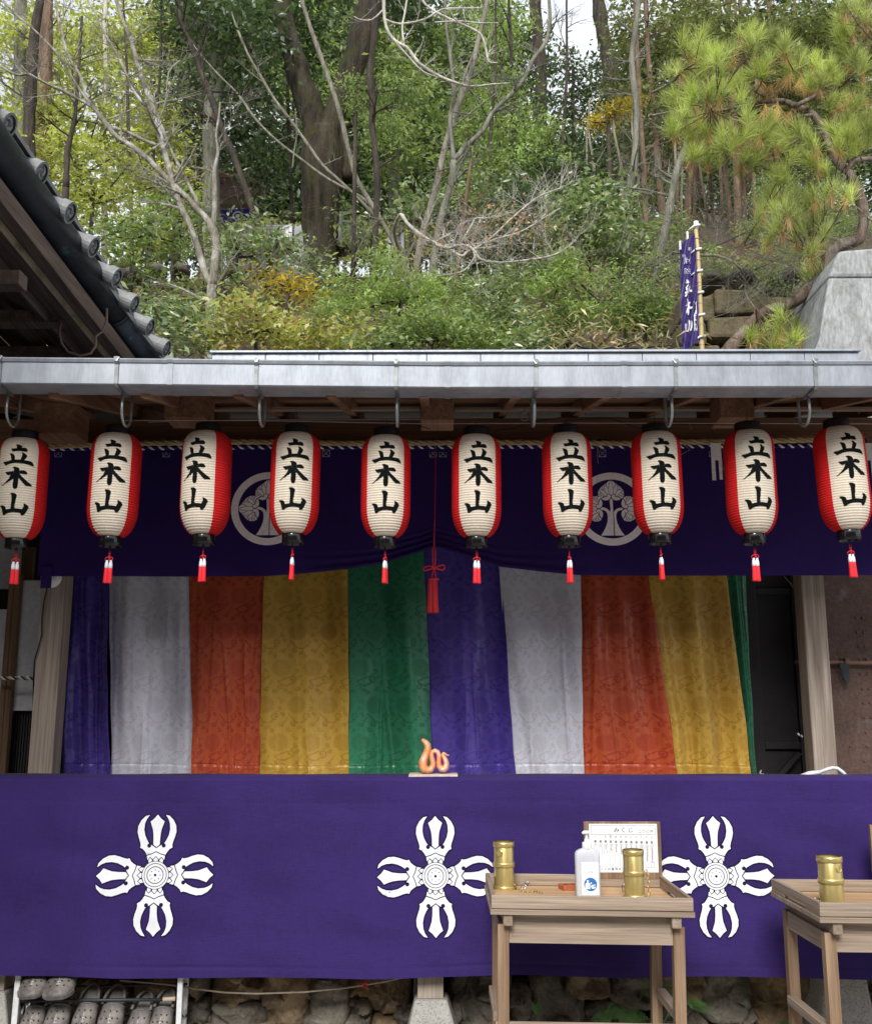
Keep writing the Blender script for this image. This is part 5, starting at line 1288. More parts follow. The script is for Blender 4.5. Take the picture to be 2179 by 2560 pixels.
def snakemat():
    m_, nt, b, out = newmat('orange_ceramic')
    g = nt.nodes.new('ShaderNodeNewGeometry'); sp = nt.nodes.new('ShaderNodeSeparateXYZ'); nt.links.new(g.outputs['Position'], sp.inputs[0])
    c = ramp(nt, nz(nt, 22, 4), [(.25,(.78,.22,.06)),(.5,(.80,.36,.17)),(.62,(.78,.50,.40)),(.8,(.62,.36,.14))])
    nt.links.new(c, b.inputs['Base Color']); b.inputs['Roughness'].default_value = .32; return m_
m.build('snake_body', snakemat(), sn, smooth=True)
m = MB()
for s in (-1,1):
    c = S7(548,292)+Vector((0,0,zo)); m.lathe([(.0005,-.0016),(.0016,0),(.0005,.0016)], 8, (c.x+.001, c.y-.0068, c.z+.002)); break
m.build('eye', M['ink'], sn)
m = MB(); a = S7(138,1205); b_ = S7(1468,1205); m.box((a.x, 5.13, fz), (b_.x, 5.31, fz+.012)); o = m.build('small_board', simple('pale_board', (.62,.50,.42), .6), origin=(a.x,5.13,fz), bevel=.002); tag(o, 'thin pale wooden board under the orange snake figurine', 'board')

# ================================================================ ferns between the stones
M['fern'] = simple('fern_green', (.075,.17,.045), .55, var=.35, scale=20)
def fern(lab, x, y, Y, n, L, seed, spread=1.0):
    r = random.Random(seed); c = P(x, y, Y); t = thing('fern', lab, 'fern', tuple(c), 'ferns growing out of the stone wall')
    for k in range(n):
        a = -1.35 + 2.7*k/(n-1) + r.uniform(-.12,.12); a *= spread; l = L*r.uniform(.75,1.08); m = MB(); pts = []
        for i in range(15):
            s = i/14; pts.append(c + Vector((math.sin(a)*l*s, -.05*s - .08*s*s, math.cos(a)*l*s*.9 - l*.45*s*s)))
        m.tube(pts, [.0016*(1-.6*i/14) for i in range(15)], 4)
        for i in range(2, 15):
            d = (pts[i]-pts[i-1]).normalized(); sd_ = d.cross(Vector((0,-1,.25))).normalized(); w = .034*l/.2*math.sin(min(1,(i+.5)/14*1.15)*math.pi)**.8+.004
            for sg_ in (-1,1):
                for h in (0,.5):
                    p = pts[i].lerp(pts[i-1], h); tip = p + sd_*sg_*w + d*w*.35 + Vector((0,-.002,-.15*w)); q = p + (tip-p)*.5
                    hw_ = d*(.0021*l/.2); m.add([p-hw_*.7, q-hw_, tip, q+hw_, p+hw_*.7], [(0,1,2,3,4)])
        m.build('frond', M['fern'], t)
fern('large green fern spreading behind the first table legs', 1535, 2548, 5.24, 9, .20, 4)
fern('fern drooping from the stones at the upper right of the large fern', 1640, 2462, 5.26, 6, .12, 5, 1.2)
fern('dim fern just right of the first table right leg', 1715, 2512, 5.27, 6, .13, 8)
fern('small fern tuft at the bottom beside the left leg of the second table', 1960, 2560, 5.22, 6, .09, 9)
m = MB(); c = P(1342,2540,5.24)
for a, l in ((.1,.09),(-.35,.07)):
    tip = c + Vector((math.sin(a)*l,-.02,l)); md = c.lerp(tip,.5)+Vector((0,-.012,0)); m.add([c, md+Vector((-.014,0,0)), tip, md+Vector((.014,0,0))], [(0,1,2),(0,2,3)])
tag(m.build('seedling', M['fern'], origin=tuple(c)), 'single green leaf sprouting between stones left of the fern', 'plant')
# ================================================================ ground and hillside
def lerp_(v, xs_, ys_): return float(np.interp(v, xs_, ys_))
def Hh(x, y):
    a = lerp_(y, [7.5,8.6,9.5,12,16,17,28,50,90], [2.2,3.5,4.6,6.3,8.7,9.2,9.6,11,16])
    b_ = lerp_(y, [7.5,8.6,9.5,12,16,20,25,35,50,90], [2.2,3.4,4.4,6.3,8.9,11.6,14.6,17.5,20,26])
    k = min(1, max(0, (x-.4)/2.2)); k = k*k*(3-2*k)
    z = a*(1-k)+b_*k
    if y > 9: z += .28*mnoise.noise(Vector((x*.7,y*.7,0))) + .10*mnoise.noise(Vector((x*2.6,y*2.6,4)))
    return z
gxs = np.concatenate([np.linspace(-70,-12,12), np.linspace(-11,12,120), np.linspace(13,80,12)])
gys = np.concatenate([np.linspace(7.5,18,90), np.linspace(18.4,90,50)])
vs = [(x, y, Hh(x,y)) for y in gys for x in gxs]; n = len(gxs)
M['soil'] = simple('leaf_litter_soil', (.055,.04,.026), .95, var=.4, scale=3, bump=.8, bscale=14, bd=.03, spots=((.13,.095,.06), 22, .54, .64), fine=.4)
hill = npmesh('hillside', vs, [(j*n+i, j*n+i+1, (j+1)*n+i+1, (j+1)*n+i) for j in range(len(gys)-1) for i in range(n-1)], M['soil'], smooth=True); tag(hill, kind='structure')
m = MB(); m.box((-70,7.44,-.2),(80,7.5,2.25)); tag(m.build('hillside_foot', M['soil']), kind='structure')
m = MB(); m.add([(-300,-300,0),(300,-300,0),(300,7.5,0),(-300,7.5,0)], [(0,1,2,3)]); g = m.build('ground', simple('pale_bounce_gravel', (.44,.42,.38), .9, var=.12, scale=3, bump=.5, bscale=90, fine=.3)); tag(g, kind='structure')  # unseen ground, made pale to bounce light up under the eave
# ---------------------------------------------------------------- leaves
def leafmat(name, cols, tr=.35, rough=.42, spec=.5):
    m, nt, b, out = newmat(name)
    g_ = nt.nodes.new('ShaderNodeNewGeometry')
    c = ramp(nt, g_.outputs['Random Per Island'], cols)
    c = mixc(nt, 1, c, mrange(nt, nz(nt, 2.2, 4), .32, .68, .42, 1.6), 'MULTIPLY')
    nt.links.new(c, b.inputs['Base Color']); b.inputs['Roughness'].default_value = rough; b.inputs['Specular IOR Level'].default_value = spec
    t = nt.nodes.new('ShaderNodeBsdfTranslucent'); c2 = mixc(nt, 1, c, (1.35,1.4,.7), 'MULTIPLY'); nt.links.new(c2, t.inputs[0])
    mx = nt.nodes.new('ShaderNodeMixShader'); mx.inputs[0].default_value = tr
    nt.links.new(b.outputs[0], mx.inputs[1]); nt.links.new(t.outputs[0], mx.inputs[2]); nt.links.new(mx.outputs[0], out.inputs[0])
    return m
LM = {
 'yg': leafmat('yellow_green_leaves', [(0.219,0.259,0.0793),(0.377,0.412,0.131),(0.499,0.505,0.175),(0.272,0.333,0.111)], .5),
 'mid': leafmat('mid_green_leaves', [(0.115,0.171,0.0726),(0.216,0.3,0.126),(0.359,0.442,0.19),(0.152,0.211,0.0944)], .42),
 'dark': leafmat('dark_evergreen_leaves', [(0.0386,0.0673,0.0327),(0.0806,0.129,0.0607),(0.144,0.212,0.103),(0.0508,0.0814,0.0428)], .28, .32, .7),
 'gloss': leafmat('glossy_green_leaves', [(0.0981,0.155,0.0763),(0.201,0.284,0.138),(0.332,0.419,0.227),(0.499,0.533,0.343)], .3, .26, .9),
 'pale': leafmat('pale_yellow_leaves', [(0.299,0.356,0.104),(0.457,0.478,0.176),(0.531,0.482,0.218),(0.272,0.318,0.11),(0.467,0.299,0.155)], .35, .4, .6),
 'yellow': leafmat('yellow_autumn_leaves', [(0.45,0.33,0.03),(0.55,0.4,0.06),(0.3,0.3,0.05)], .4),
 'hinoki': leafmat('cypress_sprays', [(0.175,0.258,0.096),(0.31,0.421,0.159),(0.416,0.526,0.208),(0.22,0.279,0.121)], .38, .55, .3),
 'olive': leafmat('olive_leaves', [(0.102,0.123,0.0536),(0.188,0.223,0.0901),(0.285,0.316,0.137),(0.136,0.158,0.0859)], .3, .5, .4),
 'sasa': leafmat('bamboo_grass_leaves', [(0.221,0.255,0.12),(0.412,0.385,0.214),(0.602,0.505,0.326),(0.279,0.273,0.146)], .3, .4, .5),
 'pine': leafmat('pine_needles', [(0.262,0.358,0.0913),(0.428,0.504,0.144),(0.609,0.617,0.243),(0.306,0.412,0.139)], .35, .5, .4),
 'pinebrown': leafmat('old_pine_needles', [(0.42,0.27,0.11),(0.56,0.38,0.17),(0.3,0.19,0.09)], .2, .6, .3),
 'withered': leafmat('withered_leaves', [(0.42,0.24,0.15),(0.55,0.36,0.25),(0.3,0.15,0.09)], .3, .6, .3),
}
def barkmat(name, col, col2, moss=None, sc_=14):
    return simple(name, col, .9, var=.35, scale=sc_, stretch=(1,1,.16), bump=1.0, bscale=42, bstretch=(1,1,.12), bd=.03, col2=col2, spec=.2, spots=(moss, 5, .5, .66) if moss else None, fine=.3)
BK = {'oak': barkmat('furrowed_dark_bark', (.022,.018,.014), (.075,.062,.045), (.04,.045,.012), 9), 'lichen': barkmat('lichened_pale_bark', (.20,.18,.14), (.34,.32,.26), (.50,.50,.46)),
      'dark': barkmat('thin_dark_bark', (.035,.028,.024), (.09,.075,.06)), 'pale': barkmat('pale_grey_bark', (.19,.175,.14), (.32,.30,.24)), 'grey': barkmat('grey_green_bark', (.15,.15,.12), (.26,.26,.21)),
      'cedar': barkmat('reddish_cedar_bark', (.12,.08,.055), (.24,.165,.115)), 'white': barkmat('white_lichen_twigs', (.50,.47,.41), (.72,.68,.61)), 'pinebark': barkmat('scaly_pine_bark', (.09,.06,.045), (.27,.20,.16), (.28,.25,.22), 20)}
rng = np.random.default_rng(5)
def leaves(cent, size, lw=.42, droop=.25, flat=.6, tri=False):
    """cent: (n,3) leaf bases -> vertex and face arrays of small folded leaves"""
    n = len(cent); az = rng.uniform(0, 2*np.pi, n); el = rng.normal(-droop, .45, n)
    d = np.stack([np.cos(az)*np.cos(el), np.sin(az)*np.cos(el), np.sin(el)], 1)
    r = rng.normal(size=(n,3))*(1-flat); r[:,2] += flat + .1
    s = np.cross(d, r); s /= np.linalg.norm(s, axis=1, keepdims=True)+1e-9
    L = (size*rng.uniform(.55,1.4,n))[:,None]
    up = np.cross(s, d)
    a = cent; tip = cent + d*L; l = cent + d*L*.45 + s*L*lw*.5 + up*L*.06; rr = cent + d*L*.45 - s*L*lw*.5 + up*L*.06
    V_ = np.stack([a, l, tip, rr], 1).reshape(-1,3); b = np.arange(n)*4
    return V_, np.concatenate([np.stack([b, b+1, b+2], 1), np.stack([b, b+2, b+3], 1)])
def crown_pts(blobs, size, cov, clump=26, sig=.13, vflat=.55, shell=.45):
    out = []
    for (x, y, Y, rx, ry) in blobs:
        c = P(x, y, Y); k = mpp(x, y, Y); RX, RZ = rx*k, ry*k; RY = min((RX+RZ)/2, 1.6)
        n = int(3.3*cov*math.pi*rx*ry/((size/k)**2*.28)); nc = max(2, n//clump)
        u = rng.normal(size=(nc,3)); u /= np.linalg.norm(u, axis=1, keepdims=True); rad_ = rng.uniform(0,1,nc)**shell
        cc = u*rad_[:,None]*np.array([RX,RY,RZ]) + np.array(c)
        s = max(sig*min(RX,RZ)*1.6, size*1.6)
        p = cc[rng.integers(0,nc,n)] + np.clip(rng.normal(size=(n,3)), -2.2, 2.2)*np.array([s,s,s*vflat])
        out.append(p)
    return np.concatenate(out)
def px_tube(mb, pts, Y, n=8, wob=0):
    q = []
    Ys = Y if hasattr(Y, '__len__') else [Y]*len(pts)
    P3 = [P(p[0], p[1], yy) for p, yy in zip(pts, Ys)]; R3 = [mpp(p[0], p[1], yy)*p[2]/2 for p, yy in zip(pts, Ys)]
    # refine with Catmull-Rom so limbs bend smoothly
    out, ro = [], []
    for i in range(len(P3)-1):
        p0, p1, p2, p3 = P3[max(0,i-1)], P3[i], P3[i+1], P3[min(len(P3)-1,i+2)]
        for t in (0,.33,.66):
            out.append(.5*((2*p1)+(-p0+p2)*t+(2*p0-5*p1+4*p2-p3)*t*t+(-p0+3*p1-3*p2+p3)*t**3)); rr = R3[i]*(1-t)+R3[i+1]*t
            ro.append(rr*(1+wob*mnoise.noise(out[-1]*3)))
    out.append(P3[-1]); ro.append(R3[-1]); mb.tube(out, ro, n); return out, ro
def twigs(mb, p, d, L, r, depth, rnd, bend=.35, grow=None, spread=.8):
    k = 4; pts = [Vector(p)]; dd = Vector(d).normalized()
    for i in range(k):
        dd = (dd + Vector((rnd.uniform(-1,1), rnd.uniform(-1,1)*.6, rnd.uniform(-1,1)))*bend*.5 + (grow or Vector((0,0,0)))*.12).normalized()
        pts.append(pts[-1] + dd*L/k)
    mb.tube(pts, [r*(1-.75*i/k) for i in range(k+1)], 4 if r < .008 else 6, cap=False)
    if depth > 0:
        for i in range(1, k+1):
            for _ in range(rnd.choice((1,1,2))):
                a = (dd + Vector((rnd.uniform(-1,1), rnd.uniform(-.6,.6), rnd.uniform(-1,1)))*spread).normalized()
                twigs(mb, pts[i], a, L*rnd.uniform(.38,.62), r*(1-.75*i/k)*.6+.0006, depth-1, rnd, bend, grow, spread)
    return pts
TREES = 'woodland trees on the hillside'
def tree(name, label, cat, trunks, bark, Y, blobs=(), leaf=None, size=.08, cov=1.0, lw=.42, tw=0, twl=.5, group=TREES, root=True, droop=.25, clump=26, sig=.13, vflat=.55, rn=1, crownname='crown', flat=.6, grow=None, tdepth=2):
    rnd = random.Random(hash(label) % 1 or len(label)*7 + rn)
    t0 = trunks[0]; Yb = Y
    while hasattr(Yb, '__len__'): Yb = Yb[0]
    base = P(t0[0][0], t0[0][1], Yb) if trunks else P(blobs[0][0], blobs[0][1]+blobs[0][4], blobs[0][2])
    gz = Hh(base.x, base.y) - .15
    t = thing(name, label, cat, (base.x, base.y, gz), group)
    for i, tr_ in enumerate(trunks):
        mb = MB(); yy = Y[i] if hasattr(Y, '__len__') else Y
        tr_ = list(tr_)
        o_, r_ = px_tube(mb, tr_, yy, 12 if tr_[0][2] > 30 else 7, .25)
        if i == 0 and root and base.z > gz:
            mb.tube([Vector((base.x, base.y, gz)), base], [r_[0]*1.25, r_[0]], 12 if tr_[0][2] > 30 else 7)
        mb.build('trunk' if i == 0 else 'limb', BK[bark], t, smooth=True)
        if tw:
            tm = MB()
            for _ in range(int(tw*(len(o_)/8))):
                k = rnd.randrange(len(o_)//3, len(o_)); dr = Vector((rnd.uniform(-1,1), rnd.uniform(-.7,.7), rnd.uniform(-.1,1)))
                twigs(tm, o_[k], dr, twl*rnd.uniform(.6,1.2), min(r_[k]*.45, .02), tdepth, rnd, grow=grow)
            if tm.v: tm.build('twigs', BK[bark], t)['kind'] = 'stuff'
    if blobs:
        pts = crown_pts(blobs, size, cov, clump, sig, vflat)
        v, f = leaves(pts, size, lw, droop, flat)
        npmesh(crownname, v, f, LM[leaf], t)['kind'] = 'stuff'
    return t
# ---- trunks that can be told apart
tree('oak_tree', 'huge dark furrowed tree trunk forking into two limbs in the middle of the wood', 'tree',
  [[(812,740,120),(805,690,98),(800,560,92),(808,430,100),(806,370,112),(803,330,90)], [(800,350,70),(775,270,66),(750,200,60),(735,140,60),(712,70,50),(700,-20,46),(690,-140,40)],
   [(815,350,75),(845,260,56),(880,170,60),(905,90,66),(925,0,62),(950,-130,50)], [(870,450,40),(862,390,44),(850,320,34)], [(845,415,22),(838,370,22),(845,330,18),(865,315,14),(880,310,10)]], 'oak', 15.5,
  [(590,60,15,150,120),(700,40,16.5,120,90),(620,220,15.4,90,80),(760,110,17,80,100),(500,40,16,110,80),(860,-20,17,140,70),(1010,20,16.5,120,100)], 'dark', .14, 1.0)
tree('forked_maple', 'pale lichened multi-stem tree left of the shrine, bare branches reaching left', 'tree',
  [[(531,850,30),(530,800,30),(529,757,28),(532,715,30)], [(532,715,22),(515,689,20),(503,648,17),(490,605,15),(475,564,15),(456,523,16),(437,477,16),(425,430,17),(402,343,15),(387,280,14),(365,224,13),(346,168,12),(330,109,11),(306,47,10),(288,-10,9)],
   [(532,715,24),(537,664,22),(540,617,20),(533,575,20),(515,545,15),(500,530,15),(475,502,14),(447,474,15),(412,440,15),(374,402,14),(330,365,13),(290,340,12),(268,312,12),(237,271,10),(215,231,9),(200,187,9),(168,134,8),(156,81,7),(143,31,6),(137,-20,5)],
   [(237,271,7),(200,225,6),(150,143,6),(106,94,6),(75,65,5),(31,28,5),(5,-5,4)], [(390,362,9),(360,350,8),(320,330,8),(271,312,8),(235,272,8),(200,249,8),(156,225,8),(118,209,7),(87,193,7),(69,184,8),(47,187,6),(25,179,6),(0,164,5),(-40,150,4)],
   [(533,575,14),(537,492,12),(535,430,10),(545,380,8),(540,340,6),(547,290,5),(550,255,4)], [(500,520,9),(461,440,9),(430,380,8),(399,306,8),(368,268,8),(337,231,7),(312,175,7),(287,125,6),(259,78,5),(237,31,5),(215,-10,4)],
   [(395,305,6),(405,280,5),(415,250,4),(422,180,4),(450,150,3)]], 'lichen', 10, tw=3, twl=.5)
tree('dark_stem_tree', 'slender wavy dark trunk standing right of the huge forked tree', 'tree',
  [[(925,835,22),(928,742,20),(934,680,20),(937,617,18),(940,539,18),(943,450,19),(937,374,17),(930,312,17),(932,249,17),(924,187,16),(930,131,17),(937,62,18),(930,0,18),(925,-80,16)]], 'dark', 12, tw=1, twl=.4)
tree('twin_stem_tree', 'pale slim tree leaning right, long curved limb sweeping up to the right', 'tree',
  [[(1074,735,20),(1087,633,18),(1099,555,17),(1127,461,18),(1134,402,17)], [(1134,402,13),(1128,343,11),(1125,296,10),(1134,234,10),(1125,140,9),(1115,62,7),(1112,-20,6)],
   [(1134,402,15),(1171,359,14),(1206,327,13),(1231,281,12),(1281,231,12),(1312,193,12),(1331,150,11),(1365,103,11),(1374,47,9),(1370,-20,8)], [(1128,320,4),(1190,270,4),(1250,225,3)], [(1250,262,3),(1240,230,3),(1232,180,2)]], 'grey', 12.5, tw=4, twl=.5)
tree('straight_stem_tree', 'pale straight leaning trunk just left of the curved twin tree', 'tree',
  [[(1037,690,20),(1056,586,18),(1074,524,18),(1093,455,18),(1106,390,17),(1125,327,15),(1150,249,15),(1175,187,15),(1193,109,13),(1212,31,12),(1220,-30,11)], [(1150,249,8),(1160,190,7),(1185,130,7),(1200,70,6),(1215,0,5)]], 'pale', 12.9)
tree('leaning_pole_tree', 'thin pale leaning stem crossing in front of the huge forked tree', 'tree',
  [[(1030,700,11),(985,610,11),(950,545,11),(893,450,12),(871,374,12),(849,281,12),(818,187,12),(790,109,11),(759,16,10),(745,-50,9)]], 'pale', 13.4)
tree('arching_bare_tree', 'bare arching shrub with white lichened twigs and a few withered leaves, right of centre', 'tree',
  [[(1005,800,12),(1010,720,11),(1015,650,10),(1037,606,8)], [(1037,606,9),(1081,617,8),(1115,630,8),(1155,640,7),(1187,623,6),(1237,614,5),(1299,592,4),(1350,567,4),(1420,520,2)],
   [(1015,650,8),(990,600,8),(900,500,8),(846,449,8),(806,412,8),(768,359,8),(731,306,7),(687,249,7),(650,187,7),(618,131,6),(584,47,5),(569,-10,4)],
   [(940,530,7),(903,492,7),(818,446,7),(743,390,6),(693,352,6),(640,299,6),(594,234,5),(547,187,5),(500,134,4),(470,90,3)], [(731,420,5),(735,380,4),(742,330,4),(738,280,3)]], 'pale', 14.4, tw=1, twl=.5)
wt = tree('white_branch_shrub', 'tangle of white lichened branches with pinkish withered leaves above the cypress bushes', 'tree',
  [[(1010,760,9),(1002,650,9),(985,580,8),(1000,536,8),(1018,558,9),(1046,583,10),(1071,600,10),(1099,614,9),(1124,620,8),(1149,612,8),(1174,617,8),(1190,633,8),(1202,648,8),(1252,656,6),(1350,645,5),(1400,630,4),(1440,600,3)],
   [(1071,600,8),(1100,612,7),(1130,628,8),(1155,640,7),(1175,625,5),(1237,598,5),(1299,580,4),(1350,550,3),(1400,520,3)], [(1190,620,6),(1237,586,5),(1268,555,5),(1315,514,4),(1350,489,4),(1400,470,3)],
   [(1190,633,5),(1175,660,4),(1150,680,3),(1090,690,3)], [(1149,612,5),(1180,560,4),(1190,545,4),(1225,545,3),(1280,530,3)]], 'white', [[13,12.5,11.5,10.6,10.3,10,9.8,9.6,9.4,9.3,9.2,9.2,9.2,9.2,9.2,9.2,9.2],9.7,9.2,9.2,9.3], tw=5, twl=.36, tdepth=2,
  blobs=[(1250,560,9.2,170,80),(1100,620,9.2,110,70),(1330,600,9.2,100,60)], leaf='withered', size=.035, cov=.035, lw=.6, clump=3, crownname='withered_leaves')
tree('overhanging_bare_tree', 'bare white twigs hanging into the top of the view right of the dark trunk', 'tree',
  [[(962,-260,20),(960,-60,10),(961,47,8),(980,94,8),(1011,115,8),(1019,120,8),(1047,156,8),(1087,184,7),(1131,203,6),(1178,215,5),(1228,210,4),(1274,207,3)], [(1040,-60,7),(1056,0,6),(1087,28,6),(1134,51,6),(1175,69,6),(1203,87,5),(1215,125,5),(1221,153,4),(1243,156,3)],
   [(961,47,6),(1000,59,6),(1062,47,5),(1103,23,5),(1162,20,5),(1200,19,3)], [(1011,115,5),(1005,70,5),(1012,30,5),(1020,-20,4)], [(1087,55,4),(1150,52,4),(1200,57,4),(1247,56,2)], [(980,94,4),(1020,140,4),(1060,180,4),(1110,195,3)], [(961,20,5),(930,48,4),(900,48,3),(885,40,2)]], 'white', 8.6, tw=3, twl=.25, root=False, tdepth=1)
for i, (lab, bark, Y, tr_) in enumerate((
 ('thick pale grey trunk at the far left edge of the wood', 'grey', 16, [(48,420,36),(50,300,34),(50,150,32),(52,0,30),(52,-80,28)]),
 ('dark brown trunk beside the thick pale one at far left', 'dark', 14, [(70,430,34),(72,340,30),(75,249,30),(81,156,27),(87,78,24),(100,0,20),(106,-60,18)]),
 ('third trunk from the left, reddish and cracked, behind a curled twig', 'cedar', 15.2, [(108,430,42),(110,343,38),(112,200,36),(116,80,30),(118,-60,26)]),
 ('slender whitish dappled trunk left of the lichened multi-stem tree', 'white', 17, [(262,640,16),(260,560,15),(262,450,14),(256,330,13),(265,200,12),(262,60,11),(270,-60,10)]),
 ('thick grey trunk standing directly behind the small purple shrine curtain', 'grey', 16.6, [(528,560,50),(528,430,46),(530,300,44),(540,180,40),(548,0,36),(550,-80,34)]),
 ('slim dark trunk slanting past the right side of the shrine', 'dark', 13.2, [(674,640,18),(643,555,17),(615,477,17),(599,430,16),(578,374,16),(556,327,15),(530,249,15),(506,187,14),(483,125,14),(455,56,12),(440,-30,10)]),
 ('pale brown broad trunk behind the straight leaning trunk', 'pale', 17.5, [(1000,640,34),(992,540,32),(985,430,32),(980,300,30),(975,150,26),(970,-60,24)]),
 ('thin reddish trunk passing behind the white bare twigs', 'cedar', 11.4, [(1146,850,14),(1140,742,11),(1143,664,11),(1152,605,12),(1163,508,11),(1172,440,8),(1180,380,5)]),
 ('crooked grey trunk left of the banner, rising from the hinoki bushes', 'grey', 13, [(1531,780,26),(1540,695,24),(1552,648,22),(1562,586,22),(1565,508,20),(1577,446,20),(1585,405,18),(1591,280,17),(1578,156,16),(1591,50,14),(1600,-50,12)]),
 ('grey trunk leaning right just left of the banner', 'grey', 12, [(1630,720,24),(1649,633,22),(1665,555,21),(1683,461,19),(1693,420,17),(1709,374,14),(1730,300,10),(1745,240,7)]),
 ('slim double trunk seen between the two grey leaning trunks', 'cedar', 15, [(1628,640,15),(1621,605,15),(1612,524,15),(1609,430,14),(1600,280,13),(1590,100,12),(1585,-50,10)]),
 ('brown straight trunk behind the trunk left of the banner', 'cedar', 15.6, [(1668,700,22),(1660,600,20),(1655,539,18),(1646,430,18),(1632,280,15),(1620,140,13),(1610,-50,11)]),
 ('dark trunk against the bright gap of sky at the top', 'dark', 20, [(1560,330,40),(1530,200,38),(1512,110,36),(1500,40,34),(1488,-60,32)]),
 ('upright black trunk behind the curved limb, edge of the sky gap', 'dark', 21, [(1345,420,34),(1348,300,32),(1352,180,32),(1340,60,30),(1335,-60,28)]),
 ('thin stem rising straight from the brown bank at left', 'dark', 13, [(430,740,10),(432,660,9),(436,560,8),(440,500,6),(452,420,4)]),
 ('thin leaning stem on the brown bank left of the lichened tree', 'dark', 13.6, [(505,770,13),(512,700,12),(505,640,11),(498,560,9),(470,500,6)]),
 ('short thin stem growing on the bank right of the lichened tree', 'cedar', 14, [(622,760,11),(624,700,11),(625,655,9),(640,600,6),(650,560,4)]),
 ('slim forked sapling among the yellow green leaves at left', 'dark', 12.4, [(165,470,16),(168,390,15),(172,360,14),(186,300,10),(192,240,9),(198,150,8),(205,40,6)]),
 )):
    tree('slender_tree', lab, 'tree', [tr_], bark, Y, tw=3 if tr_[0][2] < 30 else 1, twl=.6, rn=i)
for i, (xb, yb_, xt, w, Y, lab) in enumerate(((330,640,322,9,15,'just right of the slender whitish trunk'),(372,650,384,10,16,'behind the left limbs of the lichened tree'),(1215,640,1224,10,16,'behind the curved limb of the twin tree'),(1290,640,1283,12,17,'among the green cypress behind the white twigs'),(1400,600,1406,10,18,'left of the round camellia bush'),(1050,640,1046,9,18,'between the wavy dark trunk and the straight leaning one'),(730,640,722,10,18,'left edge of the huge forked trunk'))):
    tree('slender_tree', 'thin dark background stem ' + lab, 'tree', [[(xb,yb_+14,w*1.15),((xb+xt)/2+3,(yb_+400)/2,w),(xt,360,w*.9),(xt+4+(xt-xb),190,w*.75),(xt+(xt-xb)*1.6,20,w*.55),(xt+(xt-xb)*1.8,-50,w*.5)]], 'dark', Y, tw=3, twl=.7, rn=i+70)
# cedar grove behind the banner
CG = [(1711,598,1725,20,19),(1756,572,1742,8,21),(1768,548,1750,7,22),(1785,596,1775,10,21),(1833,612,1812,16,20),(1850,664,1840,22,18.5),(1866,650,1856,14,20),(1882,560,1872,9,23),(1900,664,1882,10,19),(1912,560,1905,9,24),(1735,600,1735,10,20),(1808,590,1800,8,22),(1935,600,1930,12,22),(1962,610,1950,10,21),(1985,640,1985,12,20),(1690,560,1694,9,23),(2010,600,2018,11,22)]
ORD = 'first second third fourth fifth sixth seventh eighth ninth tenth eleventh twelfth thirteenth fourteenth fifteenth sixteenth seventeenth'.split()
for i, (xb, yb_, xt, w, Y) in enumerate(sorted(CG)):
    w8 = w
    tree('cedar_tree', '%s thin reddish cedar trunk from the left in the grove behind the banner' % ORD[i], 'tree', [[(xb,yb_+14,w8*1.15),(xb*.7+xt*.3,yb_-40,w8),(xt,430,w8*.92),(xt+(xt-xb)*.9,250,w8*.8),(xt+(xt-xb)*1.8,60,w8*.6),(xt+(xt-xb)*2,-60,w8*.5)]], 'cedar', Y, group='cedars in the grove behind the banner', rn=i)
# ---- leafy trees
def leafy(name, label, cat, blobs, leaf, size, cov, stems=2, bark='dark', **k):
    b0 = blobs[0]; tr_ = []
    rnd = random.Random(len(label)); Yb = b0[2]
    bx = b0[0]; byy = b0[1] + b0[4]*.9
    trunks = [[(bx, byy, 9), (bx+4, b0[1], 7), (bx-6, b0[1]-b0[4]*.6, 4)]]
    for b in blobs[:7]:
        trunks.append([(bx+3, b0[1]+b0[4]*.5, 6), ((bx+b[0])/2, (b[1]+b0[1])/2+b0[4]*.2, 5), (b[0], b[1]-b[4]*.3, 2.5)])
    Ys = [Yb] + [[b0[2], (b0[2]+b[2])/2, b[2]] for b in blobs[:7]]
    t = thing(name, label, cat, (P(bx,byy,Yb).x, Yb, 0), k.get('group', 'leafy trees and bushes'))
    base = P(bx, byy, Yb); gz = Hh(base.x, Yb)-.1; ORG[t.name] = Vector((base.x, Yb, gz)); t.location = (base.x, Yb, gz)
    mb = MB(); 
    for i, tr2 in enumerate(trunks): px_tube(mb, tr2, Ys[i] if i == 0 else Ys[i], 6)
    if base.z > gz: mb.tube([Vector((base.x, Yb, gz)), base], [mpp(bx,byy,Yb)*7, mpp(bx,byy,Yb)*5], 6)
    mb.build('trunk', BK[bark], t, smooth=True)
    pts = crown_pts(blobs, size, cov, k.get('clump',26), k.get('sig',.13), k.get('vflat',.55), k.get('shell',.45))
    v, f = leaves(pts, size, k.get('lw',.42), k.get('droop',.25), k.get('flat',.6))
    npmesh('crown', v, f, LM[leaf], t)['kind'] = 'stuff'
    return t
leafy('maple_tree', 'bright yellow green leafy tree at upper left behind the bare branches', 'tree', [(190,400,15,110,90),(90,280,15,100,80),(250,300,16,110,80),(330,230,17,90,90),(180,150,17,120,90),(60,120,16,90,90),(400,330,16,90,80),(300,90,18,120,90),(30,400,14.5,60,70)], 'yg', .12, .7, sig=.2, vflat=.35)
leafy('maple_tree', 'yellow green leafy tree just above the tiled roof at left', 'tree', [(230,480,13,100,60),(330,420,13.5,90,60),(160,360,13,70,50),(420,470,14,70,60)], 'yg', .10, .9, sig=.2, vflat=.35)
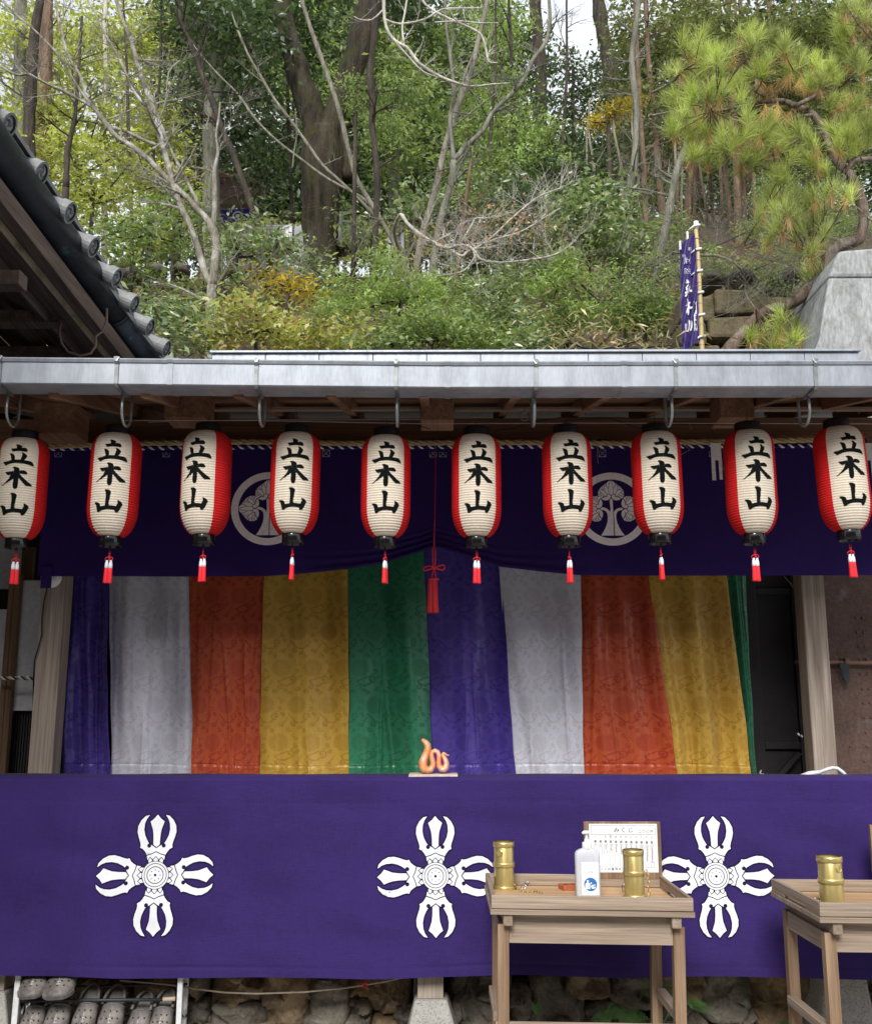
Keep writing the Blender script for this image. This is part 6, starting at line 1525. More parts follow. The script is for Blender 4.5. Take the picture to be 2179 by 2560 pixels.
leafy('leafy_tree', 'light green small-leaved tree above the brown bank left of the lichened tree', 'tree', [(370,560,12,90,50),(290,610,11.5,70,60),(440,520,12.5,70,50),(350,660,11.5,60,30),(460,620,12.4,50,30)], 'mid', .095, .95, vflat=.3, sig=.2)
leafy('leafy_tree', 'glossy green bush left of the purple shrine curtain, below it', 'bush', [(590,620,13,75,45),(640,580,13,60,40),(570,680,12.6,50,35),(690,640,13,50,50),(540,600,13.5,40,50)], 'gloss', .105, 1.0, sig=.2)
leafy('evergreen_tree', 'dark evergreen foliage at the top left of the huge forked tree', 'tree', [(470,90,19,110,100),(560,180,18,100,90),(620,320,18,90,80),(520,330,18,80,90),(650,430,17.5,80,60),(440,250,19,80,80)], 'dark', .14, 1.1)
leafy('evergreen_tree', 'mid green leafy mass between the limbs of the huge forked tree', 'tree', [(850,60,22,110,110),(780,220,21,90,90),(700,130,22,90,90),(870,220,21,60,80)], 'mid', .15, .9)
leafy('evergreen_tree', 'dense green foliage right of the wavy dark trunk', 'tree', [(1030,250,16,110,100),(1010,380,15.5,110,80),(1080,150,17,100,90),(960,150,16,60,100),(1160,420,15,70,60),(950,300,15,50,80)], 'mid', .115, 1.1)
leafy('evergreen_tree', 'glossy dark shrub low between the straight and twin pale trunks', 'bush', [(1110,520,14.5,90,60),(1190,480,14.5,80,60),(1050,520,14.5,70,50),(1230,560,14.5,60,50),(900,560,15,60,60)], 'gloss', .11, 1.0)
leafy('cypress_tree', 'tall feathery green cypress behind the curved limb', 'tree', [(1250,100,18,90,110),(1230,260,17,110,90),(1290,340,16.5,110,70),(1180,330,17,80,70),(1330,430,16,110,60),(1240,430,16,90,50),(1200,10,19,80,60)], 'hinoki', .10, 1.1, lw=.28, droop=.55, vflat=.3, clump=40)
leafy('evergreen_tree', 'dark thin-leaved tree with sky showing through, upper right of centre', 'tree', [(1430,180,20,80,60),(1400,280,20,80,60),(1490,260,20,80,70),(1440,370,19,100,50),(1370,350,19,60,50),(1560,340,19,80,60)], 'dark', .12, .7, sig=.18)
leafy('evergreen_tree', 'olive green leafy tree right of the bright sky gap', 'tree', [(1640,130,16,90,100),(1570,60,16.5,50,90),(1650,260,15.5,90,80),(1560,220,17,60,70),(1720,60,17,90,90),(1620,370,16,90,60)], 'olive', .11, .95)
leafy('evergreen_tree', 'dark dense foliage filling the top right corner behind the pine', 'tree', [(1850,60,18,120,90),(1990,80,18,120,90),(2110,150,18,110,110),(1800,200,19,110,80),(1950,230,19,130,80),(2120,320,18,100,100),(1830,330,20,110,60),(1980,380,20,120,60),(2170,20,17,80,80)], 'olive', .13, 1.15)
leafy('yellow_leaved_tree', 'small spray of yellow leaves right of the sky gap', 'tree', [(1520,290,14,55,25),(1560,250,14,45,20),(1480,310,14,35,14)], 'yellow', .06, .9, vflat=.3)
leafy('camellia_bush', 'round dark green glossy bush in the middle of the slope right of the bare twigs', 'bush', [(1470,560,12.5,105,80),(1500,500,12.5,75,60),(1430,520,12.5,60,50),(1520,600,12.3,70,50),(1400,600,12.6,40,40)], 'gloss', .10, 1.6)
leafy('evergreen_tree', 'dim green undergrowth behind the white twig tangle', 'bush', [(1340,520,15,110,70),(1260,490,15.5,80,50),(1390,440,16,100,60),(1290,620,14,90,50),(1210,660,13.5,90,50),(1370,680,13,70,40)], 'dark', .11, 1.2)
leafy('leafy_tree', 'green branch with pointed leaves reaching over the foot of the huge tree from the left', 'bush', [(690,600,11.5,40,25),(740,660,11,60,24),(800,690,11,55,24),(850,720,11,50,28),(770,640,11.3,40,20)], 'gloss', .08, 1.0, vflat=.4)
leafy('leafy_tree', 'drooping light green spray in front of the right fork of the huge tree', 'tree', [(890,210,13,50,25),(910,260,13,50,40),(960,330,13,50,60),(1000,240,13,60,60)], 'mid', .06, .9, vflat=.3, lw=.3, droop=.5)
leafy('yellow_leaved_bush', 'yellow leaved bush at the foot of the huge forked tree', 'bush', [(720,710,10.6,70,24),(670,690,10.7,32,22),(770,735,10.5,40,24)], 'yellow', .075, 1.1, vflat=.5, clump=10)
leafy('cypress_bush', 'low feathery cypress bush in front of the wavy dark trunk', 'bush', [(1000,720,10,110,50),(900,740,10,90,45),(960,660,10.3,60,40),(870,790,9.8,90,40),(1010,800,9.6,90,50),(1080,745,9.9,60,30)], 'hinoki', .07, 1.8, lw=.25, droop=.35, vflat=.22, clump=60)
leafy('cypress_bush', 'light green feathery cypress sapling below the white bare twigs at right', 'bush', [(1410,650,10.2,60,40),(1390,720,10,80,40),(1440,690,10,50,30),(1370,790,9.8,90,45),(1460,770,9.8,80,35),(1300,700,10.3,40,40),(1530,790,9.8,50,30)], 'hinoki', .07, 1.8, lw=.25, droop=.4, vflat=.22, clump=60)
leafy('azalea_bush', 'round bright green bush left of the purple banner', 'bush', [(1610,760,9.6,75,50),(1650,800,9.5,60,40),(1570,790,9.6,50,40),(1690,810,9.5,35,30)], 'mid', .05, 2.0, vflat=.6, clump=12)
leafy('fern_bush', 'glossy green shrub beside the last grey roof tiles', 'bush', [(420,800,9.2,80,50),(370,760,9.4,50,40),(480,850,9,80,40),(400,860,9,60,40),(500,790,9.3,50,35)], 'gloss', .095, 1.6, lw=.3, vflat=.4, clump=12)
leafy('pale_leaf_bush', 'pale yellow green shrub above the left end of the metal roof strip', 'bush', [(640,800,9,90,50),(720,840,8.9,90,40),(590,770,9.2,50,30),(800,850,8.8,90,36),(860,820,9,50,30),(560,850,8.9,50,40)], 'pale', .075, 1.5, lw=.45, vflat=.5, clump=9)
leafy('green_bush', 'mid green mixed bushes above the middle of the metal roof strip', 'bush', [(1080,830,8.9,110,45),(980,860,8.8,80,30),(1190,840,8.9,100,50),(1130,790,9.2,60,40),(900,870,8.7,60,22)], 'mid', .065, 1.6, clump=12)
leafy('green_bush', 'dense dark green bush low behind the roof between cypress sapling and middle', 'bush', [(1250,800,9.3,80,55),(1310,850,9,70,40),(1230,730,10,70,45),(1340,870,8.8,60,25)], 'gloss', .07, 1.6, clump=12)
leafy('bamboo_grass', 'pale long-leaved bamboo grass above the roof strip left of the banner', 'grass', [(1480,860,8.7,110,30),(1600,860,8.7,100,35),(1390,850,8.8,70,35),(1680,870,8.6,40,25),(1540,830,9,60,20)], 'sasa', .13, 1.3, lw=.16, vflat=.5, clump=8)
leafy('white_leaf_bush', 'small bush with whitish glossy leaves on the block wall under the pine', 'bush', [(1930,710,9.6,75,35),(1880,740,9.6,50,30),(1970,750,9.6,50,25)], 'gloss', .06, 1.3, clump=10)
leafy('undergrowth_bush', 'tangled green undergrowth right of the cedar trunks under the pine', 'bush', [(2000,560,12,110,80),(2080,480,12,80,80),(2120,560,11,60,60),(1950,480,12.5,80,60),(2040,650,11,60,50)], 'mid', .05, .9, lw=.25)
leafy('undergrowth_bush', 'low green plants on the slope beneath the cedar grove', 'bush', [(1740,620,14,60,25),(1880,580,15,60,25),(1600,690,12,50,40),(1500,700,12,60,40),(1560,640,12.6,60,30)], 'mid', .055, .5)
leafy('undergrowth_bush', 'broad-leaved plants scattered on the brown bank at left', 'bush', [(560,730,11.5,50,26),(450,720,11.6,60,26),(640,740,11,60,30),(380,700,11.8,40,24),(820,760,10.8,60,30)], 'mid', .07, .7, clump=10)
leafy('undergrowth_bush', 'green shrubs on the slope between the two cypress bushes', 'bush', [(1160,720,11,60,40),(1200,780,10.2,70,40),(1120,680,12,50,40),(1250,700,11.5,40,40)], 'gloss', .07, .9, clump=12)
leafy('undergrowth_bush', 'bushes behind the banner pole and under the leaning grey trunks', 'bush', [(1560,720,11,70,34),(1700,680,11,50,30),(1640,650,12,50,24),(1720,760,9.9,30,40)], 'mid', .06, .9, clump=12)
leafy('leafy_tree', 'fresh green saplings filling the slope between the grey leaning trunks', 'bush', [(1600,600,14,70,60),(1680,560,15,70,50),(1540,540,14.5,60,50),(1640,480,16,80,50),(1580,660,13,60,40)], 'mid', .09, .7, vflat=.4, sig=.18)
leafy('leafy_tree', 'green understorey among the cedar trunks behind the pine', 'bush', [(1760,520,24,70,60),(1860,500,24,80,60),(1960,540,23,80,60),(1700,450,24,70,60),(1900,430,25,100,60)], 'dark', .15, .8, vflat=.4)
leafy('undergrowth_bush', 'leafy brush covering the bank just right of the banner', 'bush', [(1800,690,10.2,60,30),(1870,670,11,60,30),(1960,650,11,60,30),(1780,640,12,50,24)], 'mid', .06, .7, clump=12)
for i, (xb, yb_, xt, w, Y, od) in enumerate(((1566,690,1548,9,14,'first'),(1602,650,1590,8,15,'second'),(1640,660,1626,7,16,'third'),(1676,640,1684,9,15,'fourth'),(1704,620,1700,7,17,'fifth'),(1490,640,1480,8,16,'sixth'),(1450,620,1462,7,17,'seventh'))):
    tree('slender_tree', 'thin pale stem in the thicket left of the banner, %s of a loose row' % od, 'tree', [[(xb,yb_+14,w*1.15),((xb+xt)/2,(yb_+400)/2,w),(xt+4,420,w*.9),(xt-3+(xt-xb)*.6,330,w*.7),(xt+2+(xt-xb),250,w*.35)]], 'pale', Y, tw=3, twl=.6, rn=i+40)
# distant wood closing the view (one mass nobody could count)
bl = []
for x, y, rx, ry in ((620,120,260,160),(900,150,260,170),(1180,180,200,200),(700,420,240,120),(1000,430,220,120),(1260,420,190,120),(1620,420,190,160),(1830,400,180,180),(2060,380,200,200),(700,520,240,110),(1050,540,240,110),(1300,560,180,100),(900,330,260,120),(800,590,140,60),(1000,600,120,60),(620,600,120,50),(400,620,120,40),(1760,180,200,160),(2030,160,230,180),(450,430,150,100),(1440,430,120,90),(1560,200,60,90)):
    bl.append((x, y, 33, rx, ry))
pts = crown_pts(bl, .26, 2.0, 30, .09); v, f = leaves(pts, .26)
o = npmesh('distant_wood', v, f, LM['dark']); tag(o, 'dim green mass of distant woodland closing the view between the trunks', 'woodland', kind='stuff')
bl = [(x, y, 30, rx, ry) for x, y, rx, ry in ((80,60,130,110),(260,120,130,120),(420,100,110,110),(120,300,140,120),(330,330,140,110),(200,500,160,90),(400,560,120,60))]
bl += [(600,600,30,120,40),(800,600,30,140,50),(1000,600,30,120,50),(380,620,30,100,30)]
pts = crown_pts(bl, .2, .8, 30, .09); v, f = leaves(pts, .2)
o = npmesh('distant_wood', v, f, LM['yg']); tag(o, 'bright yellow green far foliage with sky glinting through at left', 'woodland', kind='stuff')
# random thin twigs hanging through the undergrowth
rnd = random.Random(11); tm = MB()
for _ in range(150):
    x = rnd.uniform(350, 1900); y = rnd.uniform(560, 860); Y = rnd.uniform(9, 12)
    twigs(tm, P(x, y, Y), (rnd.uniform(-1,1), 0, rnd.uniform(.0,1)), rnd.uniform(.2,.55), rnd.uniform(.002,.005), 2, rnd)
o = tm.build('undergrowth_twigs', BK['pale'], origin=(0,10,4)); tag(o, 'fine pale twigs running through the undergrowth', 'twigs', kind='stuff')
tm = MB()
for _ in range(110):
    x = rnd.uniform(1700, 2120); y = rnd.uniform(480, 860); Y = rnd.uniform(8.1, 9.6)
    twigs(tm, P(x, y, Y), (rnd.uniform(-1,1), 0, rnd.uniform(-.6,.6)), rnd.uniform(.3,.7), rnd.uniform(.002,.004), 2, rnd)
o = tm.build('dry_twigs', BK['pale'], origin=(3,9,4)); tag(o, 'dry pale twigs tangled under the pine', 'twigs', kind='stuff')
# fallen leaves on the bank
cc = []
for _ in range(9000):
    x = rnd.uniform(-5.5, 6); y = rnd.uniform(9.5, 18); cc.append((x, y, Hh(x,y)+.03))
v, f = leaves(np.array(cc), .07, .6, 0, .9); o = npmesh('fallen_leaves', v, f, LM['withered']); tag(o, kind='stuff'); o['label'] = 'brown fallen leaves strewn over the bank'; o['category'] = 'leaves'
# rough rocks along the bank edge
rk = 0
for (x, y, w, h, Y) in ((330,690,60,24,15.4),(390,680,50,26,15.6),(450,678,44,22,15.8),(300,672,40,24,15.8),(590,680,60,26,15.8),(650,690,50,22,15.9),(880,610,36,24,15.6),(915,600,34,24,15.8),(850,622,34,18,15.7),(1770,712,60,24,9.4),(1850,705,60,26,9.5),(1970,700,50,26,9.6)):
    c = P(x, y, Y); k = mpp(x, y, Y); n = 12; vs = []
    for j in range(8):
        for q in range(n):
            th = math.pi*j/7; ph = 2*math.pi*q/n; d = Vector((math.sin(th)*math.cos(ph), math.sin(th)*math.sin(ph), math.cos(th)))
            s = 1 + .35*mnoise.noise(d*1.7 + Vector((rk*3.1,0,0))); vs.append((c.x + d.x*w*k*s*.6, c.y + d.y*.25*s, c.z + d.z*h*k*s*.7))
    m = MB(); m.add(vs, [(j*n+q, j*n+(q+1)%n, (j+1)*n+(q+1)%n, (j+1)*n+q) for j in range(7) for q in range(n)])
    o = m.build('bank_rock', RM[3], smooth=True, origin=tuple(c)); tag(o, '%s dark rough rock from the left on the %s' % ([5,6,7,6,8,9,11,12,10,0,1,2].index and ['second','fourth','fifth','first','sixth','seventh','ninth','tenth','eighth','first','second','third'][rk], 'edge of the brown bank' if x < 1000 else 'top of the mossy block wall'), 'rock', 'rocks on the bank edge' if x < 1000 else 'rocks on the block wall'); rk += 1
# ================================================================ small shrine and rails on the terrace
YS = 19.5
sh = thing('small_shrine', 'small shrine with purple curtain glimpsed between the trunks at left', 'shrine', tuple(P(600,640,YS)))
def sp(x, y, Y=YS): return P(x, y, Y)
m = MB(); a, b_ = sp(548,524), sp(640,520); c, d = sp(546,558), sp(640,548)
m.hexa([(c.x,YS,c.z),(d.x,YS,d.z),(c.x,YS+.02,c.z),(d.x,YS+.02,d.z),(a.x,YS,a.z),(b_.x,YS,b_.z),(a.x,YS+.02,a.z),(b_.x,YS+.02,b_.z)]); cu = m.build('shrine_curtain', cloth('bright_purple_cloth', (.06,.035,.27)), sh)
cc = sp(594,540); k = mpp(594,540,YS)
for pol in (ring(0,0,13,9,24), circ(0,0,5,12), [(-22,22),(-19,22),(-19,8),(-22,8)], [(-17,24),(-14,24),(-14,9),(-17,9)]):
    V2, T = flat_tris([[(cc.x+x*k, cc.z+y*k) for x, y in pol]], []); npmesh('curtain_mark', [(p[0], YS-.01, p[1]) for p in V2], T, M['print_white'], cu)
m = MB(); a = sp(545,515); b_ = sp(640,500); m.box((a.x-.2, YS-.1, a.z), (b_.x, YS+.1, a.z+.16)); m.build('lintel', M['post'], sh)
m = MB(); a = sp(548,512); z = a.z+.05; m.hexa([(a.x-.5,YS-1.2,z-.1),(a.x+.8,YS-1.2,z-.1),(a.x-.5,YS+1,z+.7),(a.x+.8,YS+1,z+.7),(a.x-.5,YS-1.2,z),(a.x+.8,YS-1.2,z),(a.x-.5,YS+1,z+.85),(a.x+.8,YS+1,z+.85)]); m.build('shrine_roof', simple('shrine_roof_wood', (.20,.09,.055), .8, var=.3), sh)
for x in (551, 636):
    a = sp(x,515); m = MB(); m.box((a.x-.07,YS+.05,8.6),(a.x+.07,YS+.19,a.z)); m.build('shrine_post', M['post'], sh)
m = MB(); a = sp(560,560); b_ = sp(740,560); m.box((a.x,YS+1.6,8.6),(b_.x,YS+1.65,a.z+.8)); m.build('shrine_wall', M['screen'], sh)
YRL = 16.4
for lab, posts, rails in (('white pipe railing just right of the huge forked trunk', ((884,530,606),(850,530,600)), (((846,531),(890,531)),((846,553),(888,553)),((846,574),(886,574)))),
     ('white pipe posts of the railing left of the twin pale trunks', ((974,575,640),(1006,582,632)), (((962,600),(1010,606)),)),
     ('white sloping railing between shrine and the huge trunk', ((718,572,626),(676,585,650),(727,566,590)), (((668,588),(732,560)),((672,602),(722,588))))):
    t = thing('pipe_railing', lab, 'railing', tuple(P(posts[0][0], posts[0][2], YRL)), 'white railings on the terrace')
    for x, y0_, y1_ in posts: m = MB(); m.tube([P(x,y1_+25,YRL), P(x,y0_,YRL)], .03, 8); m.build('rail_post', M['white_metal'], t, smooth=True)
    for a, b_ in rails: m = MB(); m.tube([P(*a,YRL), P(*b_,YRL)], .02, 8); m.build('rail', M['white_metal'], t, smooth=True)
m = MB(); m.tube([P(719,664,13.5), P(760,676,13.5), P(778,686,13.5)], .04, 8); o = m.build('white_pipe', M['white_metal'], smooth=True, origin=tuple(P(719,664,13.5))); tag(o, 'short white pipe sticking out at the foot of the huge trunk', 'pipe')
# ================================================================ concrete retaining wall, block wall, banner
YW = 7.9
cw = thing('concrete_wall', 'stained grey concrete retaining wall with sloping left edge at right', 'retaining wall', tuple(P(2150,1000,YW)))
def wallx(y): return np.interp(y, [613,627,676,769,874,1100], [2100,2096,2076,2045,2011,1935])
a = P(2096,625,YW); ztop = a.z; zj = P(2101,692,YW).z
lf = lambda y: P(float(wallx(y)), y, YW)
p_b, p_m, p_t = lf(1100), lf(692), lf(625); q_t = P(2179,611,YW)
slope_t = (q_t.z-p_t.z)/(q_t.x-p_t.x)
m = MB(); X2 = p_t.x+4
m.hexa([(p_m.x,YW,zj),(X2,YW,zj),(p_m.x,YW+1.2,zj),(X2,YW+1.2,zj),(p_t.x,YW,p_t.z),(X2,YW,p_t.z+.0+slope_t*2),(p_t.x,YW+1.2,p_t.z),(X2,YW+1.2,p_t.z+slope_t*2)]); m.build('upper_lift', M['concrete'], cw, bevel=.03)
m = MB(); m.hexa([(p_b.x-.25,YW,1.5),(X2,YW,1.5),(p_b.x-.25,YW+1.2,1.5),(X2,YW+1.2,1.5),(p_m.x,YW,zj-.008),(X2,YW,zj-.008),(p_m.x,YW+1.2,zj-.008),(X2,YW+1.2,zj-.008)]); m.build('lower_lift', M['concrete'], cw, bevel=.012)
il = [P(2104,700,YW), P(2068,785,YW), P(2030,880,YW), P(1990,985,YW)]
m = MB(); m.hexa([(il[3].x,YW-.012,il[3].z),(X2,YW-.012,il[3].z),(il[3].x,YW-.0005,il[3].z),(X2,YW-.0005,il[3].z),(il[0].x,YW-.012,zj-.05),(X2,YW-.012,zj-.05),(il[0].x,YW-.0005,zj-.05),(X2,YW-.0005,zj-.05)]); m.build('raised_panel', M['concrete'], cw, bevel=.004)
M['mossy'] = simple('mossy_stone_block', (.17,.135,.085), .9, var=.4, scale=4, bump=.6, bscale=22, bd=.02, spots=((.09,.09,.035), 4, .45, .65), fine=.3)
bw = thing('block_wall', 'mossy brown stone block wall behind the banner', 'wall', tuple(P(1830,900,8.8)))
for (x0_,y0_,x1_,y1_) in ((1700,735,1790,800),(1790,722,1900,788),(1900,735,1990,800),(1700,800,1770,860),(1770,790,1880,850),(1880,800,1985,870),(1690,860,1800,960),(1812,866,1900,960),(1905,870,2010,960),(1990,740,2060,830),(1985,830,2060,960)):
    a = P(x0_+2,y1_-2,8.8); b_ = P(x1_-2,y0_+2,8.8); m = MB(); j = .012; m.box((a.x,8.8+random.uniform(-.03,.03),a.z),(b_.x,9.4,b_.z), j); m.build('stone_block', M['mossy'], bw, bevel=.03)
YBN = 8.25
bn = thing('banner', 'tall purple banner with white calligraphy on a bamboo pole behind the roof', 'banner', tuple(P(1757,960,YBN)))
def zb(x, y, Y=YBN): return P(1680+x/5.92, 540+y/5.92, Y)
M['bamboo'] = simple('bamboo_pole', (.52,.40,.20), .5, var=.15, scale=14, stretch=(1,1,.2))
m = MB(); pl = [zb(345,150), zb(375,500), zb(400,1000), zb(420,1500), zb(440,2000), zb(455,2400)]
m.tube(pl, [.016,.018,.019,.020,.021,.022], 10); po = m.build('pole', M['bamboo'], bn, smooth=True)
for y in (330,650,980,1290,1600,1900): 
    x = np.interp(y,[150,500,1000,1500,2000],[345,375,400,420,440]); c = zb(float(x), y); m = MB(); m.tube([c+Vector((0,0,-.006)), c+Vector((0,0,.006))], .0215, 10); m.build('pole_node', M['bamboo'], po, smooth=True)
m = MB(); m.tube([zb(350,80), zb(355,190)], .021, 10); m.build('pole_cap', M['white_paper'], po, smooth=True)
nu, nv = 24, 120
LE = lambda t: np.interp(t, [0,.06,.5,.9,1], [128,112,128,140,160]); RE = lambda t: np.interp(t, [0,.2,.5,.8,1], [330,352,372,392,400])
def bsurf(u, t, off=0):
    x = LE(t)*(1-u) + RE(t)*u; yt = 420*(1-u) + 250*u; yb2 = 2010*(1-u) + 1840*u
    y = yt + (yb2-yt)*t; Yd = YBN - .03 + .03*math.sin(u*9 + t*5) + .012*math.sin(u*20+t*31)
    p = zb(float(x), float(y), Yd - off); return p
vs = [tuple(bsurf(i/nu, j/nv)) for j in range(nv+1) for i in range(nu+1)]; w = nu+1
bc = npmesh('banner_cloth', vs, [(j*w+i, j*w+i+1, (j+1)*w+i+1, (j+1)*w+i) for j in range(nv) for i in range(nu)], cloth('banner_purple', (.035,.018,.15)), bn, smooth=True)
for y in (1080,860):
    pass
for x, y in ((350,160),(372,510),(388,830),(402,1150),(420,1480),(430,1800)):
    c = zb(x, y); m = MB(); m.tube([c+Vector((-.07,-.01,-.035)), c+Vector((-.02,-.025,0)), c+Vector((.03,-.02,.01))], [.006,.010,.013], 6); m.build('banner_tie', M['white_paper'], bn, smooth=True)
for x, y in ((212,300),(104,440)):
    c = zb(x, y); m = MB(); m.tube([c+Vector((0,-.03,-.05)), c+Vector((0,-.03,.03))], .010, 5); m.build('banner_tie', M['white_paper'], bn)
# writing down the banner: brush strokes in banner picture points
def bz2(x, y):
    yy = y; t = 0; best = None
    for _ in range(6):
        u = (x-LE(t))/(RE(t)-LE(t)); yt = 420*(1-u)+250*u; yb2 = 2010*(1-u)+1840*u; t = (yy-yt)/(yb2-yt)
    return bsurf(float(u), float(t), .008)
ch = {
 '立': [line([(215,935),(232,990)],34), line([(195,985),(250,975)],28), line([(205,1040),(215,1100)],24), line([(262,1030),(240,1100)],26), line([(188,1140),(235,1120),(292,1098)],36), line([(190,1190),(215,1150)],26), line([(205,1060),(240,1010)],18)],
 '木': [line([(222,1220),(240,1290),(235,1465)],24), line([(195,1330),(240,1305),(262,1270)],20), line([(236,1340),(205,1440)],20), line([(238,1320),(270,1370),(295,1340)],30), line([(205,1400),(250,1440)],16)],
 '山': [line([(248,1535),(255,1600),(240,1690)],22), line([(200,1590),(200,1680),(215,1710),(245,1680)],26), line([(285,1545),(290,1620),(268,1700)],22)]}
pos = [chaikin(p) for k in ch for p in ch[k]]
V2, T = flat_tris(pos, [], 60); npmesh('banner_writing', [tuple(bz2(p[0], p[1])) for p in V2], T, M['print_white'], bc)
acc = ([], [])
for s, x, y, z in (('奉',258,492,62),('納',170,590,56),('厄',222,668,105),('除',222,820,100)):
    v_, t_ = text_tris(s); n = len(acc[0]); acc[0].extend([(x+a*z, y-b*z) for a, b in v_]); acc[1].extend([[i+n for i in q] for q in t_.tolist()])
npmesh('banner_writing', [tuple(bz2(a, b)) for a, b in acc[0]], acc[1], M['print_white'], bc)
V2, T = flat_tris([[(318,1262),(355,1262),(372,1690),(322,1705)]], [], 60); npmesh('white_strip', [tuple(bz2(p[0], p[1])) for p in V2], T, M['print_white'], bc)
acc = ([], [])
for i, s in enumerate('立木山安養寺'):
    v_, t_ = text_tris(s); n = len(acc[0]); acc[0].extend([(338+i*2.4+a*36, 1310+i*66-b*52) for a, b in v_]); acc[1].extend([[k_+n for k_ in q] for q in t_.tolist()])
if acc[1]: npmesh('strip_writing', [tuple(bz2(a, b) + Vector((0,-.004,0))) for a, b in acc[0]], acc[1], M['ink'], bc)
# ================================================================ pine
YPN = 8.5
def c8(x, y): return (1680+x/3.535, 430+y/3.535)
def c4(x, y): return (1630+x/3.213, y/3.213)
def pp(f, pts): return [(*f(x, y), w) for x, y, w in pts]
pine = thing('pine_tree', 'crooked red pine with bright yellow green needle tufts at upper right', 'tree', tuple(P(1800,960,8.4)))
main = pp(c8, [(430,1700,30),(490,1590,30),(600,1450,27),(720,1300,27),(850,1220,28),(1000,1180,27),(1100,1130,27),(1200,1040,28),(1290,930,27),(1370,780,26),(1440,670,26),(1560,625,24),(1640,590,24),(1685,480,24),(1690,350,24),(1650,200,22),(1600,90,20),(1560,0,20)]) + pp(c4, [(1500,1320,20),(1420,1180,18),(1370,1040,17),(1290,920,16),(1150,850,15)])
limbs = [pp(c4, [(1150,850,14),(1050,810,13),(900,820,11),(740,850,9),(560,885,6),(470,890,4)]), pp(c4, [(1150,850,12),(1330,760,11),(1480,710,10),(1620,590,9),(1720,460,8),(1790,330,6)]), pp(c4, [(920,780,7),(830,735,8),(720,655,7),(610,600,6),(500,545,4),(440,480,3)]), pp(c4, [(835,735,6),(830,620,6),(780,520,4),(745,480,3)]), pp(c4, [(835,620,5),(900,540,4),(980,450,3)]),
         pp(c4, [(740,850,6),(570,950,4)]), pp(c4, [(1290,920,7),(1100,950,6),(950,1070,4),(860,1130,3)]), pp(c4, [(1370,1060,7),(1200,1100,6),(1060,1200,4)]), pp(c4, [(1530,1380,14),(1640,1290,14),(1764,1270,13),(1900,1240,10)]), pp(c4, [(0,740,7),(150,660,7),(250,560,6),(340,520,4)]), pp(c4, [(0,925,6),(120,900,5),(240,860,4)]), pp(c4, [(900,780,5),(1050,700,4),(1130,560,3)]),
         pp(c8, [(1440,700,12),(1330,740,11),(1240,735,13),(1200,745,10)]), pp(c8, [(1560,620,6),(1300,560,5),(1000,520,4),(780,560,3),(570,690,4),(480,780,3)]), pp(c8, [(0,705,6),(220,735,7),(400,740,6),(560,810,5),(640,950,4),(650,1080,4),(730,1200,3)]), pp(c8, [(1640,290,6),(1720,390,6),(1790,450,6)]), pp(c8, [(1450,0,5),(1400,200,4),(1320,460,3),(1240,610,3)])]
m = MB(); px_tube(m, main, [YPN]*18+[YPN+.1]*5, 12, .5); m.build('trunk', BK['pinebark'], pine, smooth=True)
LP = []
for i, l in enumerate(limbs):
    m = MB(); yy = [YPN + (.0 if k == 0 else random.uniform(-.25,.25)) for k in range(len(l))]; q, r = px_tube(m, l, yy, 8, .3); m.build('limb', BK['pinebark'] if l[0][2] > 8 else BK['pale'], pine, smooth=True); LP += [p for p in q]
m0 = MB(); q, r = px_tube(m0, main, YPN, 4); LP += q[12:]
T4 = [(290,400),(420,420),(640,380),(700,270),(830,400),(950,430),(1050,370),(1180,440),(1300,480),(1420,560),(240,560),(400,600),(560,560),(700,620),(900,580),(1100,540),(200,800),(320,790),(450,760),(560,740),(220,930),(380,930),(520,880),(160,1040),(300,1060),(420,1040),(640,1050),(760,1050),(650,1160),(380,1180),(440,1250),(320,1230),(740,1260),(880,1180),(980,1000),(1000,1120),(1180,1050),(1010,1400),(820,1330),(1500,1130),(1620,1080),(1700,950),(1560,980),(1600,1200),(1600,230),(1500,300),(1700,150),(1720,60),(1640,400),(1700,520),(1560,480),(1440,830),(1700,700),(1640,830),(780,330),(500,480),(600,450),(330,480),(1240,620),(1350,650),(1480,620),(640,700),(760,900),(900,1050),(560,1130),(1300,1150),(1130,1250),(1300,1300),(1550,60),(1640,-40)]
T8 = [(930,40),(860,200),(800,300),(760,400),(960,240),(1050,260),(1180,300),(880,560),(950,480),(1000,340),(1100,420),(1250,200),(1430,150),(1560,180),(700,1440),(800,1400),(950,1370),(1050,1460),(900,1500),(1150,1480),(1180,900),(1230,840),(1250,700),(1350,560),(1080,560),(1200,480),(1330,350),(780,1500),(1000,1530),(1100,1380)]
tips = [(*c4(x,y), 1.0) for x, y in T4] + [(*c8(x,y), .78) for x, y in T8]
tw_ = MB(); nv_, nf_, bv_, bf_ = [], [], [], []
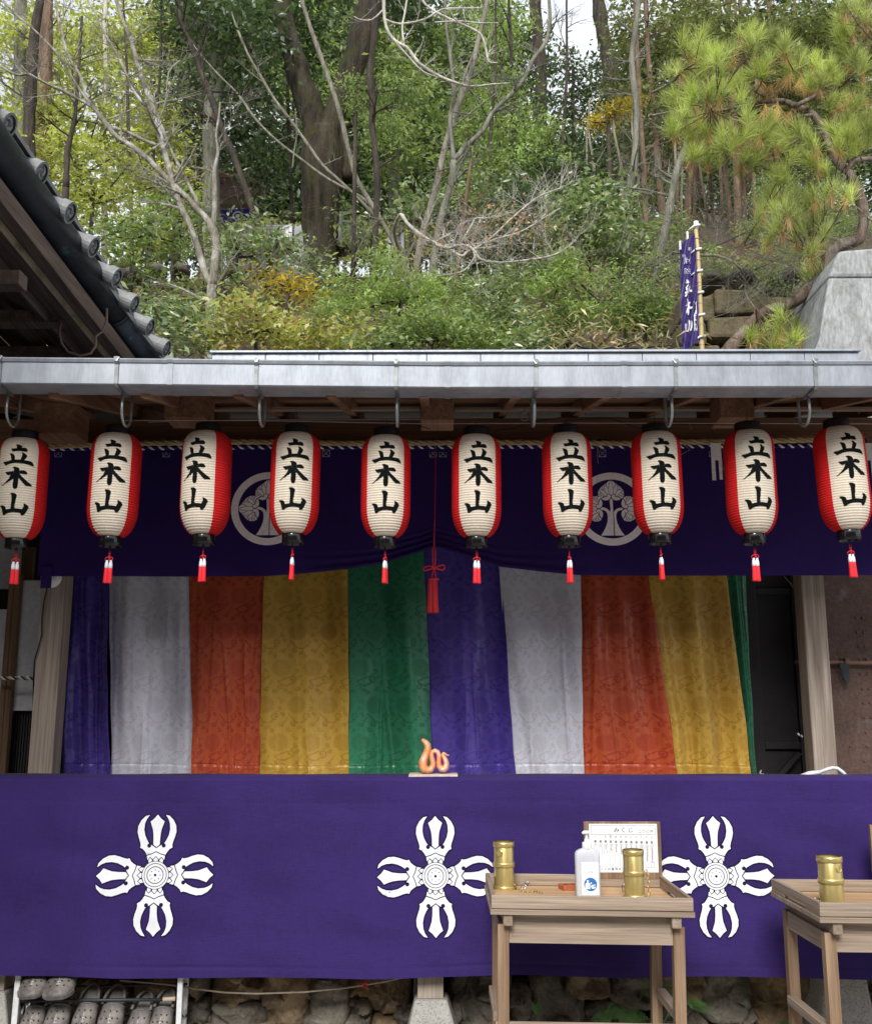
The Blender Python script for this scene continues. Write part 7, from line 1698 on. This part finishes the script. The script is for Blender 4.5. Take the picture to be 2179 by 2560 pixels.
def needles(c, axis, n, L, spread, acc):
    V0, F0 = acc; az = rng.uniform(0,2*np.pi,n); th = np.abs(rng.normal(0, spread, n)).clip(0, 1.9); a = axis.normalized(); u = a.orthogonal().normalized(); w = a.cross(u)
    d = np.outer(np.cos(th), a) + np.outer(np.sin(th)*np.cos(az), u) + np.outer(np.sin(th)*np.sin(az), w)
    d[:,2] -= .10*rng.uniform(0,1,n); st = np.array(c)[None] - np.array(a)[None]*rng.uniform(0,.09,n)[:,None]
    l = (L*rng.uniform(.7,1.1,n))[:,None]; s = np.cross(d, rng.normal(size=(n,3))); s /= np.linalg.norm(s,axis=1,keepdims=True)
    b = sum(len(x) for x in V0); V0.append(np.stack([st - s*.0011, st + s*.0011, st + d*l*.6 + s*.0013, st + d*l, st + d*l*.6 - s*.0013], 1).reshape(-1,3))
    k = b + np.arange(n)*5; F0.append(np.concatenate([np.stack([k,k+1,k+2],1), np.stack([k,k+2,k+4],1), np.stack([k+4,k+2,k+3],1)]))
for x, y, s in tips:
    Yt = YPN + random.uniform(-.75,.15); c = P(x, y, Yt); near = min(LP, key=lambda p: (p-c).length)
    ax = ((c-near).normalized()*.5 + Vector((random.uniform(-.35,.35), random.uniform(-.5,.2), 1))).normalized()
    mid_ = near.lerp(c, .55) + Vector((0,0,-.03)); tw_.tube([near, mid_, c - ax*.03, c], [.006,.005,.004,.003], 5)
    for q in range(3 if s == 1 else 2):
        off = Vector((random.uniform(-.12,.12), random.uniform(-.15,.15), random.uniform(-.07,.08)))*(1 if q else 0)
        a2 = (ax + Vector((random.uniform(-.5,.5), random.uniform(-.4,.3), random.uniform(-.1,.3)))*(1 if q else 0)).normalized()
        if q: tw_.tube([mid_, c+off-a2*.05, c+off], [.004,.003,.0025], 4)
        needles(c+off, a2, int((95+55*random.random())*s), .185*random.uniform(.8,1.1), .68, (nv_, nf_))
    if random.random() < .5: needles(c - ax*.07, -ax*.4 + Vector((random.uniform(-.3,.3),0,-1)), 70, .15, .45, (bv_, bf_))
for x, y in ((930,740),(1000,690),(1090,640),(1200,660),(860,700),(1000,880),(1100,930),(900,900),(1260,700),(1330,620),(1500,860),(1600,800),(1700,800),(1450,950),(660,1180),(290,1010)):
    c = P(*c4(x,y), YPN+random.uniform(-.3,.3)); needles(c, Vector((random.uniform(-.5,.5),0,-1)), 110, .17, .6, (bv_, bf_))
tw_.build('shoots', BK['cedar'], pine)['kind'] = 'stuff'
npmesh('needles', np.concatenate(nv_), np.concatenate(nf_), LM['pine'], pine)['kind'] = 'stuff'
npmesh('old_needles', np.concatenate(bv_), np.concatenate(bf_), LM['pinebrown'], pine)['kind'] = 'stuff'
# ================================================================ added unseen hall behind the viewer, blocking low sky to darken the curtains
hb_ = thing('sky_blocker_hall', 'unseen dark wooden hall added behind the viewer to block low sky', 'temple hall', (0,-6,0))
m = MB(); m.box((-13,-6.6,0),(13,-6.3,5.7)); m.build('hall_wall', M['dark_wood_z'], hb_)  # wall of the added hall, cuts off the low sky
m = MB(); m.hexa([(-14.5,-4.9,5.3),(14.5,-4.9,5.3),(-14.5,-12,8.6),(14.5,-12,8.6),(-14.5,-4.9,5.55),(14.5,-4.9,5.55),(-14.5,-12,8.9),(14.5,-12,8.9)]); m.build('blocker_roof', M['tile'], hb_)
for i in range(9): m = MB(); x = -12+i*3; m.box((x-.12,-6.3,0),(x+.12,-6.06,5.6)); m.build('blocker_post', M['post'], hb_)
